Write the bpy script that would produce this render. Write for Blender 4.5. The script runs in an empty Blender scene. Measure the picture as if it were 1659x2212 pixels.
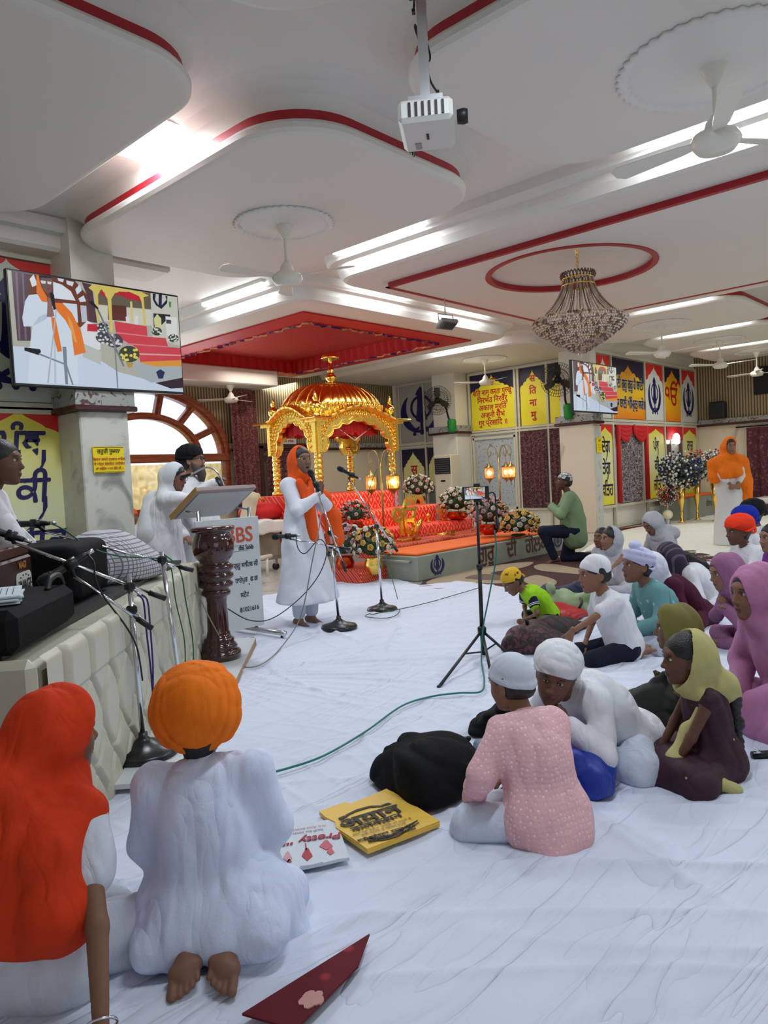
import bpy, bmesh, math, random, re
import numpy as np
from mathutils import Vector, Matrix
from mathutils.geometry import tessellate_polygon, interpolate_bezier
PI = math.pi
SC = bpy.context.scene
COL = SC.collection
random.seed(7)
# ------------------------------------------------------------------ camera
FPX, CXP, CYP, CAMH = 1585.0, 829.5, 1106.0, 1.25
def _n(v): return v / np.linalg.norm(v)
_A = _n(np.array([-878 - CXP, 1118 - CYP, FPX])); _B = _n(np.array([2300 - CXP, 955 - CYP, FPX]))
_d = _n(np.cross(_A, _B)); _d = _d if _d[1] > 0 else -_d
_X = _B; _Y = _n(np.cross(-_d, _X)); MW = np.array([_X, _Y, -_d])     # rows: world axes seen in the camera frame
def ray(px, py): return MW @ np.array([px - CXP, py - CYP, FPX])
def G(px, py, z=0.0):            # point of the horizontal plane z seen along a line of sight
    d = ray(px, py); return np.array([0, 0, CAMH]) + d * ((z - CAMH) / d[2])
def W(px, py, ax, v):            # point of the plane axis = v
    d = ray(px, py); return np.array([0, 0, CAMH]) + d * (v / d[ax])
cam = bpy.data.cameras.new('camera'); camo = bpy.data.objects.new('camera', cam); COL.objects.link(camo)
cam.sensor_fit = 'VERTICAL'; cam.sensor_height = 24.0; cam.lens = 24.0 * FPX / 2212.0
cam.clip_start = 0.05; cam.clip_end = 200
_m = Matrix.Identity(4)
for i in range(3):
    _m[i][0] = MW[i][0]; _m[i][1] = -MW[i][1]; _m[i][2] = -MW[i][2]
_m[2][3] = CAMH
camo.matrix_world = _m
SC.camera = camo
SC.view_settings.view_transform = 'Standard'; SC.view_settings.look = 'None'
SC.view_settings.gamma = 1; SC.view_settings.use_curve_mapping = False
SC.view_settings.exposure = -0.12
# ------------------------------------------------------------------ light
w = bpy.data.worlds.new('daylight'); SC.world = w; w.use_nodes = True
bg = w.node_tree.nodes['Background']; bg.inputs[0].default_value = (0.74, 0.85, 1.0, 1); bg.inputs[1].default_value = 2.2
def area(name, loc, rot, sx, sy, power, col, spread=None):
    l = bpy.data.lights.new(name, 'AREA'); l.shape = 'RECTANGLE'; l.size = sx; l.size_y = sy; l.energy = power; l.color = col
    if spread: l.spread = spread
    o = bpy.data.objects.new(name, l); o.location = loc; o.rotation_euler = rot; COL.objects.link(o); return o
def aim(loc, to): return (Vector(to) - Vector(loc)).to_track_quat('-Z', 'Y').to_euler()
# added lamps acting as unseen doors behind the photographer; arched window daylight
area('unseen_door_light', (1.5, -4.2, 1.8), aim((1.5, -4.2, 1.8), (4, 4, .9)), 6, 2.6, 62, (0.78, 0.88, 1.0))
area('unseen_door_light', (12.5, -4.2, 1.8), aim((12.5, -4.2, 1.8), (10, 4, .9)), 7, 2.6, 90, (0.94, 0.96, 0.97))
area('window_daylight', (7.0, 11.6, 2.0), aim((7.0, 11.6, 2.0), (6.0, 5, .8)), 2.2, 1.8, 60, (0.95, 0.97, 1.0))
def spot(name, loc, to, power, col, ang=1.3, blend=.5, r=.06):
    l = bpy.data.lights.new(name, 'SPOT'); l.energy = power; l.color = col; l.spot_size = ang; l.spot_blend = blend; l.shadow_soft_size = r
    o = bpy.data.objects.new(name, l); o.location = loc; o.rotation_euler = aim(loc, to); COL.objects.link(o); return o
# added overhead lamps without fittings, brightening the far bays and, unseen, the near ones
for _x, _y, _e, _c in ((12.2, 8.6, 20, (1, .93, .80)), (8.6, 11.0, 10, (1, .93, .82)), (15.5, 4.8, 20, (1, .95, .86)), (8.2, 6.9, 16, (1, .93, .82))): area('far_fill_lamp', (_x, _y, 3.36), (0, 0, 0), 1.2, .12, _e, _c)
for _x, _y, _e in ((2.0, 1.2, 38), (5.4, -.4, 40), (7.6, .2, 34), (10.8, .2, 30), (13.8, 1.8, 26)): area('near_fill_lamp', (_x, _y, 3.35), (0, 0, 0), 1.2, .12, _e, (.80, .89, 1.0))
# ------------------------------------------------------------------ materials
def s2l(c):
    return tuple((x / 12.92 if x <= .04045 else ((x + .055) / 1.055) ** 2.4) for x in c)
def rgb(r, g, b): return s2l((r / 255, g / 255, b / 255)) + (1,)
MATS = {}
def mat(name, c, rough=.6, metal=0, emit=0, spec=.5, alpha=1, sheen=0, bump=None, trans=0, coat=0, var=None):
    """c: 0-255 sRGB; bump=(scale,strength[,detail]); var=(scale,amount,colour2)"""
    if name in MATS: return MATS[name]
    m = bpy.data.materials.new(name); m.use_nodes = True; nt = m.node_tree; b = nt.nodes['Principled BSDF']
    b.inputs['Base Color'].default_value = rgb(*c); b.inputs['Roughness'].default_value = rough
    b.inputs['Metallic'].default_value = metal; b.inputs['Specular IOR Level'].default_value = spec
    if emit: b.inputs['Emission Color'].default_value = rgb(*c); b.inputs['Emission Strength'].default_value = emit
    if alpha < 1: b.inputs['Alpha'].default_value = alpha
    if sheen: b.inputs['Sheen Weight'].default_value = sheen
    if trans: b.inputs['Transmission Weight'].default_value = trans
    if coat: b.inputs['Coat Weight'].default_value = coat
    tc = None
    def coord():
        nonlocal tc
        if tc is None: tc = nt.nodes.new('ShaderNodeTexCoord')
        return tc.outputs['Object']
    if bump:
        n = nt.nodes.new('ShaderNodeTexNoise'); n.inputs['Scale'].default_value = bump[0]; n.inputs['Detail'].default_value = bump[2] if len(bump) > 2 else 3
        nt.links.new(coord(), n.inputs['Vector'])
        bp = nt.nodes.new('ShaderNodeBump'); bp.inputs['Strength'].default_value = bump[1]; bp.inputs['Distance'].default_value = .01
        nt.links.new(n.outputs['Fac'], bp.inputs['Height']); nt.links.new(bp.outputs['Normal'], b.inputs['Normal'])
    if var:
        n = nt.nodes.new('ShaderNodeTexNoise'); n.inputs['Scale'].default_value = var[0]; n.inputs['Detail'].default_value = 5
        nt.links.new(coord(), n.inputs['Vector'])
        rp = nt.nodes.new('ShaderNodeValToRGB'); rp.color_ramp.elements[0].position = .5 - .5 * (1 - var[1]) * .5; rp.color_ramp.elements[1].position = .5 + .25
        rp.color_ramp.elements[0].color = rgb(*c); rp.color_ramp.elements[1].color = rgb(*var[2])
        nt.links.new(n.outputs['Fac'], rp.inputs['Fac']); nt.links.new(rp.outputs['Color'], b.inputs['Base Color'])
    MATS[name] = m; return m
def nodes(m): return m.node_tree, m.node_tree.nodes['Principled BSDF']
def N(nt, typ, **kw):
    n = nt.nodes.new(typ)
    for k, v in kw.items():
        if k.startswith('i_'): n.inputs[k[2:].replace('_', ' ')].default_value = v
        else: setattr(n, k, v)
    return n
def L(nt, a, b): nt.links.new(a, b)
def pattern_mat(name, c1, c2, kind, scale, rough=.7, thr=.5, soft=.03, metal2=0, vec=(1, 1, 1), rot=(0, 0, 0), bump=0, coordn='Object', alpha=1):
    """two-colour printed or woven pattern: voronoi dots, waves, checks, marble veins, noise"""
    if name in MATS: return MATS[name]
    m = mat(name, c1, rough, alpha=alpha); nt, b = nodes(m)
    tc = N(nt, 'ShaderNodeTexCoord'); mp = N(nt, 'ShaderNodeMapping'); mp.inputs['Scale'].default_value = vec; mp.inputs['Rotation'].default_value = rot
    L(nt, tc.outputs[coordn], mp.inputs['Vector'])
    if kind == 'dots': t = N(nt, 'ShaderNodeTexVoronoi', i_Scale=scale); t.inputs['Randomness'].default_value = .35; out = t.outputs['Distance']
    elif kind == 'cells': t = N(nt, 'ShaderNodeTexVoronoi', i_Scale=scale); t.feature = 'DISTANCE_TO_EDGE'; out = t.outputs['Distance']
    elif kind == 'wave': t = N(nt, 'ShaderNodeTexWave', i_Scale=scale); t.inputs['Distortion'].default_value = 0; out = t.outputs['Fac']
    elif kind == 'vein': t = N(nt, 'ShaderNodeTexNoise', i_Scale=scale); t.inputs['Detail'].default_value = 8; t.inputs['Distortion'].default_value = 1.6; out = t.outputs['Fac']
    elif kind == 'grid':
        a1 = N(nt, 'ShaderNodeTexWave', i_Scale=scale); a1.bands_direction = 'X'; a2 = N(nt, 'ShaderNodeTexWave', i_Scale=scale); a2.bands_direction = 'Z'
        a3 = N(nt, 'ShaderNodeTexWave', i_Scale=scale); a3.bands_direction = 'Y'
        for a in (a1, a2, a3): L(nt, mp.outputs[0], a.inputs['Vector'])
        mx = N(nt, 'ShaderNodeMath', operation='MAXIMUM'); L(nt, a1.outputs['Fac'], mx.inputs[0]); L(nt, a2.outputs['Fac'], mx.inputs[1])
        t = None; out = mx.outputs[0]
    else: t = N(nt, 'ShaderNodeTexNoise', i_Scale=scale); t.inputs['Detail'].default_value = 4; out = t.outputs['Fac']
    if t: L(nt, mp.outputs[0], t.inputs['Vector'])
    rp = N(nt, 'ShaderNodeValToRGB'); rp.color_ramp.elements[0].position = max(0, thr - soft); rp.color_ramp.elements[1].position = min(1, thr + soft)
    if kind == 'dots': c1, c2 = c2, c1
    rp.color_ramp.elements[0].color = rgb(*c1); rp.color_ramp.elements[1].color = rgb(*c2)
    L(nt, out, rp.inputs['Fac']); L(nt, rp.outputs['Color'], b.inputs['Base Color'])
    if bump:
        bp = N(nt, 'ShaderNodeBump', i_Strength=bump); bp.inputs['Distance'].default_value = .01; L(nt, out, bp.inputs['Height']); L(nt, bp.outputs['Normal'], b.inputs['Normal'])
    return m
# ------------------------------------------------------------------ object helpers
def setp(o, label=None, cat=None, group=None, kind=None):
    if label: o['label'] = label
    if cat: o['category'] = cat
    if group: o['group'] = group
    if kind: o['kind'] = kind
    return o
def empty(name, loc, label, cat, group=None, rz=0):
    o = bpy.data.objects.new(name, None); o.empty_display_size = .1; o.location = loc; o.rotation_euler = (0, 0, rz); COL.objects.link(o)
    return setp(o, label, cat, group)
def link(name, me, parent=None, smooth=False):
    if smooth: me.polygons.foreach_set('use_smooth', [True] * len(me.polygons))
    o = bpy.data.objects.new(name, me); COL.objects.link(o)
    if parent is not None: o.parent = parent
    return o
class MB:
    """collects shapes into one mesh; world or parent-local coordinates"""
    def __init__(s): s.v = []; s.f = []; s.m = []; s.mats = []; s.sm = []
    def mi(s, m):
        if m not in s.mats: s.mats.append(m)
        return s.mats.index(m)
    def add(s, vs, fs, m, smooth=False):
        k = len(s.v); i = s.mi(m)
        s.v += [tuple(float(c) for c in v) for v in vs]
        for f in fs: s.f.append(tuple(int(a) + k for a in f)); s.m.append(i); s.sm.append(smooth)
        return s
    def box(s, c, d, m, R=None, bev=0):
        x, y, z = d[0] / 2, d[1] / 2, d[2] / 2
        if bev:
            b = min(bev, x * .9, y * .9, z * .9); vs = []; 
            for sz in (-1, 1):
                for lvl in ((0, 1) if sz < 0 else (1, 0)):
                    zz = sz * (z if lvl == 0 else z - b); ox, oy = (x - b, y - b) if lvl == 0 else (x, y)
                    for (ax, ay) in ((-1, -1), (1, -1), (1, 1), (-1, 1)):
                        if lvl == 0: vs += [(ax * ox, ay * oy, zz)] * 2
                        else:
                            p = [(ax * x, ay * (y - b), zz), (ax * (x - b), ay * y, zz)]
                            vs += p if ax * ay > 0 else p[::-1]
            fs = []
            for l in range(3):
                for i in range(8): fs.append((l * 8 + i, l * 8 + (i + 1) % 8, (l + 1) * 8 + (i + 1) % 8, (l + 1) * 8 + i))
            fs.append(tuple(range(7, -1, -1))); fs.append(tuple(range(24, 32)))
        else:
            vs = [(a * x, b_ * y, c_ * z) for c_ in (-1, 1) for b_ in (-1, 1) for a in (-1, 1)]
            fs = [(0, 2, 3, 1), (4, 5, 7, 6), (0, 1, 5, 4), (2, 6, 7, 3), (0, 4, 6, 2), (1, 3, 7, 5)]
        if R is not None: vs = [tuple(R @ Vector(v)) for v in vs]
        return s.add([(v[0] + c[0], v[1] + c[1], v[2] + c[2]) for v in vs], fs, m)
    def tube(s, pts, r, m, n=8, caps=True, closed=False):
        pts = [Vector(p) for p in pts]; k = len(pts); rs = r if hasattr(r, '__len__') else [r] * k
        vs = []; up = None
        for i, p in enumerate(pts):
            a = pts[(i - 1) % k] if (closed or i > 0) else p; b = pts[(i + 1) % k] if (closed or i < k - 1) else p
            t = (b - a); t = t.normalized() if t.length > 1e-9 else Vector((0, 0, 1))
            if up is None: up = Vector((0, 0, 1)) if abs(t.z) < .9 else Vector((1, 0, 0))
            x = up.cross(t); x = x.normalized() if x.length > 1e-6 else t.orthogonal().normalized(); y = t.cross(x); up = y
            for j in range(n):
                q = 2 * PI * j / n; vs.append(p + (x * math.cos(q) + y * math.sin(q)) * rs[i])
        fs = []
        for i in range(k if closed else k - 1):
            for j in range(n):
                a = i * n + j; b = i * n + (j + 1) % n; i2 = (i + 1) % k
                fs.append((a, b, i2 * n + (j + 1) % n, i2 * n + j))
        if caps and not closed: fs.append(tuple(range(n - 1, -1, -1))); fs.append(tuple((k - 1) * n + j for j in range(n)))
        return s.add(vs, fs, m, True)
    def lathe(s, prof, c, m, n=24, R=None, flute=0, fn=0):
        vs = []; k = len(prof)
        for (r, z) in prof:
            for j in range(n):
                q = 2 * PI * j / n; rr = r * (1 + flute * math.cos(fn * q)) if flute else r
                v = Vector((rr * math.cos(q), rr * math.sin(q), z))
                if R is not None: v = R @ v
                vs.append((v[0] + c[0], v[1] + c[1], v[2] + c[2]))
        fs = [(i * n + j, i * n + (j + 1) % n, (i + 1) * n + (j + 1) % n, (i + 1) * n + j) for i in range(k - 1) for j in range(n)]
        if prof[0][0] > 1e-4: fs.append(tuple(range(n - 1, -1, -1)))
        if prof[-1][0] > 1e-4: fs.append(tuple((k - 1) * n + j for j in range(n)))
        return s.add(vs, fs, m, True)
    def poly(s, pts2, org, ux, uy, m, th=0, off=0):
        """flat polygon outline (u,v) in the plane org+u*ux+v*uy, extruded by th along the normal"""
        org = Vector(org); ux = Vector(ux); uy = Vector(uy); n = ux.cross(uy).normalized(); o = org + n * off
        P = [o + ux * a + uy * b for a, b in pts2]; tri = tessellate_polygon([[Vector((a, b, 0)) for a, b in pts2]])
        if not th: return s.add(P, tri, m)
        k = len(P); Q = [p + n * th for p in P]
        fs = [tuple(reversed(t)) for t in tri] + [tuple(i + k for i in t) for t in tri] + [(i, (i + 1) % k, (i + 1) % k + k, i + k) for i in range(k)]
        return s.add(P + Q, fs, m)
    def sph(s, c, r, m, n=12, k=8, R=None):
        r = r if hasattr(r, '__len__') else (r, r, r); vs = [(0, 0, -r[2])]
        for i in range(1, k):
            a = -PI / 2 + PI * i / k
            for j in range(n): q = 2 * PI * j / n; vs.append((r[0] * math.cos(a) * math.cos(q), r[1] * math.cos(a) * math.sin(q), r[2] * math.sin(a)))
        vs.append((0, 0, r[2])); fs = [(0, 1 + (j + 1) % n, 1 + j) for j in range(n)]
        for i in range(k - 2):
            for j in range(n): a = 1 + i * n; fs.append((a + j, a + (j + 1) % n, a + n + (j + 1) % n, a + n + j))
        t = len(vs) - 1; a = 1 + (k - 2) * n; fs += [(a + j, a + (j + 1) % n, t) for j in range(n)]
        if R is not None: vs = [tuple(R @ Vector(v)) for v in vs]
        return s.add([(v[0] + c[0], v[1] + c[1], v[2] + c[2]) for v in vs], fs, m, True)
    def build(s, name, parent=None, label=None):
        me = bpy.data.meshes.new(name); me.from_pydata(s.v, [], s.f)
        for m in s.mats: me.materials.append(m)
        me.polygons.foreach_set('material_index', s.m); me.polygons.foreach_set('use_smooth', s.sm)
        me.update(); o = bpy.data.objects.new(name, me); COL.objects.link(o)
        if parent is not None: o.parent = parent
        if label: o['label'] = label
        return o
def thing(mb, name, label, cat, group=None, org=None):
    """one-mesh thing; org moves the origin to its base"""
    if org is not None: mb.v = [(a - org[0], b - org[1], c - org[2]) for a, b, c in mb.v]
    o = mb.build(name)
    if org is not None: o.location = org
    return setp(o, label, cat, group)
def struct(mb, name, label=None):
    o = mb.build(name); o['kind'] = 'structure'; o['category'] = name.split('_')[0]
    if label: o['label'] = label
    return o
def copy_tree(o, parent=None):
    c = o.copy(); COL.objects.link(c)
    if parent is not None: c.parent = parent
    for ch in [x for x in bpy.data.objects if x.parent == o]: copy_tree(ch, c)
    return c
def catmull(pts, k=8, closed=False):
    P = [Vector(p) for p in pts]; n = len(P); out = []
    for i in range(n if closed else n - 1):
        p0 = P[(i - 1) % n] if (closed or i > 0) else P[i]; p1 = P[i]; p2 = P[(i + 1) % n]; p3 = P[(i + 2) % n] if (closed or i < n - 2) else p2
        for j in range(k):
            t = j / k; out.append(.5 * ((2 * p1) + (p2 - p0) * t + (2 * p0 - 5 * p1 + 4 * p2 - p3) * t * t + (3 * p1 - p0 - 3 * p2 + p3) * t ** 3))
    if not closed: out.append(P[-1])
    return out
def text_geo(body, size, sx=1.0, bold=0.0, spacing=1.0, shear=0.0, line=1.0):
    """outline lettering -> (verts2d, faces, width, bounds) centred horizontally"""
    body = re.sub('((?:[\u0915-\u0939\u0958-\u095f]\u094d)*[\u0915-\u0939\u0958-\u095f])\u093f', '\u093f\\1', body)
    body = re.sub('((?:[\u0a15-\u0a39]\u0a4d)*[\u0a05-\u0a39]\u0a3c?)\u0a3f', '\u0a3f\\1', body)     # the short i is drawn before its consonant
    c = bpy.data.curves.new('lettering', 'FONT'); c.body = body; c.size = size; c.align_x = 'CENTER'; c.align_y = 'CENTER'
    c.space_character = spacing; c.shear = shear; c.space_line = line; c.resolution_u = 3
    o = bpy.data.objects.new('lettering', c); COL.objects.link(o)
    for x in bpy.context.selected_objects: x.select_set(False)
    bpy.context.view_layer.objects.active = o; o.select_set(True); bpy.ops.object.convert(target='CURVE'); o = bpy.context.view_layer.objects.active; cu = o.data; loops = []
    for sp_ in cu.splines:
        bp = sp_.bezier_points; n = len(bp); L_ = []
        if n < 2: continue
        for i in range(n):
            p, q = bp[i], bp[(i + 1) % n]; st = (p.handle_right - p.co).length + (q.handle_left - q.co).length > 1e-5 and (p.handle_right_type != 'VECTOR' or q.handle_left_type != 'VECTOR')
            L_ += [(v.x, v.y) for v in (interpolate_bezier(p.co, p.handle_right, q.handle_left, q.co, 5)[:-1] if st else [p.co])]
        ar = sum(L_[i][0] * L_[(i + 1) % len(L_)][1] - L_[(i + 1) % len(L_)][0] * L_[i][1] for i in range(len(L_))) / 2
        if abs(ar) > 1e-9: loops.append((ar, L_))
    bpy.data.objects.remove(o); bpy.data.curves.remove(cu)
    if not loops: return [], []
    sg = 1 if max(loops, key=lambda l: abs(l[0]))[0] > 0 else -1; outer = [l for l in loops if l[0] * sg > 0]; holes = [l for l in loops if l[0] * sg < 0]; vs = []; fs = []
    def inside(pt, L_):
        c_ = False
        for i in range(len(L_)):
            (x1, y1), (x2, y2) = L_[i], L_[(i + 1) % len(L_)]
            if (y1 > pt[1]) != (y2 > pt[1]) and pt[0] < (x2 - x1) * (pt[1] - y1) / (y2 - y1) + x1: c_ = not c_
        return c_
    own = {}
    for h in holes:
        cand = [k for k, l in enumerate(outer) if all(inside(q_, l[1]) for q_ in h[1])] or [k for k, l in enumerate(outer) if sum(inside(q_, l[1]) for q_ in h[1]) > .9 * len(h[1])]
        if cand: own.setdefault(min(cand, key=lambda k: abs(outer[k][0])), []).append(h[1])
    for k, l in enumerate(outer):
        polys = [l[1]] + own.get(k, []); flat = [p for q in polys for p in q]; n0 = len(vs)
        tri = tessellate_polygon([[Vector((a_, b_, 0)) for a_, b_ in q] for q in polys]); vs += [(x * sx, y) for x, y in flat]
        for t in tri:
            A_, B_, C_ = (flat[i] for i in t); cr = (B_[0] - A_[0]) * (C_[1] - A_[1]) - (B_[1] - A_[1]) * (C_[0] - A_[0]); fs.append(tuple(i + n0 for i in (t if cr > 0 else t[::-1])))
    return vs, fs
def put_text(mb, body, size, org, ux, uy, m, off=.004, warp=None, **kw):
    vs, fs = text_geo(body, size, **kw); org = Vector(org); ux = Vector(ux).normalized(); uy = Vector(uy).normalized(); n = ux.cross(uy).normalized()
    if not vs: return
    bo = kw.get('bold', 0) * .8
    for i, (dx, dy) in enumerate(((0, 0), (bo, 0), (-bo, 0), (0, bo), (0, -bo), (bo * .7, bo * .7), (-bo * .7, -bo * .7)) if bo else ((0, 0),)):
        mb.add([org + ux * (a + dx) + uy * (b + dy) + n * (off + .00025 * i) for a, b in vs], fs, m)
# ------------------------------------------------------------------ signed-distance modelling with numpy
F32 = np.float32
def vlen(a): return np.sqrt((a * a).sum(-1))
def capsule(P, a, b, ra, rb):
    a = np.array(a, F32); b = np.array(b, F32); ab = b - a; l2 = float(ab @ ab) + 1e-12
    t = np.clip(((P - a) @ ab) / l2, 0, 1); return vlen(P - a - t[:, None] * ab) - (ra + (rb - ra) * t)
def ellip(P, c, r, R=None):
    q = P - np.array(c, F32)
    if R is not None: q = q @ np.array(R, F32)       # R columns = local axes
    r = np.array(r, F32); k0 = vlen(q / r); k1 = vlen(q / (r * r)) + 1e-9; return k0 * (k0 - 1) / k1
def smin(a, b, k):
    if k <= 0: return np.minimum(a, b)
    h = np.clip(k - np.abs(a - b), 0, None) / k; return np.minimum(a, b) - h * h * k * .25
def smax(a, b, k): return -smin(-a, -b, k)
def folds(P, dirv, freq, amp, seed=0, warp=.5):
    """cloth folds: rounded ridges with sharper valleys, running along dirv"""
    rs = np.random.RandomState(seed); d = np.array(dirv, float); d /= np.linalg.norm(d)
    u = np.cross(d, [0.3, .2, 1]); u /= np.linalg.norm(u); v = np.cross(d, u); out = np.zeros(len(P), F32)
    a = P @ u.astype(F32); b = P @ v.astype(F32); c = P @ d.astype(F32)
    for i in range(4):
        t = rs.uniform(0, 6.28); f = freq * rs.uniform(.35, 1.0); ph = rs.uniform(0, 6.28, 3)
        x = f * (math.cos(t) * a + math.sin(t) * b) + warp * 2.2 * np.sin(freq * .17 * c + ph[0] + 1.3 * i) + ph[1]
        m = np.clip(np.sin(freq * .15 * c + ph[2] + 1.5 * np.sin(freq * .12 * a + i)) * 1.4 + .35, 0, 1)
        out += (np.abs(np.sin(x * .5)) ** .8 * -1 + .6) * m
    return out * (amp * .8)
_EDG = [((0, 0, 0), (1, 0, 0)), ((0, 1, 0), (1, 1, 0)), ((0, 0, 1), (1, 0, 1)), ((0, 1, 1), (1, 1, 1)), ((0, 0, 0), (0, 1, 0)), ((1, 0, 0), (1, 1, 0)),
        ((0, 0, 1), (0, 1, 1)), ((1, 0, 1), (1, 1, 1)), ((0, 0, 0), (0, 0, 1)), ((1, 0, 0), (1, 0, 1)), ((0, 1, 0), (0, 1, 1)), ((1, 1, 0), (1, 1, 1))]
def surface(fn, lo, hi, h):
    """surface net of the zero level of fn(P) in the box lo..hi, cell size h; sparse blocks"""
    lo = np.array(lo, float); hi = np.array(hi, float); B = 6
    nb = np.maximum(1, np.ceil((hi - lo) / (h * B)).astype(int)); n = nb * B + 1
    cc = [lo[i] + (np.arange(nb[i]) + .5) * B * h for i in range(3)]
    C = np.stack(np.meshgrid(*cc, indexing='ij'), -1).reshape(-1, 3).astype(F32); dc = fn(C).reshape(nb)
    act = np.abs(dc) < B * h * .87 * 1.35 + h
    D = np.full(tuple(n), 1.0, F32)
    sg = np.where(dc < 0, -1., 1.).astype(F32); full = np.repeat(np.repeat(np.repeat(sg, B, 0), B, 1), B, 2)
    D[:-1, :-1, :-1] = full; D[-1] = 1; D[:, -1] = 1; D[:, :, -1] = 1
    M = np.zeros(tuple(n), bool)
    idx = np.argwhere(act)
    if not len(idx): return np.zeros((0, 3)), np.zeros((0, 4), int)
    off = np.stack(np.meshgrid(*[np.arange(B + 1)] * 3, indexing='ij'), -1).reshape(-1, 3)
    pts = (idx[:, None, :] * B + off[None]).reshape(-1, 3); flat = np.unique(np.ravel_multi_index(pts.T, tuple(n)))
    ijk = np.stack(np.unravel_index(flat, tuple(n)), -1); P = (lo + ijk * h).astype(F32)
    vals = np.empty(len(P), F32)
    for s in range(0, len(P), 400000): vals[s:s + 400000] = fn(P[s:s + 400000])
    D.ravel()[flat] = vals
    D[0] = np.maximum(D[0], 1e-4); D[:, 0] = np.maximum(D[:, 0], 1e-4); D[:, :, 0] = np.maximum(D[:, :, 0], 1e-4)
    s = D < 0
    c8 = sum(s[a:s.shape[0] - 1 + a, b:s.shape[1] - 1 + b, c:s.shape[2] - 1 + c].astype(np.int8) for a in (0, 1) for b in (0, 1) for c in (0, 1))
    cell = np.argwhere((c8 > 0) & (c8 < 8)); acc = np.zeros((len(cell), 3)); cnt = np.zeros(len(cell))
    for a, b in _EDG:
        ia = cell + a; ib = cell + b; da = D[tuple(ia.T)]; db = D[tuple(ib.T)]; x = (da < 0) != (db < 0)
        t = np.where(x, da / np.where(x, da - db, 1), 0); acc += np.where(x[:, None], ia + t[:, None] * (np.array(b) - a), 0); cnt += x
    V = lo + acc / cnt[:, None] * h
    cid = -np.ones(tuple(np.array(D.shape) - 1), np.int64); cid[tuple(cell.T)] = np.arange(len(cell)); Q = []
    for ax in range(3):
        sa = [slice(None)] * 3; sb = [slice(None)] * 3; sa[ax] = slice(0, -1); sb[ax] = slice(1, None)
        e = np.argwhere(s[tuple(sa)] != s[tuple(sb)]); u, v = [(1, 2), (2, 0), (0, 1)][ax]
        e = e[(e[:, u] > 0) & (e[:, v] > 0) & (e[:, u] < D.shape[u] - 1) & (e[:, v] < D.shape[v] - 1)]
        du = np.zeros(3, int); du[u] = 1; dv = np.zeros(3, int); dv[v] = 1
        q = np.stack([cid[tuple((e - du - dv).T)], cid[tuple((e - dv).T)], cid[tuple(e.T)], cid[tuple((e - du).T)]], -1)
        inside = s[tuple(e.T)]; q[~inside] = q[~inside][:, ::-1]; Q.append(q)
    Q = np.concatenate(Q); Q = Q[(Q >= 0).all(1)]
    return V, Q
def mesh_np(name, parts, parent=None, smooth=True):
    """parts: list of (V, Q, material or (materials, index array)) joined into one mesh"""
    me = bpy.data.meshes.new(name); vs = []; loops = []; starts = []; tot = []; mi = []; k = 0; mats = []; st = 0
    for V, Q, m in parts:
        Q = np.asarray(Q)
        if not len(Q): continue
        ml, ix = (m if isinstance(m, tuple) else ([m], None)); base = []
        for x in ml:
            if x not in mats: mats.append(x)
            base.append(mats.index(x))
        mi.append(np.full(len(Q), base[0]) if ix is None else np.array(base)[ix]); vs.append(np.asarray(V)); loops.append((Q + k).ravel())
        starts.append(st + np.arange(len(Q)) * Q.shape[1]); tot.append(np.full(len(Q), Q.shape[1])); st += Q.size; k += len(V)
    if not vs: return None
    vs = np.concatenate(vs); loops = np.concatenate(loops); starts = np.concatenate(starts); tot = np.concatenate(tot); mi = np.concatenate(mi)
    me.vertices.add(len(vs)); me.vertices.foreach_set('co', vs.astype(F32).ravel())
    me.loops.add(len(loops)); me.loops.foreach_set('vertex_index', loops.astype(np.int32))
    me.polygons.add(len(starts)); me.polygons.foreach_set('loop_start', starts.astype(np.int32)); me.polygons.foreach_set('loop_total', tot.astype(np.int32))
    for m in mats: me.materials.append(m)
    me.polygons.foreach_set('material_index', mi.astype(np.int32)); me.polygons.foreach_set('use_smooth', [smooth] * len(starts))
    me.update(calc_edges=True); me.validate()
    o = bpy.data.objects.new(name, me); COL.objects.link(o)
    if parent is not None: o.parent = parent
    return o
def D(px, py, d):                # point at distance d along the viewing axis
    return np.array([0, 0, CAMH]) + ray(px, py) / FPX * d
# ================================================================== materials of the hall
M_ceil = mat('ceiling_paint', (222, 217, 208), .55)
M_red = mat('red_band_paint', (165, 22, 34), .45)
M_white = mat('white_paint', (226, 222, 208), .5)
M_frame = mat('cream_aluminium', (205, 200, 178), .4)
M_marble = pattern_mat('veined_marble', (120, 124, 118), (204, 204, 194), 'vein', 2.3, .3, .36, .1)
M_marble2 = pattern_mat('cream_marble', (150, 140, 118), (226, 214, 190), 'vein', 2.0, .3, .30, .08, vec=(1, 1, .35))
M_bamboo = pattern_mat('ribbed_cladding', (92, 78, 56), (176, 156, 116), 'wave', 5.0, .6, .45, .35, bump=1.0)
M_bambooX = pattern_mat('ribbed_cladding_side', (92, 80, 58), (172, 154, 118), 'wave', 5.0, .6, .45, .35, rot=(0, 0, PI / 2), bump=1.0)
M_wood = pattern_mat('polished_teak', (96, 40, 18), (168, 84, 40), 'noise', 3, .3, .5, .3, vec=(1, 1, 8))
M_darkwood = mat('dark_maroon_wood', (62, 20, 18), .35)
M_black = mat('black_plastic', (14, 14, 16), .45)
M_steel = mat('brushed_steel', (190, 190, 192), .28, 1)
M_chrome = mat('chrome', (215, 218, 225), .12, 1)
M_gold = mat('bright_gold', (252, 214, 104), .26, 1, bump=(60, .35, 3))
M_goldp = mat('polished_gold', (250, 206, 100), .16, 1)
M_copper = mat('copper_red', (190, 70, 35), .2, 1)
M_tube = mat('tube_light_glow', (236, 246, 255), emit=14)
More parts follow.
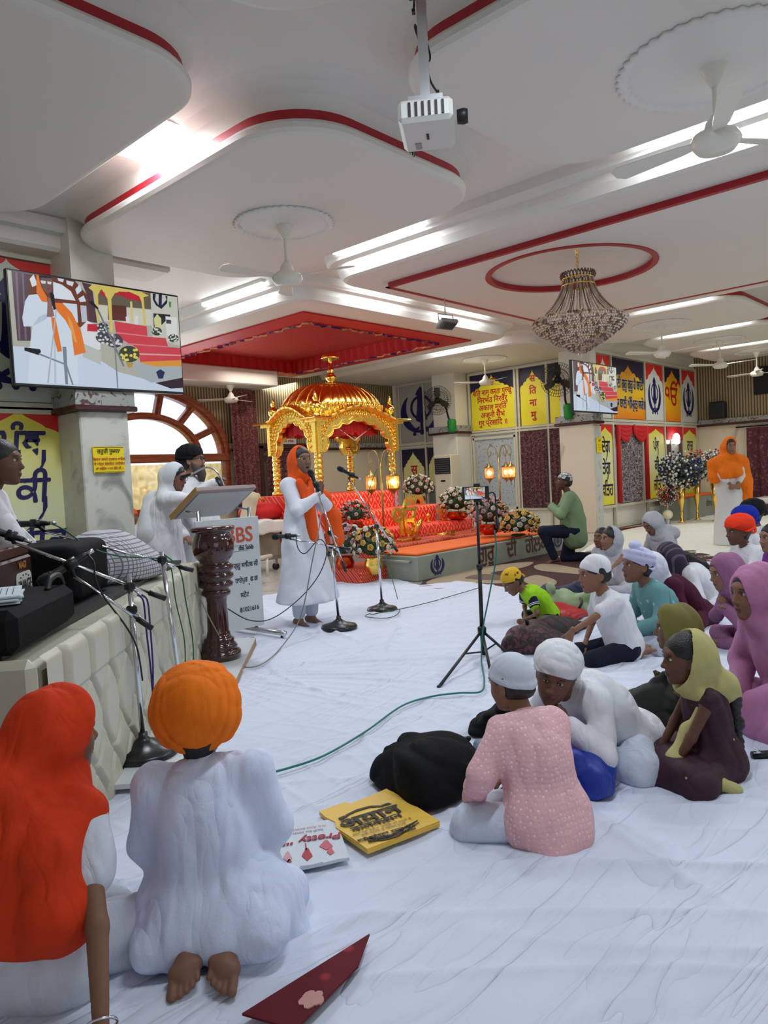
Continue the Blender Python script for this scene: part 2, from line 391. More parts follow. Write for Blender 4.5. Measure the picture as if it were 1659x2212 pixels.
M_tubed = mat('tube_light_soft', (236, 246, 255), emit=5)
M_yel = mat('poster_yellow', (236, 222, 40), .5)
M_yelw = mat('poster_pale_yellow', (228, 226, 150), .5)
M_prd = mat('poster_red', (214, 34, 26), .5)
M_navy = mat('poster_navy', (24, 18, 84), .5)
M_dnavy = mat('poster_dark_navy', (22, 16, 52), .5)
M_ptext = mat('poster_text_red', (190, 20, 24), .5)
M_org = mat('poster_orange', (240, 170, 20), .5)
M_pw = mat('poster_white', (214, 216, 208), .5)
M_cur = pattern_mat('maroon_patterned_curtain', (70, 26, 34), (140, 106, 104), 'vein', 34, .8, .56, .05)
M_cur2 = pattern_mat('rose_patterned_curtain', (96, 40, 44), (150, 104, 98), 'vein', 30, .8, .55, .06)
M_glass = mat('clear_glass', (235, 240, 245), .05, trans=1)
M_redcloth = mat('red_drape', (196, 20, 24), .7)
M_grey = mat('grey_poster', (168, 168, 160), .5)

def gradient_mat(name, ctop, cbot, z0, z1):
    """printed vertical colour gradient of a poster"""
    m = mat(name, ctop, .5); nt, b = nodes(m); tc = N(nt, 'ShaderNodeTexCoord'); sx = N(nt, 'ShaderNodeSeparateXYZ'); L(nt, tc.outputs['Object'], sx.inputs[0])
    mr = N(nt, 'ShaderNodeMapRange'); mr.inputs['From Min'].default_value = z0; mr.inputs['From Max'].default_value = z1; L(nt, sx.outputs['Z'], mr.inputs['Value'])
    rp = N(nt, 'ShaderNodeValToRGB'); cr = rp.color_ramp; cr.elements[0].color = rgb(*cbot); cr.elements[1].color = rgb(*cbot); e = cr.elements.new(.5); e.color = rgb(*ctop)
    L(nt, mr.outputs[0], rp.inputs['Fac']); L(nt, rp.outputs[0], b.inputs['Base Color']); return m

# ================================================================== floor
M_tile = pattern_mat('floor_marble', (150, 146, 138), (196, 192, 182), 'vein', 1.2, .25, .42, .12)
mb = MB(); mb.box((8.5, 4.2, -.05), (22, 17.6, .1), M_tile); struct(mb, 'floor')

# ================================================================== ceiling: flat soffit with hung lobes
ZC, ZS = 3.72, 3.45
mb = MB(); mb.box((8.5, 4.2, ZC + .05), (22, 17.6, .1), M_ceil); struct(mb, 'ceiling')
def rrect(x0, x1, y0, y1, r, n=10, off=0):
    x0 -= off; x1 += off; y0 -= off; y1 += off; rs = r if hasattr(r, '__len__') else (r,) * 4; out = []
    for (cx, cy, a0, q) in ((x0, y0, PI, 0), (x1, y0, 1.5 * PI, 1), (x1, y1, 0, 2), (x0, y1, .5 * PI, 3)):
        R = max(rs[q] + off, .02); sx = 1 if q in (0, 3) else -1; sy = 1 if q in (0, 1) else -1
        for i in range(n + 1):
            a = a0 + .5 * PI * i / n; out.append((cx + sx * R + R * math.cos(a), cy + sy * R + R * math.sin(a)))
    return out
def slab(name, x0, x1, y0, y1, r, prof, hole=None):
    """prof: (outward offset, z, material of the ring below it)"""
    mb = MB(); loops = [rrect(x0, x1, y0, y1, r, off=o) for o, z, m in prof]; k = len(loops[0])
    for i in range(len(prof) - 1):
        a, b = loops[i], loops[i + 1]; z0, z1 = prof[i][1], prof[i + 1][1]
        vs = [(p[0], p[1], z0) for p in a] + [(p[0], p[1], z1) for p in b]
        mb.add(vs, [(j, (j + 1) % k, k + (j + 1) % k, k + j) for j in range(k)], prof[i][2], True)
    z = prof[-1][1]
    if hole is None: mb.add([(p[0], p[1], z) for p in loops[-1]], [tuple(range(k - 1, -1, -1))], M_ceil)
    elif len(hole) == 4:
        a0, a1, b0, b1 = hole; l = loops[-1]; ring = [(a0, b0), (a1, b0), (a1, b1), (a0, b1)]
        tri = tessellate_polygon([[Vector((p[0], p[1], 0)) for p in l], [Vector((p[0], p[1], 0)) for p in reversed(ring)]])
        mb.add([(p[0], p[1], z) for p in l] + [(p[0], p[1], z) for p in reversed(ring)], tri, M_ceil)
        mb.add([(p[0], p[1], z) for p in ring] + [(p[0], p[1], z + .26) for p in ring], [(i, (i + 1) % 4, 4 + (i + 1) % 4, 4 + i) for i in range(4)], M_ceil)
    else:
        hx, hy, hr = hole; l = loops[-1]; cx, cy = hx, hy
        inner = [(cx + hr * math.cos(math.atan2(p[1] - cy, p[0] - cx)), cy + hr * math.sin(math.atan2(p[1] - cy, p[0] - cx)), z) for p in l]
        n = 64; ring = [(cx + hr * math.cos(2 * PI * i / n), cy + hr * math.sin(2 * PI * i / n), z) for i in range(n)]
        tri = tessellate_polygon([[Vector((p[0], p[1], 0)) for p in l], [Vector((p[0], p[1], 0)) for p in reversed(ring)]])
        allv = [(p[0], p[1], z) for p in l] + list(reversed(ring)); mb.add(allv, tri, M_ceil)
        up = [(p[0], p[1], z + .07) for p in ring]
        mb.add(ring + up, [(i, (i + 1) % n, n + (i + 1) % n, n + i) for i in range(n)], M_red, True)
        mb.add(up, [tuple(range(n))], M_ceil)
    o = mb.build(name); o['kind'] = 'structure'; o['category'] = 'ceiling'; return o
LOBE = [(.26, 3.72, M_ceil), (.14, 3.705, M_ceil), (.05, 3.67, M_ceil), (.0, 3.615, M_ceil), (-.012, 3.60, M_red), (-.012, 3.535, M_ceil),
        (.012, 3.53, M_ceil), (.03, 3.505, M_ceil), (.025, 3.475, M_ceil), (0, 3.455, M_ceil), (-.03, 3.45, M_ceil)]
STEP = [(.22, 3.72, M_ceil), (.2, 3.64, M_ceil), (.17, 3.61, M_ceil), (.09, 3.6, M_ceil), (.07, 3.54, M_ceil), (.02, 3.47, M_ceil), (-.02, 3.45, M_ceil)]
INSET = [(0, 3.46, M_red), (0, 3.405, M_red), (-.012, 3.40, M_ceil)]
slab('ceiling', -1.6, 2.5, 3.42, 6.1, .42, LOBE)
slab('ceiling', 3.02, 5.08, 3.40, 6.55, .52, LOBE)
slab('ceiling', 3.16, 5.1, -1.2, 2.78, .42, LOBE)
slab('ceiling', -1.6, 2.5, -1.2, 2.78, .42, LOBE)
slab('ceiling', 5.82, 10.45, -1.2, 6.0, .3, STEP)
slab('ceiling', 6.3, 9.95, -.9, 5.64, .04, INSET, hole=(7.42, 3.95, .86))
mb = MB()
for (x0, x1, y0, y1) in ((6.29, 6.34, -.9, 5.65), (9.91, 9.96, -.9, 5.65), (6.29, 9.96, 5.60, 5.65)): mb.box(((x0 + x1) / 2, (y0 + y1) / 2, 3.397), (x1 - x0, y1 - y0, .01), M_red)
n = 72; vs = [(7.42 + r * math.cos(2 * PI * i / n), 3.95 + r * math.sin(2 * PI * i / n), z) for r, z in ((.855, 3.41), (.855, 3.388), (.915, 3.388), (.915, 3.41)) for i in range(n)]
mb.add(vs, [(k * n + i, k * n + (i + 1) % n, ((k + 1) % 4) * n + (i + 1) % n, ((k + 1) % 4) * n + i) for k in range(4) for i in range(n)], M_red); struct(mb, 'trim_13')
slab('ceiling', 10.8, 12.9, 3.3, 6.1, .45, LOBE)
slab('ceiling', 10.8, 12.9, -.8, 2.8, .45, LOBE)
for x0 in (13.3, 15.6): slab('ceiling', x0, x0 + 1.95, 3.55, 5.75, .35, LOBE); slab('ceiling', x0, x0 + 1.95, .3, 3.1, .35, LOBE)
slab('ceiling', 5.95, 10.55, 6.78, 12.2, .3, STEP, hole=(6.78, 9.8, 7.56, 11.4))
slab('ceiling', 11.1, 13.6, 6.78, 12.2, .3, STEP)
# stepped plaster soffit over the left wall, lower slab in front of the back wall
mb = MB(); mb.box((1.2, 6.95, 3.6), (6.0, .5, .3), M_ceil, bev=.03); mb.box((1.6, 6.72, 3.66), (5.4, .3, .14), M_ceil, bev=.03); struct(mb, 'trim_1')
mb = MB(); mb.box((7.2, 11.75, 3.28), (4.2, .9, .3), M_ceil, bev=.02); struct(mb, 'trim_2')
# ================================================================== walls
mb = MB(); mb.box((1.0, 7.05, 1.9), (5.0, .12, 3.8), M_white); struct(mb, 'wall_left')
# marble pillar at the left with ledge
def pillar(name, x0, x1, y0, y1, m, zl=2.02, msec=None):
    mb = MB(); mb.box(((x0 + x1) / 2, (y0 + y1) / 2, zl / 2), (x1 - x0, y1 - y0, zl), m, bev=.012)
    mb.box(((x0 + x1) / 2, (y0 + y1) / 2, (zl + 3.72) / 2), (x1 - x0 - .06, y1 - y0 - .06, 3.72 - zl), M_white)
    o = mb.build(name); o['kind'] = 'structure'; o['category'] = 'pillar'; return o
M_vine = pattern_mat('painted_vine_ledge', (88, 60, 56), (158, 162, 156), 'vein', 16, .5, .42, .03)
def ledge(x0, x1, y0, y1, z, name='trim_3'):
    mb = MB(); mb.box(((x0 + x1) / 2, (y0 + y1) / 2, z + .07), (x1 - x0 + .10, y1 - y0 + .10, .13), M_vine)
    mb.box(((x0 + x1) / 2, (y0 + y1) / 2, z - .02), (x1 - x0 + .14, y1 - y0 + .14, .05), M_darkwood, bev=.01)
    struct(mb, name)
pillar('pillar_left', 3.03, 3.5, 6.5, 7.1, M_marble, 1.99); ledge(3.03, 3.5, 6.5, 7.1, 2.03, 'trim_3')
# ---- back wall with arched window
YB = 12.0; WX, WZ = 6.75, 1.83
def ell_arc(rx, rz, a0, a1, n): return [(WX + rx * math.cos(a0 + (a1 - a0) * i / n), WZ + rz * math.sin(a0 + (a1 - a0) * i / n)) for i in range(n + 1)]
mb = MB()
# wall as strips around the window opening (X 5.0-8.5, z .85 to the arch)
arc = ell_arc(1.72, 1.27, 0, PI, 32)
top = [(5.03, 3.75), (8.47, 3.75)]
outl = [(8.47, WZ)] + arc[1:-1] + [(5.03, WZ), (5.03, 3.75), (8.47, 3.75)]
mb.poly(outl, (0, YB, 0), (1, 0, 0), (0, 0, 1), M_bamboo, th=-.15)
mb.box((4.3, YB + .075, 2.85), (1.46, .15, 1.8), M_bamboo); mb.box((10.95, YB + .075, 2.85), (4.96, .15, 1.8), M_bamboo)
mb.box((4.3, YB + .075, .98), (1.46, .15, 1.95), M_marble2); mb.box((10.95, YB + .075, .98), (4.96, .15, 1.95), M_marble2)
mb.box((6.75, YB + .075, .42), (3.44, .15, .84), M_marble2)
mb.box((6.75, YB + .075, 1.0), (.001, .001, .001), M_marble2)
struct(mb, 'wall_back')
mb = MB(); mb.box((10.95, YB - .04, 2.0), (4.9, .1, .11), M_vine); mb.box((10.95, YB - .06, 1.93), (4.9, .12, .05), M_darkwood, bev=.01); struct(mb, 'trim_4')
# window frame
mb = MB()
def ring_strip(rx0, rz0, rx1, rz1, y0, y1, m, n=40):
    A = ell_arc(rx0, rz0, 0, PI, n); B = ell_arc(rx1, rz1, 0, PI, n); vs = []
    for (a, b) in zip(A, B): vs += [(a[0], y0, a[1]), (b[0], y0, b[1]), (b[0], y1, b[1]), (a[0], y1, a[1])]
    fs = []
    for i in range(n):
        for j in range(4): fs.append((i * 4 + j, i * 4 + (j + 1) % 4, i * 4 + 4 + (j + 1) % 4, i * 4 + 4 + j))
    mb.add(vs, fs, m)
ring_strip(1.56, 1.12, 1.76, 1.30, YB - .08, YB + .1, M_wood); ring_strip(1.62, 1.17, 1.68, 1.22, YB - .11, YB - .07, M_wood)
ring_strip(1.0, .66, 1.14, .78, YB - .07, YB + .08, M_wood); ring_strip(1.04, .70, 1.09, .74, YB - .10, YB - .06, M_wood)
for i in range(1, 7):
    a = PI * i / 7; p0 = (WX + 1.08 * math.cos(a), WZ + .72 * math.sin(a)); p1 = (WX + 1.62 * math.cos(a), WZ + 1.18 * math.sin(a))
    d = Vector((p1[0] - p0[0], 0, p1[1] - p0[1])); L_ = d.length; R = d.to_track_quat('Z', 'Y').to_matrix()
    mb.box(((p0[0] + p1[0]) / 2, YB, (p0[1] + p1[1]) / 2), (.11, .12, L_), M_wood, R); mb.box(((p0[0] + p1[0]) / 2, YB - .07, (p0[1] + p1[1]) / 2), (.035, .04, L_), M_wood, R)
mb.box((WX, YB, WZ - .04), (3.5, .2, .15), M_wood, bev=.015)
for x in (5.06, 5.75, 7.82, 8.44): mb.box((x, YB, 1.28), (.12, .16, .98), M_wood, bev=.01)
mb.box((WX, YB, .83), (3.5, .2, .13), M_wood, bev=.015)
struct(mb, 'window_1')
mb = MB(); mb.poly(ell_arc(1.6, 1.15, 0, PI, 32), (0, YB + .03, 0), (1, 0, 0), (0, 0, 1), M_glass); mb.box((WX, YB + .03, 1.3), (3.4, .008, .95), M_glass); struct(mb, 'window_2')
# sunlit boundary wall seen through the lower panes
M_garden = pattern_mat('sunlit_stone_wall', (178, 150, 96), (240, 224, 170), 'vein', 4, .8, .5, .2)
mb = MB(); mb.box((8.5, 14.6, .9), (16, .2, 1.75), M_garden); struct(mb, 'wall_garden')
area('garden_daylight', (7.5, 12.9, 3.4), aim((7.5, 12.9, 3.4), (8, 14.6, .9)), 6, .8, 160, (1, .97, .9))
M_ground = mat('garden_paving', (150, 140, 120), .8)
mb = MB(); mb.box((8.5, 15.5, -.12), (22, 6.4, .2), M_ground); struct(mb, 'ground')
# ---- far corner walls (plane X = 13.4)
XF = 13.42
mb = MB(); mb.box((XF + .08, 9.5, 1.88), (.16, 5.2, 3.76), M_white); struct(mb, 'wall_far')
pillar('pillar_middle', 12.9, 13.4, 9.72, 10.4, M_white, 2.14); ledge(12.9, 13.4, 9.72, 10.4, 2.16, 'trim_5')
pillar('pillar_right', 12.70, 12.98, 6.42, 7.12, M_marble2, 2.05)
mb = MB(); mb.box((12.85, 6.41, 1.0), (.27, .02, 2.0), M_marble); struct(mb, 'trim_6')
ledge(12.70, 12.98, 6.42, 7.12, 2.09, 'trim_7')
# ---- right hand walls
mb = MB(); mb.box((15.65, 6.62, 1.88), (5.4, .16, 3.76), M_white); struct(mb, 'wall_right')
XR = 18.25
mb = MB(); mb.box((XR + .08, 1.2, 1.05), (.16, 10.8, 2.1), M_marble2); mb.box((XR + .08, 1.2, 2.95), (.16, 10.8, 1.6), M_bambooX)
struct(mb, 'wall_far_right')
mb = MB(); mb.box((XR - .05, 1.2, 2.16), (.1, 10.6, .1), M_vine); mb.box((XR - .06, 1.2, 2.08), (.14, 10.6, .05), M_darkwood); struct(mb, 'trim_8')
mb = MB(); mb.box((XR - .03, 3.6, 3.0), (.05, 3.2, .62), mat('dark_opening', (24, 24, 26), .8)); struct(mb, 'window_3')

# ================================================================== posters
def arch_outline(w_, h, sh=.68, cusps=2, ogee=.35):
    """half outline of a cusped arch, mirrored"""
    R = [(w_ / 2, 0), (w_ / 2, h * sh)]
    x, z = w_ / 2, h * sh; ex, ez = w_ * ogee / 2, h * (sh + (1 - sh) * .55); k = cusps
    for i in range(k):
        x2, z2 = w_ / 2 + (ex - w_ / 2) * (i + 1) / k, h * sh + (ez - h * sh) * (i + 1) / k
        for j in range(1, 8):
            t = j / 7; bx, bz = x + (x2 - x) * t, z + (z2 - z) * t; b = math.sin(PI * t) * .16 * math.hypot(x2 - x, z2 - z) * 1.3
            nx, nz = (z2 - z), -(x2 - x); l = math.hypot(nx, nz); R.append((bx + nx / l * b, bz + nz / l * b))
        x, z = x2, z2
    for j in range(1, 9):
        t = j / 8; R.append((ex * (1 - t) + ex * .28 * math.sin(PI * t) * (1 - 2 * t), ez + (h - ez) * (t ** 1.25)))
    return R + [(-a, b) for a, b in reversed(R[:-1])]
def crescent(sx, r0, r1, c1, a0, a1, n=16):
    A = [(r0 * math.cos(a0 + (a1 - a0) * i / n), r0 * math.sin(a0 + (a1 - a0) * i / n)) for i in range(n + 1)]
    B = [(c1[0] + r1 * math.cos(a1 - (a1 - a0) * i / n), c1[1] + r1 * math.sin(a1 - (a1 - a0) * i / n)) for i in range(1, n)]
    return [(sx * a, b) for a, b in (A + B)]
def khanda(mb, c, ux, uy, s, m, off=.006, sx=1.0):
    """double-edged sword, ring and two curved swords, unit height = s"""
    o = Vector(c); ux = Vector(ux).normalized() * s * sx; uy = Vector(uy).normalized() * s
    def P(pts, dz=0): mb.poly(pts, o, ux, uy, m, off=off + dz)
    P([(0, .52), (.07, .44), (.10, .37), (.065, .34), (.07, .22), (.085, .05), (.115, -.13), (.06, -.17), (.028, -.18), (.028, -.32), (-.028, -.32), (-.028, -.18), (-.06, -.17), (-.115, -.13), (-.085, .05), (-.07, .22), (-.065, .34), (-.10, .37), (-.07, .44)])
    n = 40; ra, rb = .215, .17
    for hs in (0, 1):
        A = [(ra * math.cos(PI * i / n + hs * PI), .11 + 1.12 * ra * math.sin(PI * i / n + hs * PI)) for i in range(n + 1)]; B = [(rb * math.cos(PI * i / n + hs * PI), .11 + 1.12 * rb * math.sin(PI * i / n + hs * PI)) for i in range(n, -1, -1)]
        P(A + B, .0006)
    for sx in (-1, 1):
        n = 20; out = []; inn = []
        for i in range(n + 1):
            t = i / n; a = .95 - t * 2.62; out.append((sx * (.05 + .36 * math.cos(a)) , .02 + .40 * math.sin(a)))
        for i in range(n + 1):
            t = i / n; a = .95 - t * 2.62; wd = .135 * math.sin(PI * min(1, t * .92 + .02)) ** .8; inn.append((sx * (.05 + (.36 - wd) * math.cos(a)), .02 + (.40 - wd) * math.sin(a)))
        P(out + inn[::-1], .0012)
        hk = [(sx * .05, -.25), (sx * .12, -.29), (sx * .17, -.36), (sx * .155, -.40), (sx * .13, -.385), (sx * .10, -.33), (sx * .04, -.30)]
        P(hk, .0018); P([(sx * .15 + .035 * math.cos(q), -.40 + .035 * math.sin(q)) for q in [2 * PI * i / 12 for i in range(12)]], .0022)
    P([(.045 * math.cos(q), -.36 + .07 * math.sin(q)) for q in [2 * PI * i / 16 for i in range(16)]], .0026)
class Panel:
    """flat printed panel; org = lower left corner on the wall, ux along the wall"""
    def __init__(s, org, ux, wd, h):
        s.o = Vector(org); s.ux = Vector(ux); s.uz = Vector((0, 0, 1)); s.w = wd; s.h = h; s.mb = MB(); s.letters = MB(); s.lines = []; s.n = s.ux.cross(s.uz)
    def at(s, u, v): return s.o + s.ux * u + s.uz * v
    def bg(s, m): s.mb.poly([(0, 0), (s.w, 0), (s.w, s.h), (0, s.h)], s.o, s.ux, s.uz, m, th=.012); return s
    def arch(s, m, top=.95, bot=.0, wf=1.0, sh=.72, cusps=2, ogee=.35):
        pts = [(a + s.w / 2, b + bot * s.h) for a, b in arch_outline(s.w * wf, s.h * (top - bot), sh, cusps, ogee)]
        s.mb.poly(pts, s.o, s.ux, s.uz, m, off=.015); return s
    def text(s, body, u, v, size, m, **kw): q = MB(); put_text(q, body, size, s.at(u * s.w, v * s.h), s.ux, s.uz, m, off=.018, **kw); s.lines.append(q); return s
    def khanda(s, v, size, m, sx=1.0): khanda(s.letters, s.at(s.w / 2, v * s.h), s.ux, s.uz, size, m, .018, sx); return s
    def done(s, label, group=None, cat='poster', name='wall_poster'):
        t = empty(name, tuple(s.o), label, cat, group)
        for mb, nm in [(s.mb, 'printed_panel'), (s.letters, 'printed_emblem')] + [(q, 'lettering') for q in s.lines]:
            if mb.v:
                mb.v = [(a - s.o[0], b - s.o[1], c - s.o[2]) for a, b, c in mb.v]; mb.build(nm, t)
        return t
def frame_grid(org, ux, xs, zs, name, label=None, cat='partition', t=.045, dp=.05, m=None, skip=()):
    """aluminium framing of a glazed partition"""
    mb = MB(); o = Vector(org); ux = Vector(ux); n = ux.cross(Vector((0, 0, 1))); m = m or M_frame
    R = Matrix((ux, n, Vector((0, 0, 1)))).transposed()
    for x in xs: c = o + ux * x + Vector((0, 0, (zs[0] + zs[-1]) / 2)); mb.box(c, (t, dp, zs[-1] - zs[0]), m, R)
    for z in zs: c = o + ux * ((xs[0] + xs[-1]) / 2) + Vector((0, 0, z)); mb.box(c, (xs[-1] - xs[0] + t, dp * 1.05, t), m, R)
    return struct(mb, name)
# left wall posters (wall face at Y = 6.99, looking along -Y)
YL = 6.97
frame_grid((0, YL - .02, 0), (1, 0, 0), (-1.35, .55, 2.18, 3.13, 3.2), (.05, .1, 2.02, 2.06, 3.42), 'trim_9', t=.06)
gm = gradient_mat('poster_yellow_to_pale', (226, 230, 190), (232, 214, 30), 0, 1.86)
p = Panel((2.24, YL - .01, .16), (1, 0, 0), .86, 1.88).bg(M_prd).arch(gm, top=1.0, sh=.8, cusps=1, ogee=.55)
p.text('ਪੰਥ', .50, .83, .34, M_navy, bold=.009, shear=.12).text('ਕੀ', .58, .60, .34, M_navy, bold=.009, shear=.12).text('ਜੀਤ', .62, .34, .36, M_navy, bold=.009, shear=.12)
# long calligraphic tails
for (u, v) in ((.46, .80), (.72, .80), (.70, .57), (.5, .31), (.66, .31)):
    q = p.at(u * p.w, v * p.h); pts = [(0, 0), (.035, 0), (.03, -.10), (-.02, -.19), (-.12, -.28), (-.19, -.31), (-.09, -.24), (-.015, -.14)]
    p.letters.poly(pts, q, p.ux, p.uz, M_navy, off=.021)
p.done('tall yellow poster with large navy Gurmukhi words under a red arch, left of marble pillar')
p = Panel((2.24, YL - .01, 2.1), (1, 0, 0), .86, 1.28).bg(M_prd).arch(mat('poster_pale_green', (206, 214, 196), .5), top=1.0, sh=.72, cusps=1, ogee=.6)
p.khanda(.45, 1.1, M_navy, .9).done('red and pale poster with large navy khanda, partly behind the big left television')
# notice on pillar
p = Panel((3.12, 6.487, 1.42), (1, 0, 0), .30, .24).bg(mat('notice_yellow', (240, 216, 20), .4))
mbx = p.letters
for pts in ([(0.005, .005), (.295, .005), (.295, .009), (.005, .009)], [(0.005, .231), (.295, .231), (.295, .235), (.005, .235)]): mbx.poly(pts, p.o, p.ux, p.uz, M_black, off=.016)
p.text('ਜ਼ਰੂਰੀ ਸੂਚਨਾ', .5, .82, .05, M_black, bold=.001).text('ਕਿਰਪਾ ਕਰਕੇ ਦਰਬਾਰ ਸਾਹਿਬ', .5, .52, .032, M_ptext, bold=.0008).text('ਦੇ ਅੰਦਰ ਮੋਬਾਇਲ ਸਾਈਲੈਂਟ', .5, .34, .032, M_ptext, bold=.0008).text('ਜਾਂ ਸਵਿੱਚ ਆਫ ਰੱਖੋ ਜੀ ।', .5, .16, .032, M_ptext, bold=.0008)
p.done('small yellow notice board with red and black Gurmukhi lines on the left marble pillar', cat='sign', name='notice_board')

# far wall (X = 13.4, faces -X): ux runs towards -Y so that text reads left to right
XW = XF - .01; UXF = (0, -1, 0)
def fp(y_left, z, wd, h): return Panel((XW, y_left, z), UXF, wd, h)
frame_grid((XW - .02, 11.9, 0), UXF, (0.05, .9, 1.5), (.04, 1.93, 1.99, 3.42), 'trim_10')
frame_grid((XW - .02, 9.72, 0), UXF, (.03, 1.22, 1.3, 1.98, 2.62), (.04, .42, 2.08, 2.14, 3.4), 'trim_11')
p = fp(11.78, 2.04, 1.36, 1.34).bg(M_grey); p.khanda(.5, 1.2, M_navy, 1.3).done('grey wall panel with one large navy khanda, left of the middle pillar')
gd = mat('door_glass_dark', (110, 112, 112), .3)
p = fp(11.78, .1, .72, 1.78).bg(gd); p.mb.poly([(0, 1.25), (.72, 1.25), (.72, 1.78), (0, 1.78)], p.o, p.ux, p.uz, M_dnavy, off=.013)
p.arch(M_yelw, top=.97, bot=.1, wf=.9, sh=.72, cusps=3, ogee=.4).text('स', .52, .72, .3, M_ptext, bold=.01).text('ति', .52, .46, .3, M_ptext, bold=.01).done('glass door leaf with pale yellow arch lettered in red Hindi, left of the air conditioner', cat='door', name='glass_door')
p = fp(10.98, .1, .5, 1.78).bg(gd); p.mb.poly([(0, 1.25), (.5, 1.25), (.5, 1.78), (0, 1.78)], p.o, p.ux, p.uz, M_dnavy, off=.013)
p.arch(M_yelw, top=.97, bot=.5, wf=.86, sh=.55, cusps=3, ogee=.4).done('glass door leaf with yellow arch, partly behind the air conditioner', cat='door', name='glass_door')
p = fp(9.66, 2.17, 1.13, 1.22).bg(M_dnavy).arch(M_yel, top=.97, wf=.985, sh=.68, cusps=4, ogee=.2)
p.text('ੴ', .5, .82, .17, M_ptext, bold=.004)
for i, s_ in enumerate(('सति नामु करता पुरखु', 'निरभउ निरवैरु', 'अकाल मूरति', 'अजूनी सैभं', 'गुर प्रसादि ॥')): p.text(s_, .5, .655 - .135 * i, .165, M_ptext, bold=.004, sx=.8 if i == 0 else .95)
p.done('yellow arched poster with five lines of red Hindi verse, right of the middle pillar')
for (y0, wd, ws, lab) in ((8.39, .62, ('स', 'ति', 'ना', 'मु'), 'tall yellow poster with red Hindi letters one below another, left of the pedestal fan'), (7.70, .56, ('वा', 'हे', 'गु', 'रु'), 'tall yellow poster with red letters half hidden behind the right wall fan')):
    p = fp(y0, 2.17, wd, 1.2).bg(M_dnavy).arch(M_yel, top=.96, wf=.97, sh=.68, cusps=3, ogee=.25)
    for i, s_ in enumerate(ws): p.text(s_, .5, .80 - .21 * i, .2, M_ptext, bold=.008)
    p.done(lab)
# door with frosted pane, curtains behind glass
mb = MB(); mb.box((XW - .012, 9.08, 1.24), (.01, 1.05, 1.56), pattern_mat('frosted_floral_glass', (70, 78, 92), (176, 184, 188), 'vein', 22, .35, .38, .03)); mb.box((XW - .03, 8.62, 1.1), (.04, .03, .3), M_frame)
mb.box((XW - .03, 9.62, 1.05), (.04, .05, 1.96), M_frame); mb.box((XW - .03, 8.55, 1.05), (.04, .05, 1.96), M_frame); mb.box((XW - .03, 9.08, .45), (.04, 1.1, .05), M_frame); mb.box((XW - .03, 9.08, 1.98), (.04, 1.1, .05), M_frame)
struct(mb, 'door_1')
def curtain(org, ux, wd, h, m, label, group=None, amp=.03, n=9, top_w=None, name='curtain'):
    """hanging pleated cloth, org = lower left"""
    o = Vector(org); ux = Vector(ux); nrm = ux.cross(Vector((0, 0, 1))); nx, nz = n * 8, 10; vs = []; fs = []
    for sd in (0, 1):
        for j in range(nz + 1):
            t = j / nz; sc = 1 if top_w is None else (top_w + (1 - top_w) * (1 - t))
            for i in range(nx + 1):
                s_ = i / nx; a = amp * (math.sin(2 * PI * n * s_ + .5 * math.sin(3 * t)) + .3 * math.sin(5 * PI * n * s_ / 3 + 2 * t)) * (.7 + .3 * (1 - t))
                q = ux * (wd * s_ * sc) + nrm * (a + .05 + sd * .004) + Vector((0, 0, h * t)); vs.append(q)
    k = (nx + 1) * (nz + 1)
    for j in range(nz):
        for i in range(nx):
            a = j * (nx + 1) + i; fs.append((a, a + 1, a + nx + 2, a + nx + 1)); fs.append((k + a + nx + 1, k + a + nx + 2, k + a + 1, k + a))
    mb = MB(); mb.add(vs, fs, m, True); ob_ = mb.build(name); ob_.location = o; return setp(ob_, label, 'curtain', group)
curtain((XW - .02, 8.39, .46), UXF, .62, 1.6, M_cur, 'maroon patterned curtain behind the wider glass pane, right of the frosted door', amp=.02, n=6)
curtain((XW - .02, 7.7, .46), UXF, .55, 1.6, M_cur, 'maroon patterned curtain next to the big right pillar, behind a narrow pane', amp=.02, n=5)
curtain((8.5, YB - .12, .25), (1, 0, 0), .62, 2.85, M_cur2, 'long rose patterned curtain hanging right of the arched window', amp=.035, n=5)
curtain((9.32, YB - .1, .0), (1, 0, 0), .9, 1.9, M_cur, 'dark maroon curtain hanging in the doorway behind the golden canopy', amp=.03, n=7)
mb = MB(); mb.box((9.2, YB - .1, 1.0), (.1, .14, 2.0), M_darkwood); mb.box((10.35, YB - .1, 1.0), (.1, .14, 2.0), M_darkwood); mb.box((9.77, YB - .1, 2.0), (1.25, .14, .1), M_darkwood)
mb.box((9.75, YB - .18, 2.09), (.7, .02, .11), M_pw); put_text(mb, 'ੴ ਜੀ ਦਰਬਾਰ ਸਾਹਿਬ', .07, (9.75, YB - .192, 2.09), (1, 0, 0), (0, 0, 1), M_ptext, bold=.001)
struct(mb, 'door_2')
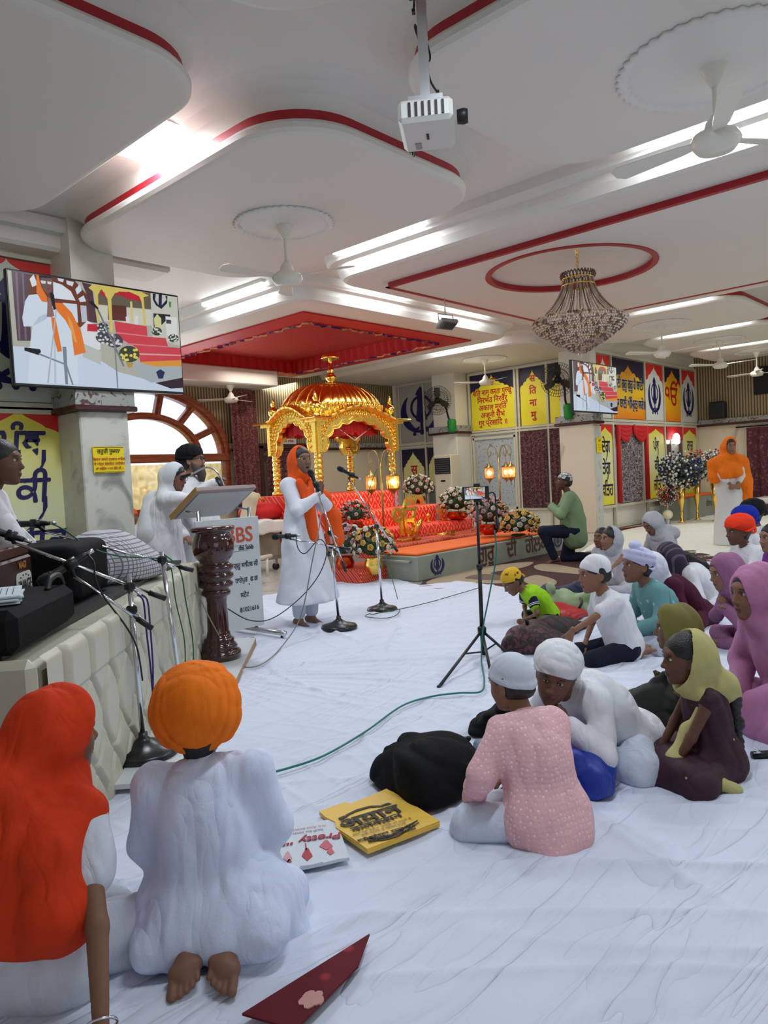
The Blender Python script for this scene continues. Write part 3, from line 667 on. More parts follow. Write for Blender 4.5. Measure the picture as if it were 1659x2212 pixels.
# right wall (Y = 6.54, faces -Y)
YR = 6.52; XS = (13.02, 13.68, 15.25, 16.24, 17.24, 18.16)
frame_grid((0, YR - .02, 0), (1, 0, 0), XS, (.04, .45, 2.07, 2.13, 3.42), 'trim_12', t=.05)
def rp_(x0, x1, z, h): return Panel((x0 + .04, YR - .01, z), (1, 0, 0), x1 - x0 - .08, h)
for i, lab in ((0, 'narrow white poster with navy khanda, almost hidden behind the right television'), (2, 'white poster with navy khanda right of the wide orange poster'), (4, 'white poster with navy khanda in the far corner of the right wall')):
    p = rp_(XS[i], XS[i + 1], 2.17, 1.2).bg(M_prd).arch(M_pw, top=.97, wf=1.0, sh=.66, cusps=2, ogee=.4); p.khanda(.42, .86, M_navy, .95); p.done(lab, )
go = gradient_mat('poster_orange_gradient', (244, 200, 20), (232, 128, 18), 0, 1.2)
p = rp_(XS[1], XS[2], 2.17, 1.2).bg(M_dnavy).arch(go, top=.92, wf=1.0, sh=.66, cusps=3, ogee=.25)
for txt, v in (('ਬਾਣੀ ਗੁਰੂ ਗੁਰੂ ਹੈ ਬਾਣੀ', .58), ('ਵਿਚਿ ਬਾਣੀ ਅੰਮ੍ਰਿਤੁ ਸਾਰੇ॥', .25)):
    p.text(txt, .5, v, .27, M_pw, bold=.016, sx=.64); put_text(p.letters, txt, .27, p.at(.5 * p.w, v * p.h), p.ux, p.uz, M_dnavy, off=.024, sx=.64, bold=.005)
p.done('wide orange poster with two lines of navy Gurmukhi outlined in white')
p = rp_(XS[3], XS[4], 2.17, 1.2).bg(M_dnavy).arch(go, top=.97, wf=1.0, sh=.66, cusps=2, ogee=.4).text('ੴ', .52, .46, .64, M_ptext, bold=.009); p.done('orange poster with one large red Ik Onkar sign between two khanda posters')
gy = gradient_mat('poster_yellow_white', (224, 228, 180), (232, 220, 26), 0, 1.56)
for i, ws, lab in ((0, ('ਦੇਗ', 'ਤੇਗ', 'ਫਤਿਹ'), 'tall yellow banner lettered in navy beside the right marble pillar'), (2, ('ਪੰਥ', 'ਕੀ', 'ਜੀਤ'), 'tall yellow banner between the red swagged curtain and the mirror pane'), (4, ('ਰਾਜ', 'ਕਰੇਗਾ', 'ਖਾਲਸਾ'), 'tall yellow banner lettered in navy in the far corner')):
    p = rp_(XS[i], XS[i + 1], .49, 1.56).bg(M_prd).arch(gy, top=.97, wf=1.0, sh=.84, cusps=1, ogee=.55)
    for j, s_ in enumerate(ws): p.text(s_, .5, .72 - .27 * j, .34, M_dnavy, bold=.008, sx=.75)
    for (u, v) in ((.6, .68), (.6, .41)):
        q = p.at(u * p.w, v * p.h); p.letters.poly([(0, 0), (.02, 0), (.0, -.12), (-.06, -.2), (-.1, -.24), (-.03, -.12)], q, p.ux, p.uz, M_dnavy, off=.021)
    p.done(lab)
curtain((XS[1] + .26, YR + .015, .49), (1, 0, 0), XS[2] - XS[1] - .55, 1.45, pattern_mat('dark_silver_curtain', (58, 34, 40), (170, 162, 160), 'vein', 34, .8, .52, .05), 'dark silver patterned curtain under red swags on the right wall', amp=.014, n=8)
mb = MB(); x0, x1 = XS[1] + .04, XS[2] - .04; xm = (x0 + x1) / 2
for (a, b) in ((x0, xm), (xm, x1)):
    vs = []; fs = []; nx, nz = 20, 12
    for j in range(nz + 1):
        for i in range(nx + 1):
            s_ = i / nx; t = j / nz; sag = 4 * s_ * (1 - s_); z = 2.04 - t * (.10 + .24 * sag); vs.append((a + (b - a) * s_, YR - .085 - .012 * math.sin(t * 24) - .03 * sag, z))
    for j in range(nz):
        for i in range(nx): q = j * (nx + 1) + i; fs.append((q, q + 1, q + nx + 2, q + nx + 1))
    mb.add(vs, fs, M_redcloth, True)
for s_ in (-1, 1):
    a = x0 + .08 if s_ < 0 else x1 - .08; mb.tube([(a, YR - .075, 2.04), (a, YR - .075, 1.5), (a, YR - .07, .5)], [.05, .045, .05], M_redcloth, 10)
mb.sph((xm, YR - .12, 1.95), (.05, .04, .11), M_redcloth)
thing(mb, 'swag_curtain', 'red swagged valance with side drapes on the right wall', 'curtain', org=(xm, YR - .1, 2.04))
mb = MB(); x0, x1 = XS[3] + .04, XS[4] - .04
mb.box(((x0 + x1) / 2, YR - .03, 1.25), (x1 - x0, .02, 1.56), mat('dark_reflecting_glass', (60, 26, 30), .12)); mb.box(((x0 + x1) / 2, YR - .045, 1.9), (x1 - x0, .02, .3), M_redcloth)
mb.box(((x0 + x1) / 2 - .02, YR - .045, 1.1), ((x1 - x0) * .45, .02, 1.2), M_grey); struct(mb, 'window_4')
t = empty('pane_reflection', ((x0 + x1) / 2 - .1, YR - .07, 1.78), 'round white glow imitating a light reflection in the right wall glass pane', 'lamp')  # glowing spheres imitate a light reflection; bulb and bracket are made up
MB().sph((0, -.05, 0), (.12, .07, .12), mat('reflection_glow', (255, 255, 250), emit=9)).sph((-.12, -.04, -.06), (.07, .05, .06), MATS['reflection_glow']).sph((.1, -.04, -.07), (.07, .05, .06), MATS['reflection_glow']).build('bulb', t)
MB().box((0, -.01, -.02), (.2, .03, .2), M_frame).build('bracket', t)
# far right curtain, speaker, socket
curtain((XR - .1, 5.35, .35), (0, -1, 0), 4.2, 1.6, pattern_mat('far_maroon_curtain', (88, 36, 50), (140, 96, 100), 'vein', 9, .8, .6, .1), 'maroon curtain on a rail along the far right wall', amp=.05, n=16)
mb = MB(); mb.tube([(XR - .1, 5.6, 1.98), (XR - .1, 1.0, 1.98)], .015, M_black); thing(mb, 'curtain_rail', 'dark curtain rail with rings on the far right wall', 'curtain rail', org=(XR - .1, 5.6, 1.98))
t = empty('loudspeaker', (XR - .2, 5.95, 2.21), 'black loudspeaker on the ledge of the far right wall', 'speaker'); MB().box((0, 0, .2), (.28, .34, .40), M_black, bev=.03).build('cabinet', t); MB().box((-.142, 0, .2), (.01, .28, .34), mat('speaker_mesh', (32, 32, 34), .7, bump=(300, .6))).build('grille', t)
mb = MB(); mb.box((XR - .02, 5.75, 1.5), (.03, .3, .2), M_pw, bev=.01); thing(mb, 'switch_board', 'white switch board on the plaster behind the standing woman', 'switch', org=(XR, 5.75, 1.5))
p = Panel((12.76, 6.39, 1.5), (1, 0, 0), .2, .28).bg(MATS['notice_yellow']).text('ਜ਼ਰੂਰੀ', .5, .8, .05, M_black).text('ਕਿਰਪਾ ਕਰਕੇ', .5, .5, .03, M_ptext).text('ਮੋਬਾਇਲ', .5, .33, .03, M_ptext).text('ਆਫ ਰੱਖੋ', .5, .17, .03, M_ptext); p.done('small yellow notice board on the right marble pillar', cat='sign', name='notice_board')
mb = MB(); mb.box((13.36, 11.9, .0), (.01, .01, .01), M_frame)

# enclosing walls behind the photographer, solid; added lamps stand for doors
mb = MB(); mb.box((8.5, -4.4, 1.86), (22, .12, 3.72), M_white); struct(mb, 'wall_near')
mb = MB(); mb.box((-2.3, 1.3, 1.86), (.12, 11.4, 3.72), M_white); struct(mb, 'wall_side')
# ================================================================== floor coverings
def sheet_height(X, Y):
    """wrinkle field of the white floor sheets (metres)"""
    h = np.zeros_like(X); rs = np.random.RandomState(3)
    def ridg(a, p=2.0): return (1 - np.abs(np.sin(a))) ** p
    # fan of creases radiating from the corner of the plinth
    cx, cy = 2.65, 4.2; dx, dy = X - cx, Y - cy; r = np.hypot(dx, dy); th = np.arctan2(dy, dx)
    wgt = np.exp(-((r - .9) / .75) ** 2) * np.clip((r - .12) * 6, 0, 1) * np.clip(1.2 - np.abs(th + .75), 0, 1); h += .026 * wgt * (.3 + .7 * np.sin(th * 9 + 1.7 * r) ** 2) * ridg(th * 34 + .5 * np.sin(r * 4) + .8 * r, 2)
    # long soft folds
    for i, (ang, f, a, w) in enumerate(((.95, 5.0, .007, .5), (.35, 7.5, .004, .8), (-.35, 4.1, .006, .6), (1.5, 9, .003, 1.2), (.75, 13, .003, .7), (.1, 16, .002, 1.5))):
        u = X * math.cos(ang) + Y * math.sin(ang); v = -X * math.sin(ang) + Y * math.cos(ang)
        m = np.clip(np.sin(v * w + i * 2.1 + .7 * np.sin(u * .8 + i)) * 1.6, 0, 1)
        h += 3.2 * a * m * ridg(u * f + 1.3 * np.sin(v * w * 1.7 + i) + .5 * np.sin(v * 3.1 * w), 4)
    for i in range(26):
        px, py = rs.uniform(.5, 7), rs.uniform(-.5, 5.5); ang = rs.uniform(0, PI); ln = rs.uniform(.2, .7); wd = rs.uniform(.012, .035)
        u = (X - px) * math.cos(ang) + (Y - py) * math.sin(ang); v = -(X - px) * math.sin(ang) + (Y - py) * math.cos(ang) + .12 * np.sin(u * 3 + i)
        h += rs.uniform(.006, .02) * np.exp(-(v / wd) ** 2) * np.exp(-(u / ln) ** 4)
    return h
def inpoly(X, Y, poly):
    c = np.zeros(X.shape, bool); n = len(poly)
    for i in range(n):
        x1, y1 = poly[i]; x2, y2 = poly[(i + 1) % n]
        if y1 == y2: continue
        t = ((y1 > Y) != (y2 > Y)) & (X < (x2 - x1) * (Y - y1) / (y2 - y1) + x1); c ^= t
    return c
def cloth_sheet(name, poly, step, z0, m, label, hf=sheet_height, amp=1.0, edge_fn=None):
    xs = [p[0] for p in poly]; ys = [p[1] for p in poly]
    gx = np.arange(min(xs), max(xs) + step, step); gy = np.arange(min(ys), max(ys) + step, step); X, Y = np.meshgrid(gx, gy, indexing='ij')
    Z = z0 + amp * hf(X, Y); ins = inpoly(X, Y, poly); q = ins[:-1, :-1] & ins[1:, :-1] & ins[:-1, 1:] & ins[1:, 1:]
    idx = np.arange(X.size).reshape(X.shape); F = np.stack([idx[:-1, :-1][q], idx[1:, :-1][q], idx[1:, 1:][q], idx[:-1, 1:][q]], -1)
    used, inv = np.unique(F, return_inverse=True); V = np.stack([X.ravel(), Y.ravel(), Z.ravel()], -1)[used]; F = inv.reshape(F.shape)
    o = mesh_np(name, [(V, F, m)]); setp(o, label, 'floor sheet'); return o
def crease_mat(name, c, scale=1.0, strength=.75):
    m = mat(name, c, .85); nt, b = nodes(m); tc = N(nt, 'ShaderNodeTexCoord'); prev = None
    for i, (rz, sc, dist, amt, dd) in enumerate(((.5, (.9, 4.2, 1), 1.3, 1.0, .030), (-.6, (1.2, 6, 1), 1.0, .7, .016), (1.3, (2.5, 11, 1), .8, .6, .006))):
        mp = N(nt, 'ShaderNodeMapping'); mp.inputs['Rotation'].default_value = (0, 0, rz); mp.inputs['Scale'].default_value = tuple(k * scale for k in sc); L(nt, tc.outputs['Object'], mp.inputs['Vector'])
        t = N(nt, 'ShaderNodeTexNoise', i_Scale=1.0); t.inputs['Detail'].default_value = 2.5; t.inputs['Distortion'].default_value = dist; L(nt, mp.outputs[0], t.inputs['Vector'])
        a1 = N(nt, 'ShaderNodeMath', operation='SUBTRACT'); a1.inputs[1].default_value = .5; L(nt, t.outputs['Fac'], a1.inputs[0]); a2 = N(nt, 'ShaderNodeMath', operation='ABSOLUTE'); L(nt, a1.outputs[0], a2.inputs[0])
        a3 = N(nt, 'ShaderNodeMath', operation='POWER'); a3.inputs[1].default_value = .55; L(nt, a2.outputs[0], a3.inputs[0])
        bp = N(nt, 'ShaderNodeBump', i_Strength=strength * amt); bp.inputs['Distance'].default_value = dd; L(nt, a3.outputs[0], bp.inputs['Height'])
        if prev is not None: L(nt, prev, bp.inputs['Normal'])
        prev = bp.outputs['Normal']
    L(nt, prev, b.inputs['Normal']); return m
M_sheet = crease_mat('white_cotton_sheet', (214, 219, 234))
g2 = lambda x, y: tuple(G(x, y)[:2])
near_poly = [(-1.5, -1.2), (7.5, -1.2), (9.0, 1.2), (9.3, 3.2), g2(1350, 1285), g2(1190, 1285), g2(1090, 1270), g2(1010, 1258), g2(905, 1266), g2(850, 1250), g2(800, 1252), g2(700, 1262), g2(520, 1300), (2.9, 5.4), (2.6, 4.2), (1.2, 2.75), (-1.5, 2.75)]
cloth_sheet('floor_sheet', near_poly, .0125, .012, M_sheet, 'large wrinkled white cotton sheet covering the floor in the foreground')
far_poly = [(7.3, -1.0), (17.9, -1.0), (17.9, 6.2), (13.4, 6.2), g2(1275, 1178), g2(1250, 1195), g2(1395, 1198), g2(1500, 1190), g2(1500, 1205), (9.0, 3.0), (8.8, 1.0)]
M_sheet2 = crease_mat('cream_cotton_sheet', (232, 230, 216), .6, .25)
cloth_sheet('floor_sheet', far_poly, .03, .008, M_sheet2, 'smoother off-white sheet on the floor at the far right below the wall panels', amp=.5)
# overlapping sheet edge and the maroon carpet showing at the bottom
M_carpet = pattern_mat('maroon_floral_carpet', (96, 8, 26), (150, 40, 50), 'dots', 9, .9, .12, .05)
mb = MB(); vs = [G(525, 2225), G(800, 2048), G(775, 2120), G(640, 2260)]; c = sum(np.array(v) for v in vs) / 4
mb.poly([(v[0], v[1]) for v in vs], (0, 0, .034), (1, 0, 0), (0, 1, 0), M_carpet, th=.006)
mt = mat('carpet_motif', (200, 150, 140), .9); q = G(675, 2195)
for i in range(5): mb.poly([(q[0] + .018 * math.cos(a) + .016 * math.cos(i * 1.256), q[1] + .012 * math.sin(a) + .016 * math.sin(i * 1.256)) for a in [2 * PI * j / 8 for j in range(8)]], (0, 0, .036 + .0003 * i), (1, 0, 0), (0, 1, 0), mt, th=.006)
thing(mb, 'carpet', 'maroon patterned carpet showing in a gap of the sheets at the bottom edge', 'carpet', org=(c[0], c[1], 0))
# brown swirl rug
M_rugb = mat('rug_brown', (70, 40, 38), .95, bump=(200, .5)); M_rugt = mat('rug_tan', (166, 148, 122), .95, bump=(200, .5)); M_rugm = mat('rug_taupe', (112, 92, 78), .95, bump=(200, .5))
mb = MB(); P = [g2(900, 1275), g2(935, 1232), g2(1200, 1188), g2(1290, 1200), g2(1395, 1196), g2(1520, 1196), (8.8, 2.6), g2(1350, 1300), g2(1190, 1300), g2(1060, 1285)]
mb.poly(P, (0, 0, .004), (1, 0, 0), (0, 1, 0), M_rugb, th=.008)
def blob(pts, m, z): mb.poly([(p.x, p.y) for p in catmull([(*g2(*q), 0) for q in pts], 6, True)], (0, 0, z), (1, 0, 0), (0, 1, 0), m, th=.002)
blob([(920, 1262), (985, 1238), (1080, 1222), (1150, 1216), (1130, 1228), (1060, 1240), (1110, 1250), (1090, 1262), (1000, 1262)], M_rugt, .0125)
blob([(1005, 1252), (1040, 1243), (1100, 1248), (1080, 1256)], M_rugm, .0145)
blob([(1155, 1224), (1190, 1220), (1260, 1232), (1330, 1240), (1320, 1248), (1220, 1240), (1165, 1234)], M_rugt, .0125)
blob([(1192, 1207), (1235, 1200), (1300, 1203), (1290, 1212), (1230, 1214), (1198, 1212)], M_rugt, .0125)
blob([(1130, 1255), (1160, 1245), (1200, 1256), (1195, 1268), (1160, 1270)], M_rugt, .0125)
blob([(1265, 1193), (1310, 1190), (1330, 1196), (1290, 1200)], M_rugt, .0125)
blob([(1395, 1199), (1440, 1197), (1420, 1206), (1390, 1210)], M_rugm, .0125)
thing(mb, 'rug', 'dark brown rug with tan swirls in front of the grey donation box', 'rug', org=(8, 4.6, 0))
mb = MB(); a, b = G(1292, 1152), G(1430, 1132); mb.tube([(a[0], a[1], .012), (b[0], b[1], .012)], .02, mat('rolled_red_cloth', (120, 30, 30), .9)); thing(mb, 'carpet_roll', 'dark red carpet edge along the foot of the right panel wall', 'carpet', org=(a[0], a[1], 0))

# ================================================================== picture shown on the screens
def homog(src, dst):
    A = []; b = []
    for (x, y), (u, v) in zip(src, dst): A += [[x, y, 1, 0, 0, 0, -u * x, -u * y], [0, 0, 0, x, y, 1, -v * x, -v * y]]; b += [u, v]
    h = np.linalg.solve(np.array(A, float), np.array(b, float)); return lambda x, y: tuple((np.array([h[0] * x + h[1] * y + h[2], h[3] * x + h[4] * y + h[5]]) / (h[6] * x + h[7] * y + 1)))
_H = homog([(28, 50), (1568, 274), (1592, 1140), (72, 1072)], [(0, 1), (1, 1), (1, 0), (0, 0)])
def em(c, s=.75):
    m = mat('screen_%02x%02x%02x' % c, c, emit=s, spec=.2, rough=.3); nodes(m)[1].inputs['Base Color'].default_value = (.01, .01, .01, 1); return m
SCR = []
def sp(c, *pts): SCR.append((c, pts))
sp((190, 190, 178), (28, 50), (1568, 274), (1592, 1140), (72, 1072))
sp((214, 230, 250), (50, 740), (700, 760), (1000, 960), (1592, 1120), (1592, 1140), (72, 1072))
sp((90, 70, 84), (65, 55), (215, 80), (225, 690), (100, 690)); sp((130, 110, 120), (100, 70), (120, 72), (130, 680), (112, 680)); sp((130, 110, 120), (160, 75), (175, 78), (185, 680), (168, 680))
sp((120, 60, 40), (215, 80), (430, 90), (640, 130), (740, 260), (760, 510), (720, 560), (215, 560))
sp((236, 246, 255), (228, 130), (265, 80), (300, 180), (250, 200)); sp((236, 246, 255), (440, 150), (520, 175), (600, 235), (640, 320), (440, 300)); sp((225, 240, 255), (560, 135), (630, 150), (615, 190), (565, 170))
sp((225, 240, 255), (640, 215), (680, 170), (700, 225), (655, 265)); sp((225, 240, 255), (665, 300), (715, 270), (735, 325), (680, 330)); sp((225, 240, 255), (480, 110), (540, 115), (530, 155), (490, 140))
sp((225, 240, 255), (520, 340), (650, 350), (655, 520), (540, 500)); sp((200, 210, 225), (680, 360), (735, 365), (740, 510), (690, 515)); sp((90, 60, 70), (700, 150), (790, 170), (830, 520), (760, 510), (740, 260))
sp((110, 100, 84), (820, 190), (1340, 240), (1335, 390), (840, 350)); sp((220, 220, 205), (840, 355), (1335, 395), (1335, 540), (850, 500)); sp((100, 50, 40), (930, 350), (1100, 360), (1100, 500), (930, 490))
sp((214, 214, 205), (1325, 240), (1568, 274), (1580, 720), (1330, 640)); sp((26, 34, 70), (1345, 245), (1375, 245), (1365, 300), (1395, 350), (1400, 250), (1430, 250), (1425, 350), (1470, 300), (1460, 262), (1480, 266), (1475, 330), (1430, 375), (1420, 385), (1370, 350), (1345, 300))
sp((30, 30, 40), (1345, 425), (1500, 435), (1500, 450), (1345, 600)); sp((225, 222, 160), (1350, 470), (1380, 430), (1415, 470), (1415, 600), (1355, 600)); sp((235, 238, 235), (1455, 450), (1560, 460), (1560, 640), (1460, 630)); sp((60, 70, 80), (1460, 480), (1505, 484), (1505, 520), (1460, 516)); sp((60, 160, 60), (1490, 315), (1512, 318), (1510, 370), (1492, 365))
sp((230, 210, 110), (760, 200), (800, 165), (960, 180), (1100, 200), (1240, 230), (1310, 265), (1260, 280), (1275, 540), (1255, 540), (1240, 320), (1130, 230), (1000, 245), (965, 300), (970, 600), (945, 600), (930, 300), (880, 210), (845, 260), (845, 520), (830, 520), (810, 240))
sp((200, 40, 60), (990, 260), (1040, 230), (1140, 235), (1220, 270), (1240, 320), (1180, 310), (1120, 300), (1060, 270)); sp((200, 40, 60), (860, 220), (905, 240), (915, 290), (870, 260))
sp((230, 214, 140), (1135, 320), (1155, 320), (1160, 500), (1140, 500)); sp((235, 235, 235), (1090, 460), (1120, 450), (1125, 540), (1095, 530)); sp((235, 235, 235), (1170, 450), (1205, 455), (1200, 540), (1165, 540))
sp((222, 70, 84), (985, 500), (1280, 545), (1285, 640), (1450, 650), (1470, 730), (1585, 740), (1585, 860), (1210, 870), (1180, 740), (1000, 640)); sp((236, 140, 150), (1000, 600), (1285, 630), (1285, 640), (1000, 612)); sp((236, 140, 150), (1090, 700), (1470, 726), (1470, 734), (1090, 712)); sp((240, 170, 170), (1190, 790), (1585, 800), (1585, 812), (1190, 806))
sp((235, 240, 246), (680, 560), (740, 500), (860, 560), (850, 760), (760, 780), (680, 720)); sp((206, 40, 60), (740, 530), (830, 530), (830, 600), (735, 595)); sp((200, 205, 200), (680, 700), (860, 780), (850, 900), (690, 830))
for cx_, cy_, rr, c1, c2 in ((880, 560, 55, (60, 70, 70), (220, 225, 230)), (880, 650, 70, (70, 76, 80), (225, 225, 232)), (980, 680, 80, (80, 72, 84), (235, 225, 235)), (1110, 800, 95, (60, 74, 48), (240, 220, 110)), (1370, 590, 48, (60, 80, 60), (240, 236, 230)), (1520, 650, 48, (60, 76, 66), (236, 240, 240))):
    sp(c1, *[(cx_ + rr * math.cos(a) * 1.0, cy_ + rr * .8 * math.sin(a)) for a in [2 * PI * i / 14 for i in range(14)]])
    rs = random.Random(cx_)
    for k in range(13):
        a, q = rs.uniform(0, 6.28), rr * math.sqrt(rs.uniform(0, .85)); x_, y_ = cx_ + q * math.cos(a), cy_ + .8 * q * math.sin(a); sp(c2, *[(x_ + rr * .17 * math.cos(b), y_ + rr * .15 * math.sin(b)) for b in [2 * PI * i / 6 for i in range(6)]])
sp((190, 160, 60), (1080, 880), (1145, 880), (1130, 920), (1095, 920)); sp((180, 190, 195), (1150, 880), (1590, 900), (1590, 1000), (1310, 1060), (1190, 1000)); sp((238, 160, 60), (1190, 870), (1590, 850), (1590, 905), (1330, 910)); sp((30, 40, 90), (1350, 960), (1390, 935), (1430, 960), (1410, 1020), (1370, 1020)); sp((50, 30, 50), (1340, 1060), (1590, 1010), (1590, 1100), (1480, 1110))
sp((226, 240, 255), (215, 275), (290, 265), (380, 330), (480, 420), (560, 420), (640, 740), (640, 1075), (180, 1072), (215, 700), (240, 560), (160, 560), (150, 480), (180, 330)); sp((200, 216, 238), (240, 560), (350, 500), (375, 480), (370, 440), (300, 470), (250, 540)); sp((200, 216, 238), (430, 600), (445, 600), (440, 1070), (420, 1070))
sp((246, 130, 40), (290, 90), (310, 90), (330, 200), (380, 290), (380, 340), (330, 330), (285, 250)); sp((246, 130, 40), (440, 340), (520, 345), (600, 430), (680, 600), (715, 790), (610, 820), (590, 600), (540, 500), (470, 420)); sp((246, 130, 40), (410, 470), (450, 480), (500, 780), (460, 790), (425, 640)); sp((250, 170, 80), (560, 450), (600, 520), (640, 700), (620, 700), (570, 540))
sp((120, 92, 86), (315, 95), (430, 110), (440, 160), (425, 240), (385, 260), (345, 220), (318, 160)); sp((40, 34, 36), (310, 85), (425, 100), (430, 120), (330, 115), (318, 150)); sp((150, 60, 60), (375, 205), (410, 210), (405, 225), (380, 222)); sp((230, 235, 240), (325, 140), (375, 145), (370, 170), (335, 168)); sp((230, 235, 240), (385, 148), (425, 152), (420, 175), (390, 172))
sp((150, 115, 105), (385, 290), (410, 300), (440, 460), (420, 470), (370, 470), (375, 440)); sp((24, 26, 34), (405, 260), (425, 245), (445, 270), (455, 400), (435, 410)); sp((24, 26, 34), (755, 330), (785, 315), (845, 385), (835, 400)); sp((120, 130, 140), (830, 400), (845, 395), (1065, 910), (1050, 915)); sp((130, 140, 150), (970, 620), (985, 620), (1000, 1110), (990, 1110))
sp((20, 24, 30), (160, 750), (300, 765), (310, 785), (290, 820), (160, 780)); sp((130, 145, 160), (290, 800), (520, 890), (520, 905), (285, 815)); sp((130, 145, 160), (505, 740), (540, 740), (545, 1080), (520, 1080)); sp((190, 195, 210), (455, 400), (465, 400), (370, 1070), (355, 1070)); sp((130, 145, 160), (540, 900), (595, 1085), (580, 1085), (530, 920))
def screen_picture(parent, wd, h, eps=.0012, s=.75, skip=1):
    """flat picture in the parent's local X-Z plane facing -Y"""
    mb = MB()
    for i, (c, pts) in enumerate(SCR):
        uv = [_H(*p) for p in pts]; uv = [(min(1, max(0, a)) * wd - wd / 2, min(1, max(0, b)) * h) for a, b in uv]
        mb.poly(uv, (0, -.0005 - eps * (i * .02 + 1), 0), (1, 0, 0), (0, 0, 1), em(c, s))
    return mb.build('screen', parent)
def television(bl, br, z0, h, label, name='television', arm=0):
    bl = np.array(bl); br = np.array(br); wd = float(np.hypot(*(br - bl))); c = (bl + br) / 2; a = math.atan2(br[1] - bl[1], br[0] - bl[0])
    t = empty(name, (c[0], c[1], z0), label, 'television', rz=a)
    MB().box((0, .03, h / 2), (wd, .05, h), M_black, bev=.006).build('casing', t)
    screen_picture(t, wd - .03, h - .04).location = (0, .003, .022)
    MB().box((0, .065, h / 2), (.3, .03, .25), M_black).box((0, .06 + arm / 2, h / 2), (.08, arm, .08), M_black).build('wall_bracket', t); return t
tl = W(22, 578, 1, 6.4); television(W(30, 830, 1, 6.42)[:2], W(398, 838, 1, 6.40)[:2], 2.17, .97, 'large wide television hanging in front of the left posters, showing the singer')
a = W(1239, 889, 1, 6.05); b = W(1335, 892, 1, 6.05); television(a[:2], b[:2], float(a[2]), float(W(1239, 777, 1, 6.05)[2] - a[2]), 'smaller television beside the right marble pillar, showing the same singer', arm=.32)

# ================================================================== ceiling things
M_plaster = mat('plaster_white', (224, 222, 218), .6); M_fanw = mat('fan_enamel', (226, 222, 208), .35)
def ceiling_fan(x, y, z, label, R=.5, rod=.38, a0=.3, rose=True, group='ceiling fans'):
    t = empty('ceiling_fan', (x, y, z), label, 'fan', group)
    if rose:
        mb = MB(); n = 44
        mb.lathe([(R * 1.02, 0), (R * 1.03, -.012), (R * .99, -.022), (R * .93, -.016), (R * .90, -.004)], (0, 0, 0), M_plaster, n * 4, flute=.022, fn=n)
        mb.lathe([(R * .97, 0), (R * .95, -.008), (R * .8, -.006), (R * .45, -.012), (R * .3, -.03), (R * .22, -.022), (.02, -.03)], (0, 0, 0), M_plaster, 88, flute=.012, fn=44)
        rt = mb.build('ceiling_rose', t)
    MB().lathe([(.02, -.13), (.075, -.03), (.08, 0)], (0, 0, 0), M_fanw, 20).build('canopy_cup', t)
    MB().tube([(0, 0, -.03), (0, 0, -rod)], .013, M_fanw).build('rod', t)
    MB().lathe([(.02, -rod + .06), (.05, -rod + .02), (.06, -rod - .02), (.12, -rod - .05), (.135, -rod - .085), (.12, -rod - .11), (.1, -rod - .135), (0, -rod - .14)], (0, 0, 0), M_fanw, 28).build('motor', t)
    for k in range(3):
        a = a0 + k * 2 * PI / 3; mb = MB(); Rz = Matrix.Rotation(a, 3, 'Z') @ Matrix.Rotation(.2, 3, 'X')
        pts = [(.12, -.03), (.2, -.045), (.58, -.07), (.62, -.03), (.62, .04), (.58, .07), (.2, .045), (.12, .03)]
        vs = [Rz @ Vector((px, py, s)) for s in (-.003, .003) for px, py in pts]
        mb.add([(v.x, v.y, v.z - rod - .07) for v in vs], [tuple(range(7, -1, -1)), tuple(range(8, 16))] + [(i, (i + 1) % 8, 8 + (i + 1) % 8, 8 + i) for i in range(8)], M_fanw); mb.build('blade', t)
    return t
ceiling_fan(4.17, 4.87, 3.45, 'white ceiling fan under a scalloped rose on the lobe above the singer', R=.41, a0=.9)
ceiling_fan(4.40, 1.42, 3.45, 'white ceiling fan at the upper right under the largest scalloped rose', R=.5, rod=.34, a0=1.5)
ceiling_fan(12.0, 8.28, 3.45, 'white ceiling fan in front of the yellow Hindi verse poster', R=.42, a0=.2)
ceiling_fan(11.75, 4.7, 3.45, 'white ceiling fan just right of the chandelier', R=.42, a0=2.5)
ceiling_fan(14.3, 4.65, 3.45, 'white ceiling fan near the right edge, between two others in the row', R=.42, a0=.4)
ceiling_fan(16.5, 4.65, 3.45, 'farthest white ceiling fan, in front of the dark opening at the right edge', R=.42, a0=1.4)
_q = W(499, 860, 1, 11.5); ceiling_fan(_q[0], 11.5, 3.13, 'small white ceiling fan near the rose curtain by the arched window', rod=.2, rose=False)
# projector
t = empty('projector', (2.79, 2.19, 2.84), 'white projector hanging from a pole on the ceiling, with loose black cables', 'projector', rz=.62)
mb = MB(); mb.box((0, 0, .05), (.33, .25, .10), mat('projector_shell', (216, 214, 206), .4), bev=.018)
for i in range(6): mb.box((-.168, -.08 + .03 * i, .05), (.006, .012, .06), M_black)
mb.build('body', t)
mb = MB(); mb.box((.168, 0, .04), (.006, .2, .055), mat('port_panel', (70, 72, 80), .5))
for i in range(6): mb.box((.172, -.08 + .032 * i, .035), (.006, .018, .012 + .006 * (i % 2)), mat('port_blue', (40, 60, 160), .4) if i == 2 else M_pw)
mb.build('port_panel', t)
MB().lathe([(.03, 0), (.035, .03), (.03, .05)], (-.05, -.14, .05), M_black, 16, Matrix.Rotation(PI / 2, 3, 'X')).build('lens', t)
MB().box((0, 0, -.002), (.05, .012, .006), M_black).box((.09, .05, -.002), (.06, .03, .006), mat('shade_grey', (150, 150, 146), .5)).build('base_marking', t)
MB().box((-.06, 0, .125), (.05, .16, .05), M_steel).box((-.06, 0, .38), (.035, .045, .5), M_steel).box((-.06, 0, .74), (.045, .055, .34), M_steel).box((-.06, 0, .872), (.14, .14, .012), M_steel).build('ceiling_mount', t)
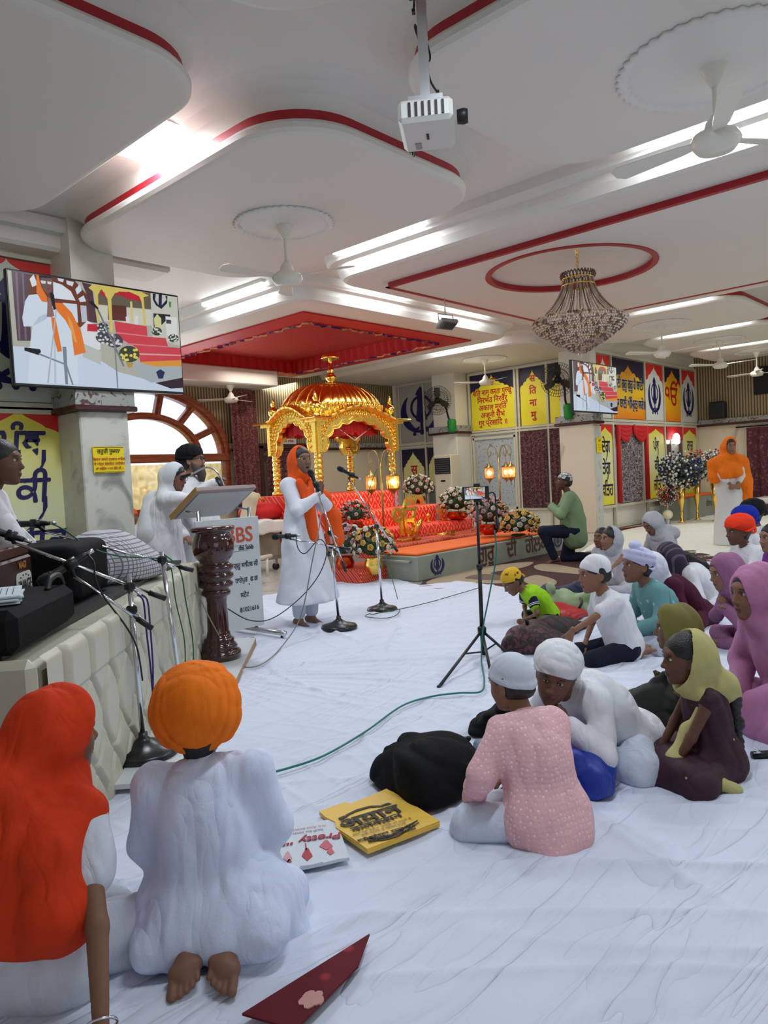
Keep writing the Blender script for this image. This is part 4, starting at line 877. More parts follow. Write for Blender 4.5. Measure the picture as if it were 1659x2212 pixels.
for pts in ([(-.06, .03, .85), (.0, .06, .78), (.10, .02, .62), (.2, -.02, .48), (.12, .0, .42), (.0, .03, .5), (-.07, .03, .45), (-.02, 0, .36), (.09, -.02, .30), (.17, -.05, .28)],
            [(-.05, 0, .86), (.0, .04, .74), (-.01, .03, .66), (.01, .04, .58)], [(.165, -.05, .05), (.25, -.05, .08), (.23, .0, .14), (.1, .02, .16), (-.05, .03, .14)], [(.165, .07, .03), (.27, .09, .03), (.28, .1, .1), (.18, .08, .15), (-.04, .05, .13)],
            [(-.06, .03, .86), (-.09, .0, .8), (-.06, -.03, .84), (0, .02, .80), (.03, .04, .7), (0, .05, .64)]):
    mb = MB(); q = catmull(pts, 7); mb.tube(q, .0055, M_black, 6); e = q[-1]; mb.box(tuple(e), (.03, .016, .012), M_black); mb.build('cable', t)
mb = MB(); mb.box((2.95, 2.05, 3.685), (.16, .12, .05), M_fanw, bev=.008)
for i in range(6): mb.sph((2.90 + .05 * (i % 3), 2.02 + .05 * (i // 3), 3.66), .008, M_black, 6, 4)
thing(mb, 'extension_board', 'white socket board screwed to the ceiling beside the projector mount', 'socket', org=(2.95, 2.05, 3.72))
# tube lights in the coves
def tube_light(p0, p1, label, m=None, r=.018, energy=14, light=True, group='tube lights in the ceiling coves'):
    p0 = Vector(p0); p1 = Vector(p1); c = (p0 + p1) / 2; d = p1 - p0; t = empty('tube_light', tuple(c), label, 'light', group, rz=math.atan2(d.y, d.x)); l = d.length
    MB().tube([(-l / 2, 0, 0), (l / 2, 0, 0)], r, m or M_tube, 10).build('glowing_tube', t); MB().box((0, 0, .04), (l, .05, .04), M_fanw).build('housing', t)
    if light:
        o = area('tube_lamp', tuple(c - Vector((0, 0, .03))), (0, 0, math.atan2(d.y, d.x)), l, .06, energy, (.86, .93, 1)); 
    return t
cool = 'tube lights in the ceiling coves'
t = empty('panel_light', (2.82, 4.72, 3.70), 'bright square panel light between the two nearest ceiling lobes', 'light'); MB().box((0, 0, 0), (.32, .62, .03), M_tube).build('diffuser', t); MB().box((0, 0, .012), (.36, .66, .02), M_fanw).build('frame', t)
area('panel_lamp', (2.82, 4.72, 3.66), (0, 0, 0), .3, .6, 46, (.84, .92, 1))
for (a, b, lab, e) in (((5.55, 4.5, 3.66), (5.55, 5.7, 3.66), 'hidden tube light in the cove left of the chandelier bay', 11), ((5.5, 1.2, 3.66), (5.5, 2.4, 3.66), 'tube light in the cove at the upper right edge', 11), ((5.7, 7.1, 3.66), (5.7, 8.4, 3.66), 'tube light in the cove at the left of the red canopy', 9),
                       ((6.6, 6.45, 3.66), (7.8, 6.45, 3.66), 'tube light in the cove before the red canopy, left end', 9), ((8.4, 6.45, 3.66), (9.7, 6.45, 3.66), 'tube light in the cove before the red canopy, right end', 9), ((10.82, 7.4, 3.66), (10.82, 8.8, 3.66), 'tube light in the cove right of the red canopy', 9),
                       ((13.12, 3.9, 3.6), (13.12, 5.2, 3.6), 'tube light in the cove at right, nearer row', 10), ((15.42, 3.9, 3.6), (15.42, 5.2, 3.6), 'tube light in the cove at right, farther row', 10), ((10.6, 3.6, 3.6), (10.6, 4.6, 3.6), 'tube light in the cove beyond the chandelier', 5)):
    tube_light(a, b, lab, energy=e * (2.7 if a[0] < 5.6 else 2.0))
# flood light on the ceiling
_f = D(965, 700, 9.0); t = empty('flood_light', tuple(_f), 'grey flood light fixed to the ceiling edge right of the red canopy', 'light', rz=-.2)
MB().box((0, 0, 0), (.26, .17, .05), mat('floodlight_grey', (150, 150, 140), .5), bev=.01, R=Matrix.Rotation(-.5, 3, 'X')).build('housing', t)
mb = MB()
for i in range(7): mb.box((-.09 + .03 * i, -.03, -.03), (.006, .12, .02), mat('fin_grey', (90, 92, 88), .5), R=Matrix.Rotation(-.5, 3, 'X'))
mb.build('fins', t); MB().tube([(-.12, 0, 0), (-.12, .02, .12), (.12, .02, .12), (.12, 0, 0)], .008, M_steel).tube([(0, .02, .12), (0, .02, 3.47 - float(_f[2]))], .008, M_steel).build('bracket', t)
spot('flood_beam', (_f[0] + .05, _f[1] + .15, _f[2] - .05), (8.0, 8.0, 1.4), 60, (1, .80, .48), 1.2)
# chandelier
HX, HY = 6.96, 3.62
M_cry = mat('smoky_crystal', (206, 186, 164), .12, .55, spec=.9); M_cry2 = mat('dark_crystal', (120, 100, 84), .15, .5)
t = empty('chandelier', (HX, HY, 3.53), 'large crystal bead chandelier hanging below the red ceiling ring', 'chandelier')
MB().lathe([(.07, 0), (.075, -.03), (.03, -.06), (.012, -.1), (.012, -.13)], (0, 0, 0), M_goldp, 20).build('ceiling_cup', t)
mb = MB()
for i in range(4):
    z = -.145 - .038 * i; mb.tube([(.014 * math.cos(a) * (1 if i % 2 else 0), .014 * math.cos(a) * (0 if i % 2 else 1), z + .024 * math.sin(a)) for a in [2 * PI * k / 10 for k in range(10)]], .004, M_goldp, 5, closed=True)
mb.tube([(0, 0, -.28), (0, 0, -.36)], .006, M_goldp); mb.build('chain', t)
mb = MB()
for k in range(30):
    a = 2 * PI * k / 30; mb.tube([(.155 * math.cos(a), .155 * math.sin(a), -.37), (.175 * math.cos(a), .175 * math.sin(a), -.335), (.165 * math.cos(a + .1), .165 * math.sin(a + .1), -.31), (.15 * math.cos(a + .2), .15 * math.sin(a + .2), -.335)], .009, M_cry2, 5)
mb.tube([(.155 * math.cos(a), .155 * math.sin(a), -.37) for a in [2 * PI * k / 32 for k in range(32)]], .008, M_goldp, 6, closed=True)
mb.tube([(.165 * math.cos(a), .165 * math.sin(a), -.44) for a in [2 * PI * k / 32 for k in range(32)]], .007, M_goldp, 6, closed=True); mb.build('crown', t)
mb = MB(); ns = 44
for k in range(ns):
    a = 2 * PI * k / ns; pts = []; rs_ = []; nb = 30
    for i in range(nb + 1):
        t_ = i / nb; r = .15 + .27 * (t_ ** 1.9) + .015 * t_; z = -.36 - .36 * t_ - .02 * math.sin(PI * t_)
        for q, rr in ((0, .0025), (.5, .0095)):
            tt = min(1, (i + q) / nb); r = .15 + .285 * (tt ** 1.9); z = -.36 - .43 * tt; pts.append((r * math.cos(a), r * math.sin(a), z)); rs_.append(rr)
    mb.tube(pts, rs_, M_cry if k % 3 else M_cry2, 4)
mb.build('bead_strand_skirt', t)
mb = MB(); rr_ = random.Random(5)
for i in range(19):
    t_ = i / 18; z = -.775 - .03 * min(t_ * 6, 1) - .325 * t_ ** 1.05; r = .475 * (1 - t_ ** 1.35) + .02; r = (.44, .47)[i] if i < 2 else r
    n = max(6, int(2 * PI * r / .027))
    for k in range(n):
        a = 2 * PI * (k + .5 * (i % 2)) / n; s_ = .0145 * rr_.uniform(.85, 1.15)
        c = (r * math.cos(a), r * math.sin(a), z + rr_.uniform(-.004, .004)); mb.add([(c[0] + s_, c[1], c[2]), (c[0] - s_, c[1], c[2]), (c[0], c[1] + s_, c[2]), (c[0], c[1] - s_, c[2]), (c[0], c[1], c[2] + s_ * 1.15), (c[0], c[1], c[2] - s_ * 1.15)],
              [(0, 2, 4), (2, 1, 4), (1, 3, 4), (3, 0, 4), (2, 0, 5), (1, 2, 5), (3, 1, 5), (0, 3, 5)], M_cry if rr_.random() < .72 else M_cry2)
    if i % 5 == 0: mb.tube([(.94 * r * math.cos(a), .96 * r * math.sin(a), z) for a in [2 * PI * k / 40 for k in range(40)]], .005, M_goldp, 5, closed=True)
mb.build('crystal_bowl', t); MB().lathe([(.0, -1.17), (.03, -1.13), (.02, -1.09), (0, -1.08)], (0, 0, 0), M_cry, 10).build('finial', t)

# ================================================================== red cloth canopy on the ceiling
t = empty('ceiling_canopy', (8.25, 9.5, 3.45), 'large red cloth canopy with gold-edged frill fixed to the ceiling', 'canopy')
CX0, CX1, CY0, CY1 = 6.42, 10.1, 7.22, 11.8; ix0, ix1, iy0, iy1 = 6.83, 9.75, 7.61, 11.35
ox, oy = 8.25, 9.5
mb = MB(); M_rc = mat('red_satin', (186, 10, 14), .6); M_rp = pattern_mat('orange_red_brocade', (176, 30, 20), (226, 130, 84), 'dots', 11, .6, .13, .04)
for (a, b, c_, d_) in ((CX0, CX1, CY0, iy0), (CX0, CX1, iy1, CY1), (CX0, ix0, iy0, iy1), (ix1, CX1, iy0, iy1)): mb.box(((a + b) / 2 - ox, (c_ + d_) / 2 - oy, -.012), (b - a, d_ - c_, .02), M_rc)
mb.build('border', t)
mb = MB(); nx, ny = 40, 40; vs = []
for j in range(ny + 1):
    for i in range(nx + 1): vs.append((ix0 + (ix1 - ix0) * i / nx - ox, iy0 + (iy1 - iy0) * j / ny - oy, (.20 - .05 * math.sin(PI * i / nx) * math.sin(PI * j / ny)) - .006 * math.sin(i * 2.2)))
mb.add(vs, [(j * (nx + 1) + i, (j + 1) * (nx + 1) + i, (j + 1) * (nx + 1) + i + 1, j * (nx + 1) + i + 1) for j in range(ny) for i in range(nx)], M_rp, True); mb.build('brocade_ceiling', t)
per = []; st = .018
for (a, b) in (((ix0, iy0), (ix1, iy0)), ((ix1, iy0), (ix1, iy1)), ((ix1, iy1), (ix0, iy1)), ((ix0, iy1), (ix0, iy0))):
    l = math.hypot(b[0] - a[0], b[1] - a[1]); n = int(l / st); nv = ((b[1] - a[1]) / l, -(b[0] - a[0]) / l)
    for i in range(n): per.append((a[0] + (b[0] - a[0]) * i / n, a[1] + (b[1] - a[1]) * i / n, nv))
mb = MB(); n = len(per); rows = [(.21, .0), (.12, .012), (-.02, .024), (-.045, .026)]; hem = MB(); vs = []
for zi, (z, am) in enumerate(rows):
    for k, (x, y, nv) in enumerate(per):
        o_ = am * math.sin(k * .62 + .8 * math.sin(k * .11)); dz = .008 * math.sin(k * .31) if zi >= 2 else 0; vs.append((x + nv[0] * o_ - ox, y + nv[1] * o_ - oy, z - .01 + dz))
mb.add(vs[:3 * n], [(r * n + k, r * n + (k + 1) % n, (r + 1) * n + (k + 1) % n, (r + 1) * n + k) for r in range(2) for k in range(n)], M_rc, True); fr = mb.build('frill', t)
M_hem = pattern_mat('gold_and_blue_trim', (36, 26, 110), (226, 180, 120), 'noise', 5, .5, .5, .06)
hem.add(vs[2 * n:], [(k, (k + 1) % n, n + (k + 1) % n, n + k) for k in range(n)], M_hem, True); hem.build('frill_trim', fr)

# ================================================================== tiered dais with red lattice cloth
def lattice_mat(name, base, line, fr=9.0, wd=.86, alt=None):
    m = mat(name, base, .6); nt, b = nodes(m); tc = N(nt, 'ShaderNodeTexCoord'); sx = N(nt, 'ShaderNodeSeparateXYZ'); L(nt, tc.outputs['Object'], sx.inputs[0])
    def mth(op, a, b_=None, c=None):
        n = N(nt, 'ShaderNodeMath', operation=op)
        for i, v in enumerate((a, b_, c)):
            if v is None: continue
            if isinstance(v, (int, float)): n.inputs[i].default_value = v
            else: L(nt, v, n.inputs[i])
        return n.outputs[0]
    v = mth('SUBTRACT', sx.outputs['Z'], sx.outputs['Y']); u = sx.outputs['X']; v = mth('MULTIPLY', v, .75); outs = []
    for sg in (1, -1):
        w_ = mth('MULTIPLY_ADD', v, sg, u); s_ = mth('ABSOLUTE', mth('SINE', mth('MULTIPLY', w_, PI * fr))); outs.append(s_)
    mn = mth('MINIMUM', outs[0], outs[1]); mask = mth('LESS_THAN', mn, 1 - wd); mx = mth('MULTIPLY', outs[0], outs[1]); dot = mth('GREATER_THAN', mx, .86)
    tot = mth('MAXIMUM', mask, mth('MULTIPLY', dot, .7)); r = N(nt, 'ShaderNodeMix', data_type='RGBA'); L(nt, tot, r.inputs['Factor']); r.inputs['A'].default_value = rgb(*base); r.inputs['B'].default_value = rgb(*line)
    L(nt, r.outputs['Result'], b.inputs['Base Color']); return m
M_lat = lattice_mat('red_gold_lattice_cloth', (222, 24, 14), (246, 150, 90), 6.5)
M_lat2 = lattice_mat('red_gold_fine_cloth', (186, 24, 20), (236, 150, 90), 14)
t = empty('dais', (8.0, 7.7, 0), 'stepped dais draped in red cloth with gold lattice below the golden canopy', 'dais')
def tier(x0, x1, y0, y1, z0, z1, m, name='step'):
    mb = MB(); r = .03; n = int((x1 - x0) / .05); prof = [(y0, z0), (y0 - .004, (z0 + z1) / 2), (y0, z1 - r), (y0 + r, z1), (y1, z1)]; vs = []
    for (y, z) in prof:
        for i in range(n + 1): x = x0 + (x1 - x0) * i / n; vs.append((x - 8, y + (.006 * math.sin(x * 17) if y < y0 + .01 else 0) - 7.7, z))
    mb.add(vs, [(r_ * (n + 1) + i, r_ * (n + 1) + i + 1, (r_ + 1) * (n + 1) + i + 1, (r_ + 1) * (n + 1) + i) for r_ in range(4) for i in range(n)], m, True)
    for x in (x0, x1): mb.add([(x - 8, y - 7.7, z) for (y, z) in prof] + [(x - 8, y1 - 7.7, z0)], [(0, 1, 2, 3, 4, 5)], m)
    return mb.build(name, t)
tier(6.8, 8.62, 7.7, 9.3, .28, 1.04, M_lat); tier(6.8, 9.2, 7.2, 7.72, .28, .78, M_lat); tier(6.8, 9.55, 6.8, 7.22, .28, .53, M_lat); tier(6.8, 9.75, 6.42, 6.82, .2, .36, M_lat2)
MB().box((.65, .35, .14), (3.1, 2.9, .28), M_marble2).build('plinth', t)
for (x, y, z, h) in ((8.55, 7.69, 1.04, .3), (8.95, 7.19, .78, .28)): MB().box((x - 8, y - 7.7, z - h / 2), (.05, .02, h), pattern_mat('braided_purple_cord', (60, 36, 100), (200, 180, 200), 'grid', 18, .7, .5, .1)).build('braided_band', t)
# ---- golden canopy (palki)
t = empty('golden_palanquin', (8.05, 8.5, 1.04), 'golden ribbed-dome canopy on four columns standing on the red dais', 'canopy')
px0, px1, py0, py1 = -.8, .81, -.5, .47
for (x, y) in ((px0, py0), (px1, py0), (px0, py1), (px1, py1)):
    mb = MB(); prof = []
    for i in range(60):
        z = i / 59 * .70; r = .052 + .012 * abs(math.sin(z * 42)); r = r if i % 10 else .066; prof.append((r, z))
    mb.lathe([(.09, 0), (.09, .05), (.06, .07)] + [(r, z + .07) for r, z in prof[:-4]] + [(.075, .70), (.08, .74), (.06, .75)], (x, y, 0), M_gold, 16, flute=.06, fn=6); mb.build('column', t)
def side(p, q, name='arch_panel'):
    p = Vector((*p, 0)); q = Vector((*q, 0)); ux = (q - p).normalized(); l = (q - p).length; e = .1; zb, zt = .62, 1.1; n = 9
    hcor = lambda s: zt + .20 * math.sin(PI * s) ** 1.3
    outer = [(-e, zb), (-e, zt)] + [(l * s, hcor(s)) for s in [i / 24 for i in range(25)]] + [(l + e, zt), (l + e, zb), (l - .1, zb)]
    inner = []; w2 = l / 2 - .1; nc = 9
    for i in range(nc * 6 + 1):
        s = i / (nc * 6); a = PI * s; r = 1 - .07 * abs(math.sin(nc * a)); inner.append((l / 2 + w2 * math.cos(a) * (r if 0 < i < nc * 6 else 1), zb + (.47) * (math.sin(a) ** .75 if math.sin(a) > 1e-4 else 0) * r * (1 + .06 * math.exp(-((s - .5) / .06) ** 2))))
    pts = outer + inner[1:-1] + [(.1, zb)]
    mb = MB(); mb.poly(pts, tuple(p), tuple(ux), (0, 0, 1), M_gold, th=.07, off=-.0)
    pn = mb.build(name, t)
    # border tubes and cornice
    mb = MB(); nrm = ux.cross(Vector((0, 0, 1)))
    f = lambda a, z, o: tuple(p + ux * a + Vector((0, 0, z)) + nrm * o)
    mb.tube([f(a, z, .075) for a, z in inner], .012, M_goldp, 6); mb.tube([f(a, z + .06 * math.sin(PI * i / len(inner)), .074) for i, (a, z) in enumerate(inner)][2:-2], .006, M_gold, 6)
    cor = [(l * s, hcor(s)) for s in [i / 40 for i in range(41)]]
    vs = []; prof = [(.02, -.05), (.13, -.03), (.17, .0), (.17, .025), (.05, .06), (-.02, .06)]
    for i, (a, z) in enumerate(cor):
        sc = 1 + .12 * abs(math.sin(i * PI / 4)) * (0 < i < 40)
        for (o, dz) in prof: vs.append(f(a, z + dz, o * sc if dz < .05 else o))
    k = len(prof); mb.add(vs, [(i * k + j, i * k + (j + 1) % k, (i + 1) * k + (j + 1) % k, (i + 1) * k + j) for i in range(40) for j in range(k)], M_gold, False); mb.build('cornice', pn)
    mb = MB()
    for i in range(0, 26):     # raised leaf scrolls
        s = (i + .5) / 26; a = PI * s; r = 1.16; x_ = l / 2 + w2 * r * math.cos(a); z_ = zb + .50 * r * math.sin(a) ** .8
        if x_ < -.04 or x_ > l + .04: x_ = max(-.04, min(l + .04, x_))
        for d in (-.03, .03): mb.sph(f(x_ + d, z_ + abs(d), .075), (.02, .02, .03), M_goldp, 6, 4)
    for x_ in (0, l):
        for j in range(9): mb.sph(f(x_, zb + .05 + .055 * j, .075), (.03, .03, .02), M_goldp, 6, 4)
    mb.build('leaf_relief', pn)
side((px0, py0), (px1, py0)); side((px1, py0), (px1, py1)); side((px1, py1), (px0, py1)); side((px0, py1), (px0, py0))
for (x, y, sx, sy) in ((px0, py0, -1, -1), (px1, py0, 1, -1), (px0, py1, -1, 1), (px1, py1, 1, 1)): MB().box((x + .07 * sx, y + .07 * sy, 1.11), (.34, .34, .035), M_goldp, bev=.01).box((x + .03 * sx, y + .03 * sy, 1.08), (.24, .24, .05), M_gold).build('eave_corner', t)
mb = MB(); n = 168; rows = [(.97, 1.14), (1.0, 1.22), (1.01, 1.30), (.985, 1.38), (.93, 1.46), (.84, 1.54), (.72, 1.61), (.57, 1.66), (.4, 1.69), (.26, 1.705), (.1, 1.715)]; vs = []
def sup(a, A, B, e): c, s = abs(math.cos(a)), abs(math.sin(a)); return 1 / ((c / A) ** e + (s / B) ** e) ** (1 / e)
for i, (r, z) in enumerate(rows):
    for j in range(n):
        a = 2 * PI * j / n; e = 3.2 - .12 * i; R = sup(a, .84, .53, e) * r; fl = 1 + .022 * (1 if i > 1 else .4) * abs(math.cos(a * 14)); vs.append((R * fl * math.cos(a), -.015 + R * fl * math.sin(a), z + .012 * abs(math.cos(a * 14)) * (i > 2)))
mb.add(vs, [(i * n + j, i * n + (j + 1) % n, (i + 1) * n + (j + 1) % n, (i + 1) * n + j) for i in range(len(rows) - 1) for j in range(n)], M_goldp, True); dm = mb.build('dome', t)
mb = MB()
for k in range(28):
    a = 2 * PI * (k + .5) / 28; pts = []
    for i, (r, z) in enumerate(rows[1:-1]): R = sup(a, .84, .53, 3.2 - .12 * (i + 1)) * r * 1.01; pts.append((R * math.cos(a), -.015 + R * math.sin(a), z + .006))
    mb.tube(pts, .006, M_gold, 5)
for j in range(76):
    a = 2 * PI * j / 76; R = sup(a, .86, .55, 3.2); mb.sph((R * math.cos(a), -.015 + R * math.sin(a), 1.19), (.03, .03, .05), M_gold, 6, 5); mb.sph((.985 * R * math.cos(a), -.015 + .985 * R * math.sin(a), 1.33), (.018, .018, .045), M_goldp, 6, 5)
mb.build('dome_ribs', dm)
MB().lathe([(.22, 1.695), (.2, 1.71), (.1, 1.72), (.05, 1.74), (.045, 1.75), (.085, 1.79), (.09, 1.83), (.06, 1.86), (.04, 1.9), (.055, 1.93), (.035, 1.96), (.03, 2.04), (.02, 2.13), (.06, 2.14), (.13, 2.10), (.145, 2.12), (.13, 2.16), (.06, 2.19), (.0, 2.2)], (0, -.015, 0), M_goldp, 26).build('finial', t)
for (x, y) in ((px0, py0), (px1, py0), (px0, py1), (px1, py1)):
    MB().lathe([(.05, 1.13), (.06, 1.16), (.03, 1.19), (.03, 1.21), (.075, 1.25), (.08, 1.3), (.06, 1.34), (.03, 1.37), (.03, 1.39), (.04, 1.41), (.015, 1.48), (0, 1.52)], (x, y, 0), M_goldp, 18).build('corner_finial', t)
mb = MB(); n = 60; vs = []
for i, (r, z) in enumerate(((1, 1.09), (.985, .98), (.99, .93))):
    for j in range(n * 2):
        a = 2 * PI * j / (n * 2); R = sup(a, .74, .43, 5) * r; vs.append((R * math.cos(a) * (1 + .02 * math.sin(a * 40)), R * math.sin(a) * (1 + .02 * math.sin(a * 40)), z - (.05 * abs(math.sin(a * 9)) if i == 2 else 0)))
mb.add(vs, [(i * 2 * n + j, i * 2 * n + (j + 1) % (2 * n), (i + 1) * 2 * n + (j + 1) % (2 * n), (i + 1) * 2 * n + j) for i in range(2) for j in range(2 * n)], M_rc, True)
mb.box((0, 0, 1.09), (1.5, .88, .01), M_rc); mb.sph((0, 0, .98), (.38, .25, .09), pattern_mat('red_gold_sequins', (170, 14, 20), (230, 150, 110), 'dots', 26, .5, .15, .05), 24, 10); mb.build('cloth_lining', t)
mb = MB(); khanda(mb, (.05, -.42, .70), (1, 0, 0), (0, 0, 1), .26, M_goldp, .0); khanda(mb, (.05, -.415, .70), (-1, 0, 0), (0, 0, 1), .26, M_goldp, .0)
mb.tube([(.05, -.42, .80), (-.35, -.42, 1.02)], .008, M_pw, 5); mb.tube([(.05, -.42, .80), (.45, -.42, 1.02)], .008, M_pw, 5); mb.build('hanging_emblem', t)
# ---- grey donation box
M_gol = mat('grey_green_enamel', (140, 148, 134), .4, var=(2, .5, (158, 164, 150))); M_orc = mat('orange_cloth', (236, 104, 26), .6, bump=(12, .3))
GX0, GX1, GY0, GY1, GZ = 6.5, 10.25, 5.56, 6.32, .33
t = empty('donation_box', (GX0, GY0, 0), 'long low grey donation box lettered in brown with an orange cloth top', 'donation box')
MB().box((1.875, .38, .15), (3.75, .76, .30), M_gol, bev=.012).build('box_body', t)
mb = MB(); mb.box((1.875, .38, .315), (3.68, .70, .03), M_orc, bev=.01); mb.build('orange_cloth_top', t)
mb = MB(); MBt = mat('painted_brown', (92, 44, 34), .5)
put_text(mb, 'ਗੁਰੂ', .30, (1.40, 0, .17), (1, 0, 0), (0, 0, 1), MBt, off=.004, bold=.008, sx=.9); put_text(mb, 'ਦੀ', .30, (2.0, 0, .17), (1, 0, 0), (0, 0, 1), MBt, off=.004, bold=.008, sx=.9); put_text(mb, 'ਗੋਲਕ', .30, (2.65, 0, .17), (1, 0, 0), (0, 0, 1), MBt, off=.004, bold=.008, sx=.95)
mb.build('lettering', t); mb = MB(); khanda(mb, (.37, -.004, .15), (1, 0, 0), (0, 0, 1), .26, M_navy, .002, 1.25); mb.build('khanda_emblem', t); mb = MB(); khanda(mb, (3.25, -.004, .17), (1, 0, 0), (0, 0, 1), .24, M_navy, .002, 1.2); mb.build('khanda_emblem', t)
mb = MB(); mb.tube([(-.05, .08, .24), (-.05, .7, .24)], .018, M_gol, 8); mb.tube([(0, .1, .24), (-.05, .1, .24)], .012, M_gol, 6); mb.tube([(0, .66, .24), (-.05, .66, .24)], .012, M_gol, 6); mb.build('handle', t)

# ---- brass emblems and offerings on the steps
def ik_onkar(x, y, z, s, label, group=None):
    t = empty('ik_onkar_emblem', (x, y, z), label, 'emblem', group)
    c = bpy.data.curves.new('lettering', 'FONT'); c.body = 'ੴ'; c.size = 1.05 * s; c.align_x = 'CENTER'; c.extrude = .03 * s; o = bpy.data.objects.new('lettering', c); COL.objects.link(o)
    me = bpy.data.meshes.new_from_object(o.evaluated_get(bpy.context.evaluated_depsgraph_get())); mb = MB(); mb.add([(v.co.x * .72, -v.co.z, v.co.y + .14 * s) for v in me.vertices], [tuple(p.vertices) for p in me.polygons], M_gold)
    for dx in (.015, -.015): mb.add([(v.co.x * .72 + dx * s, -v.co.z * .98, v.co.y + .14 * s) for v in me.vertices], [tuple(p.vertices) for p in me.polygons], M_gold)
    bpy.data.objects.remove(o); bpy.data.curves.remove(c); bpy.data.meshes.remove(me)
    mb.tube([(0, 0, .02), (0, 0, .2 * s)], .03 * s, M_gold, 8)
    mb.build('symbol', t); MB().box((0, 0, .03 * s), (.7 * s, .2 * s, .06 * s), M_gold, bev=.01 * s).build('base', t); return t
a = W(882, 1142, 1, 6.62); ik_onkar(a[0], 6.62, .36, .58, 'large brass Ik Onkar emblem standing on the lowest red step')
a = W(957, 1130, 1, 7.0); ik_onkar(a[0], 7.0, .53, .26, 'small brass Ik Onkar emblem on the red step, right of the large one')
def sword(p0, p1, label):
    p0 = Vector(p0); p1 = Vector(p1); c = (p0 + p1) / 2; t = empty('sword', tuple(c), label, 'sword'); d = (p1 - p0); u = d.normalized(); R = d.to_track_quat('X', 'Z').to_matrix(); l = d.length
    MB().box((0, 0, 0), (l * .8, .03, .012), M_steel, R).build('blade', t); q = u * l * .44; MB().box(tuple(q), (l * .14, .02, .02), M_gold, R).box(tuple(u * l * .37), (.02, .1, .02), M_gold, R).build('hilt', t)
a, b = W(850, 1181, 1, 6.5), W(950, 1168, 1, 6.5); sword((a[0], 6.5, .42), (b[0], 6.55, .42), 'long silver sword laid across the lowest red step, left of the brass shield')
a, b = W(960, 1165, 1, 6.5), W(1035, 1156, 1, 6.5); sword((a[0], 6.48, .40), (b[0], 6.5, .40), 'shorter sword lying on the lowest red step, right of the brass shield')
a = W(905, 1150, 1, 6.55); t = empty('shield', (a[0], 6.55, .50), 'round brass shield leaning on the lowest red step', 'shield'); R = Matrix.Rotation(.5, 3, 'Z') @ Matrix.Rotation(-1.2, 3, 'X')
MB().lathe([(.17, 0), (.15, .03), (.09, .055), (.03, .065), (.028, .08), (0, .085)], (0, 0, 0), M_goldp, 32, R).build('disc', t); mb = MB()
for k in range(4): mb.sph(tuple(R @ Vector((.08 * math.cos(k * PI / 2), .08 * math.sin(k * PI / 2), .065))), .014, M_gold, 8, 6)
mb.build('boss', t)
a = W(965, 1170, 1, 6.46); t = empty('arrow_bunch', (a[0] - .1, 6.46, .38), 'fan of thin brass arrows lying on the lowest red step', 'arrow'); mb = MB()
for i in range(7): mb.tube([(-.1, 0, .03), (.16 + .02 * i, -.10 + .01 * i, -.01 + .012 * i)], .005, M_goldp, 5)
mb.build('arrows', t)
a = W(1022, 1130, 1, 6.62); t = empty('glass_vase', (a[0], 6.62, .36), 'small clear glass figure on the lowest red step', 'ornament'); MB().lathe([(.04, 0), (.02, .03), (.05, .09), (.02, .16), (.035, .2), (.01, .22)], (0, 0, 0), M_chrome, 12).build('glass_body', t)
a = W(925, 1128, 1, 7.0); t = empty('brass_figurine', (a[0], 7.0, .53), 'tiny brass ornament between the two Ik Onkar emblems', 'ornament'); MB().lathe([(.04, 0), (.015, .03), (.02, .08), (.045, .11), (.01, .15)], (0, 0, 0), M_goldp, 12).build('ornament_body', t)

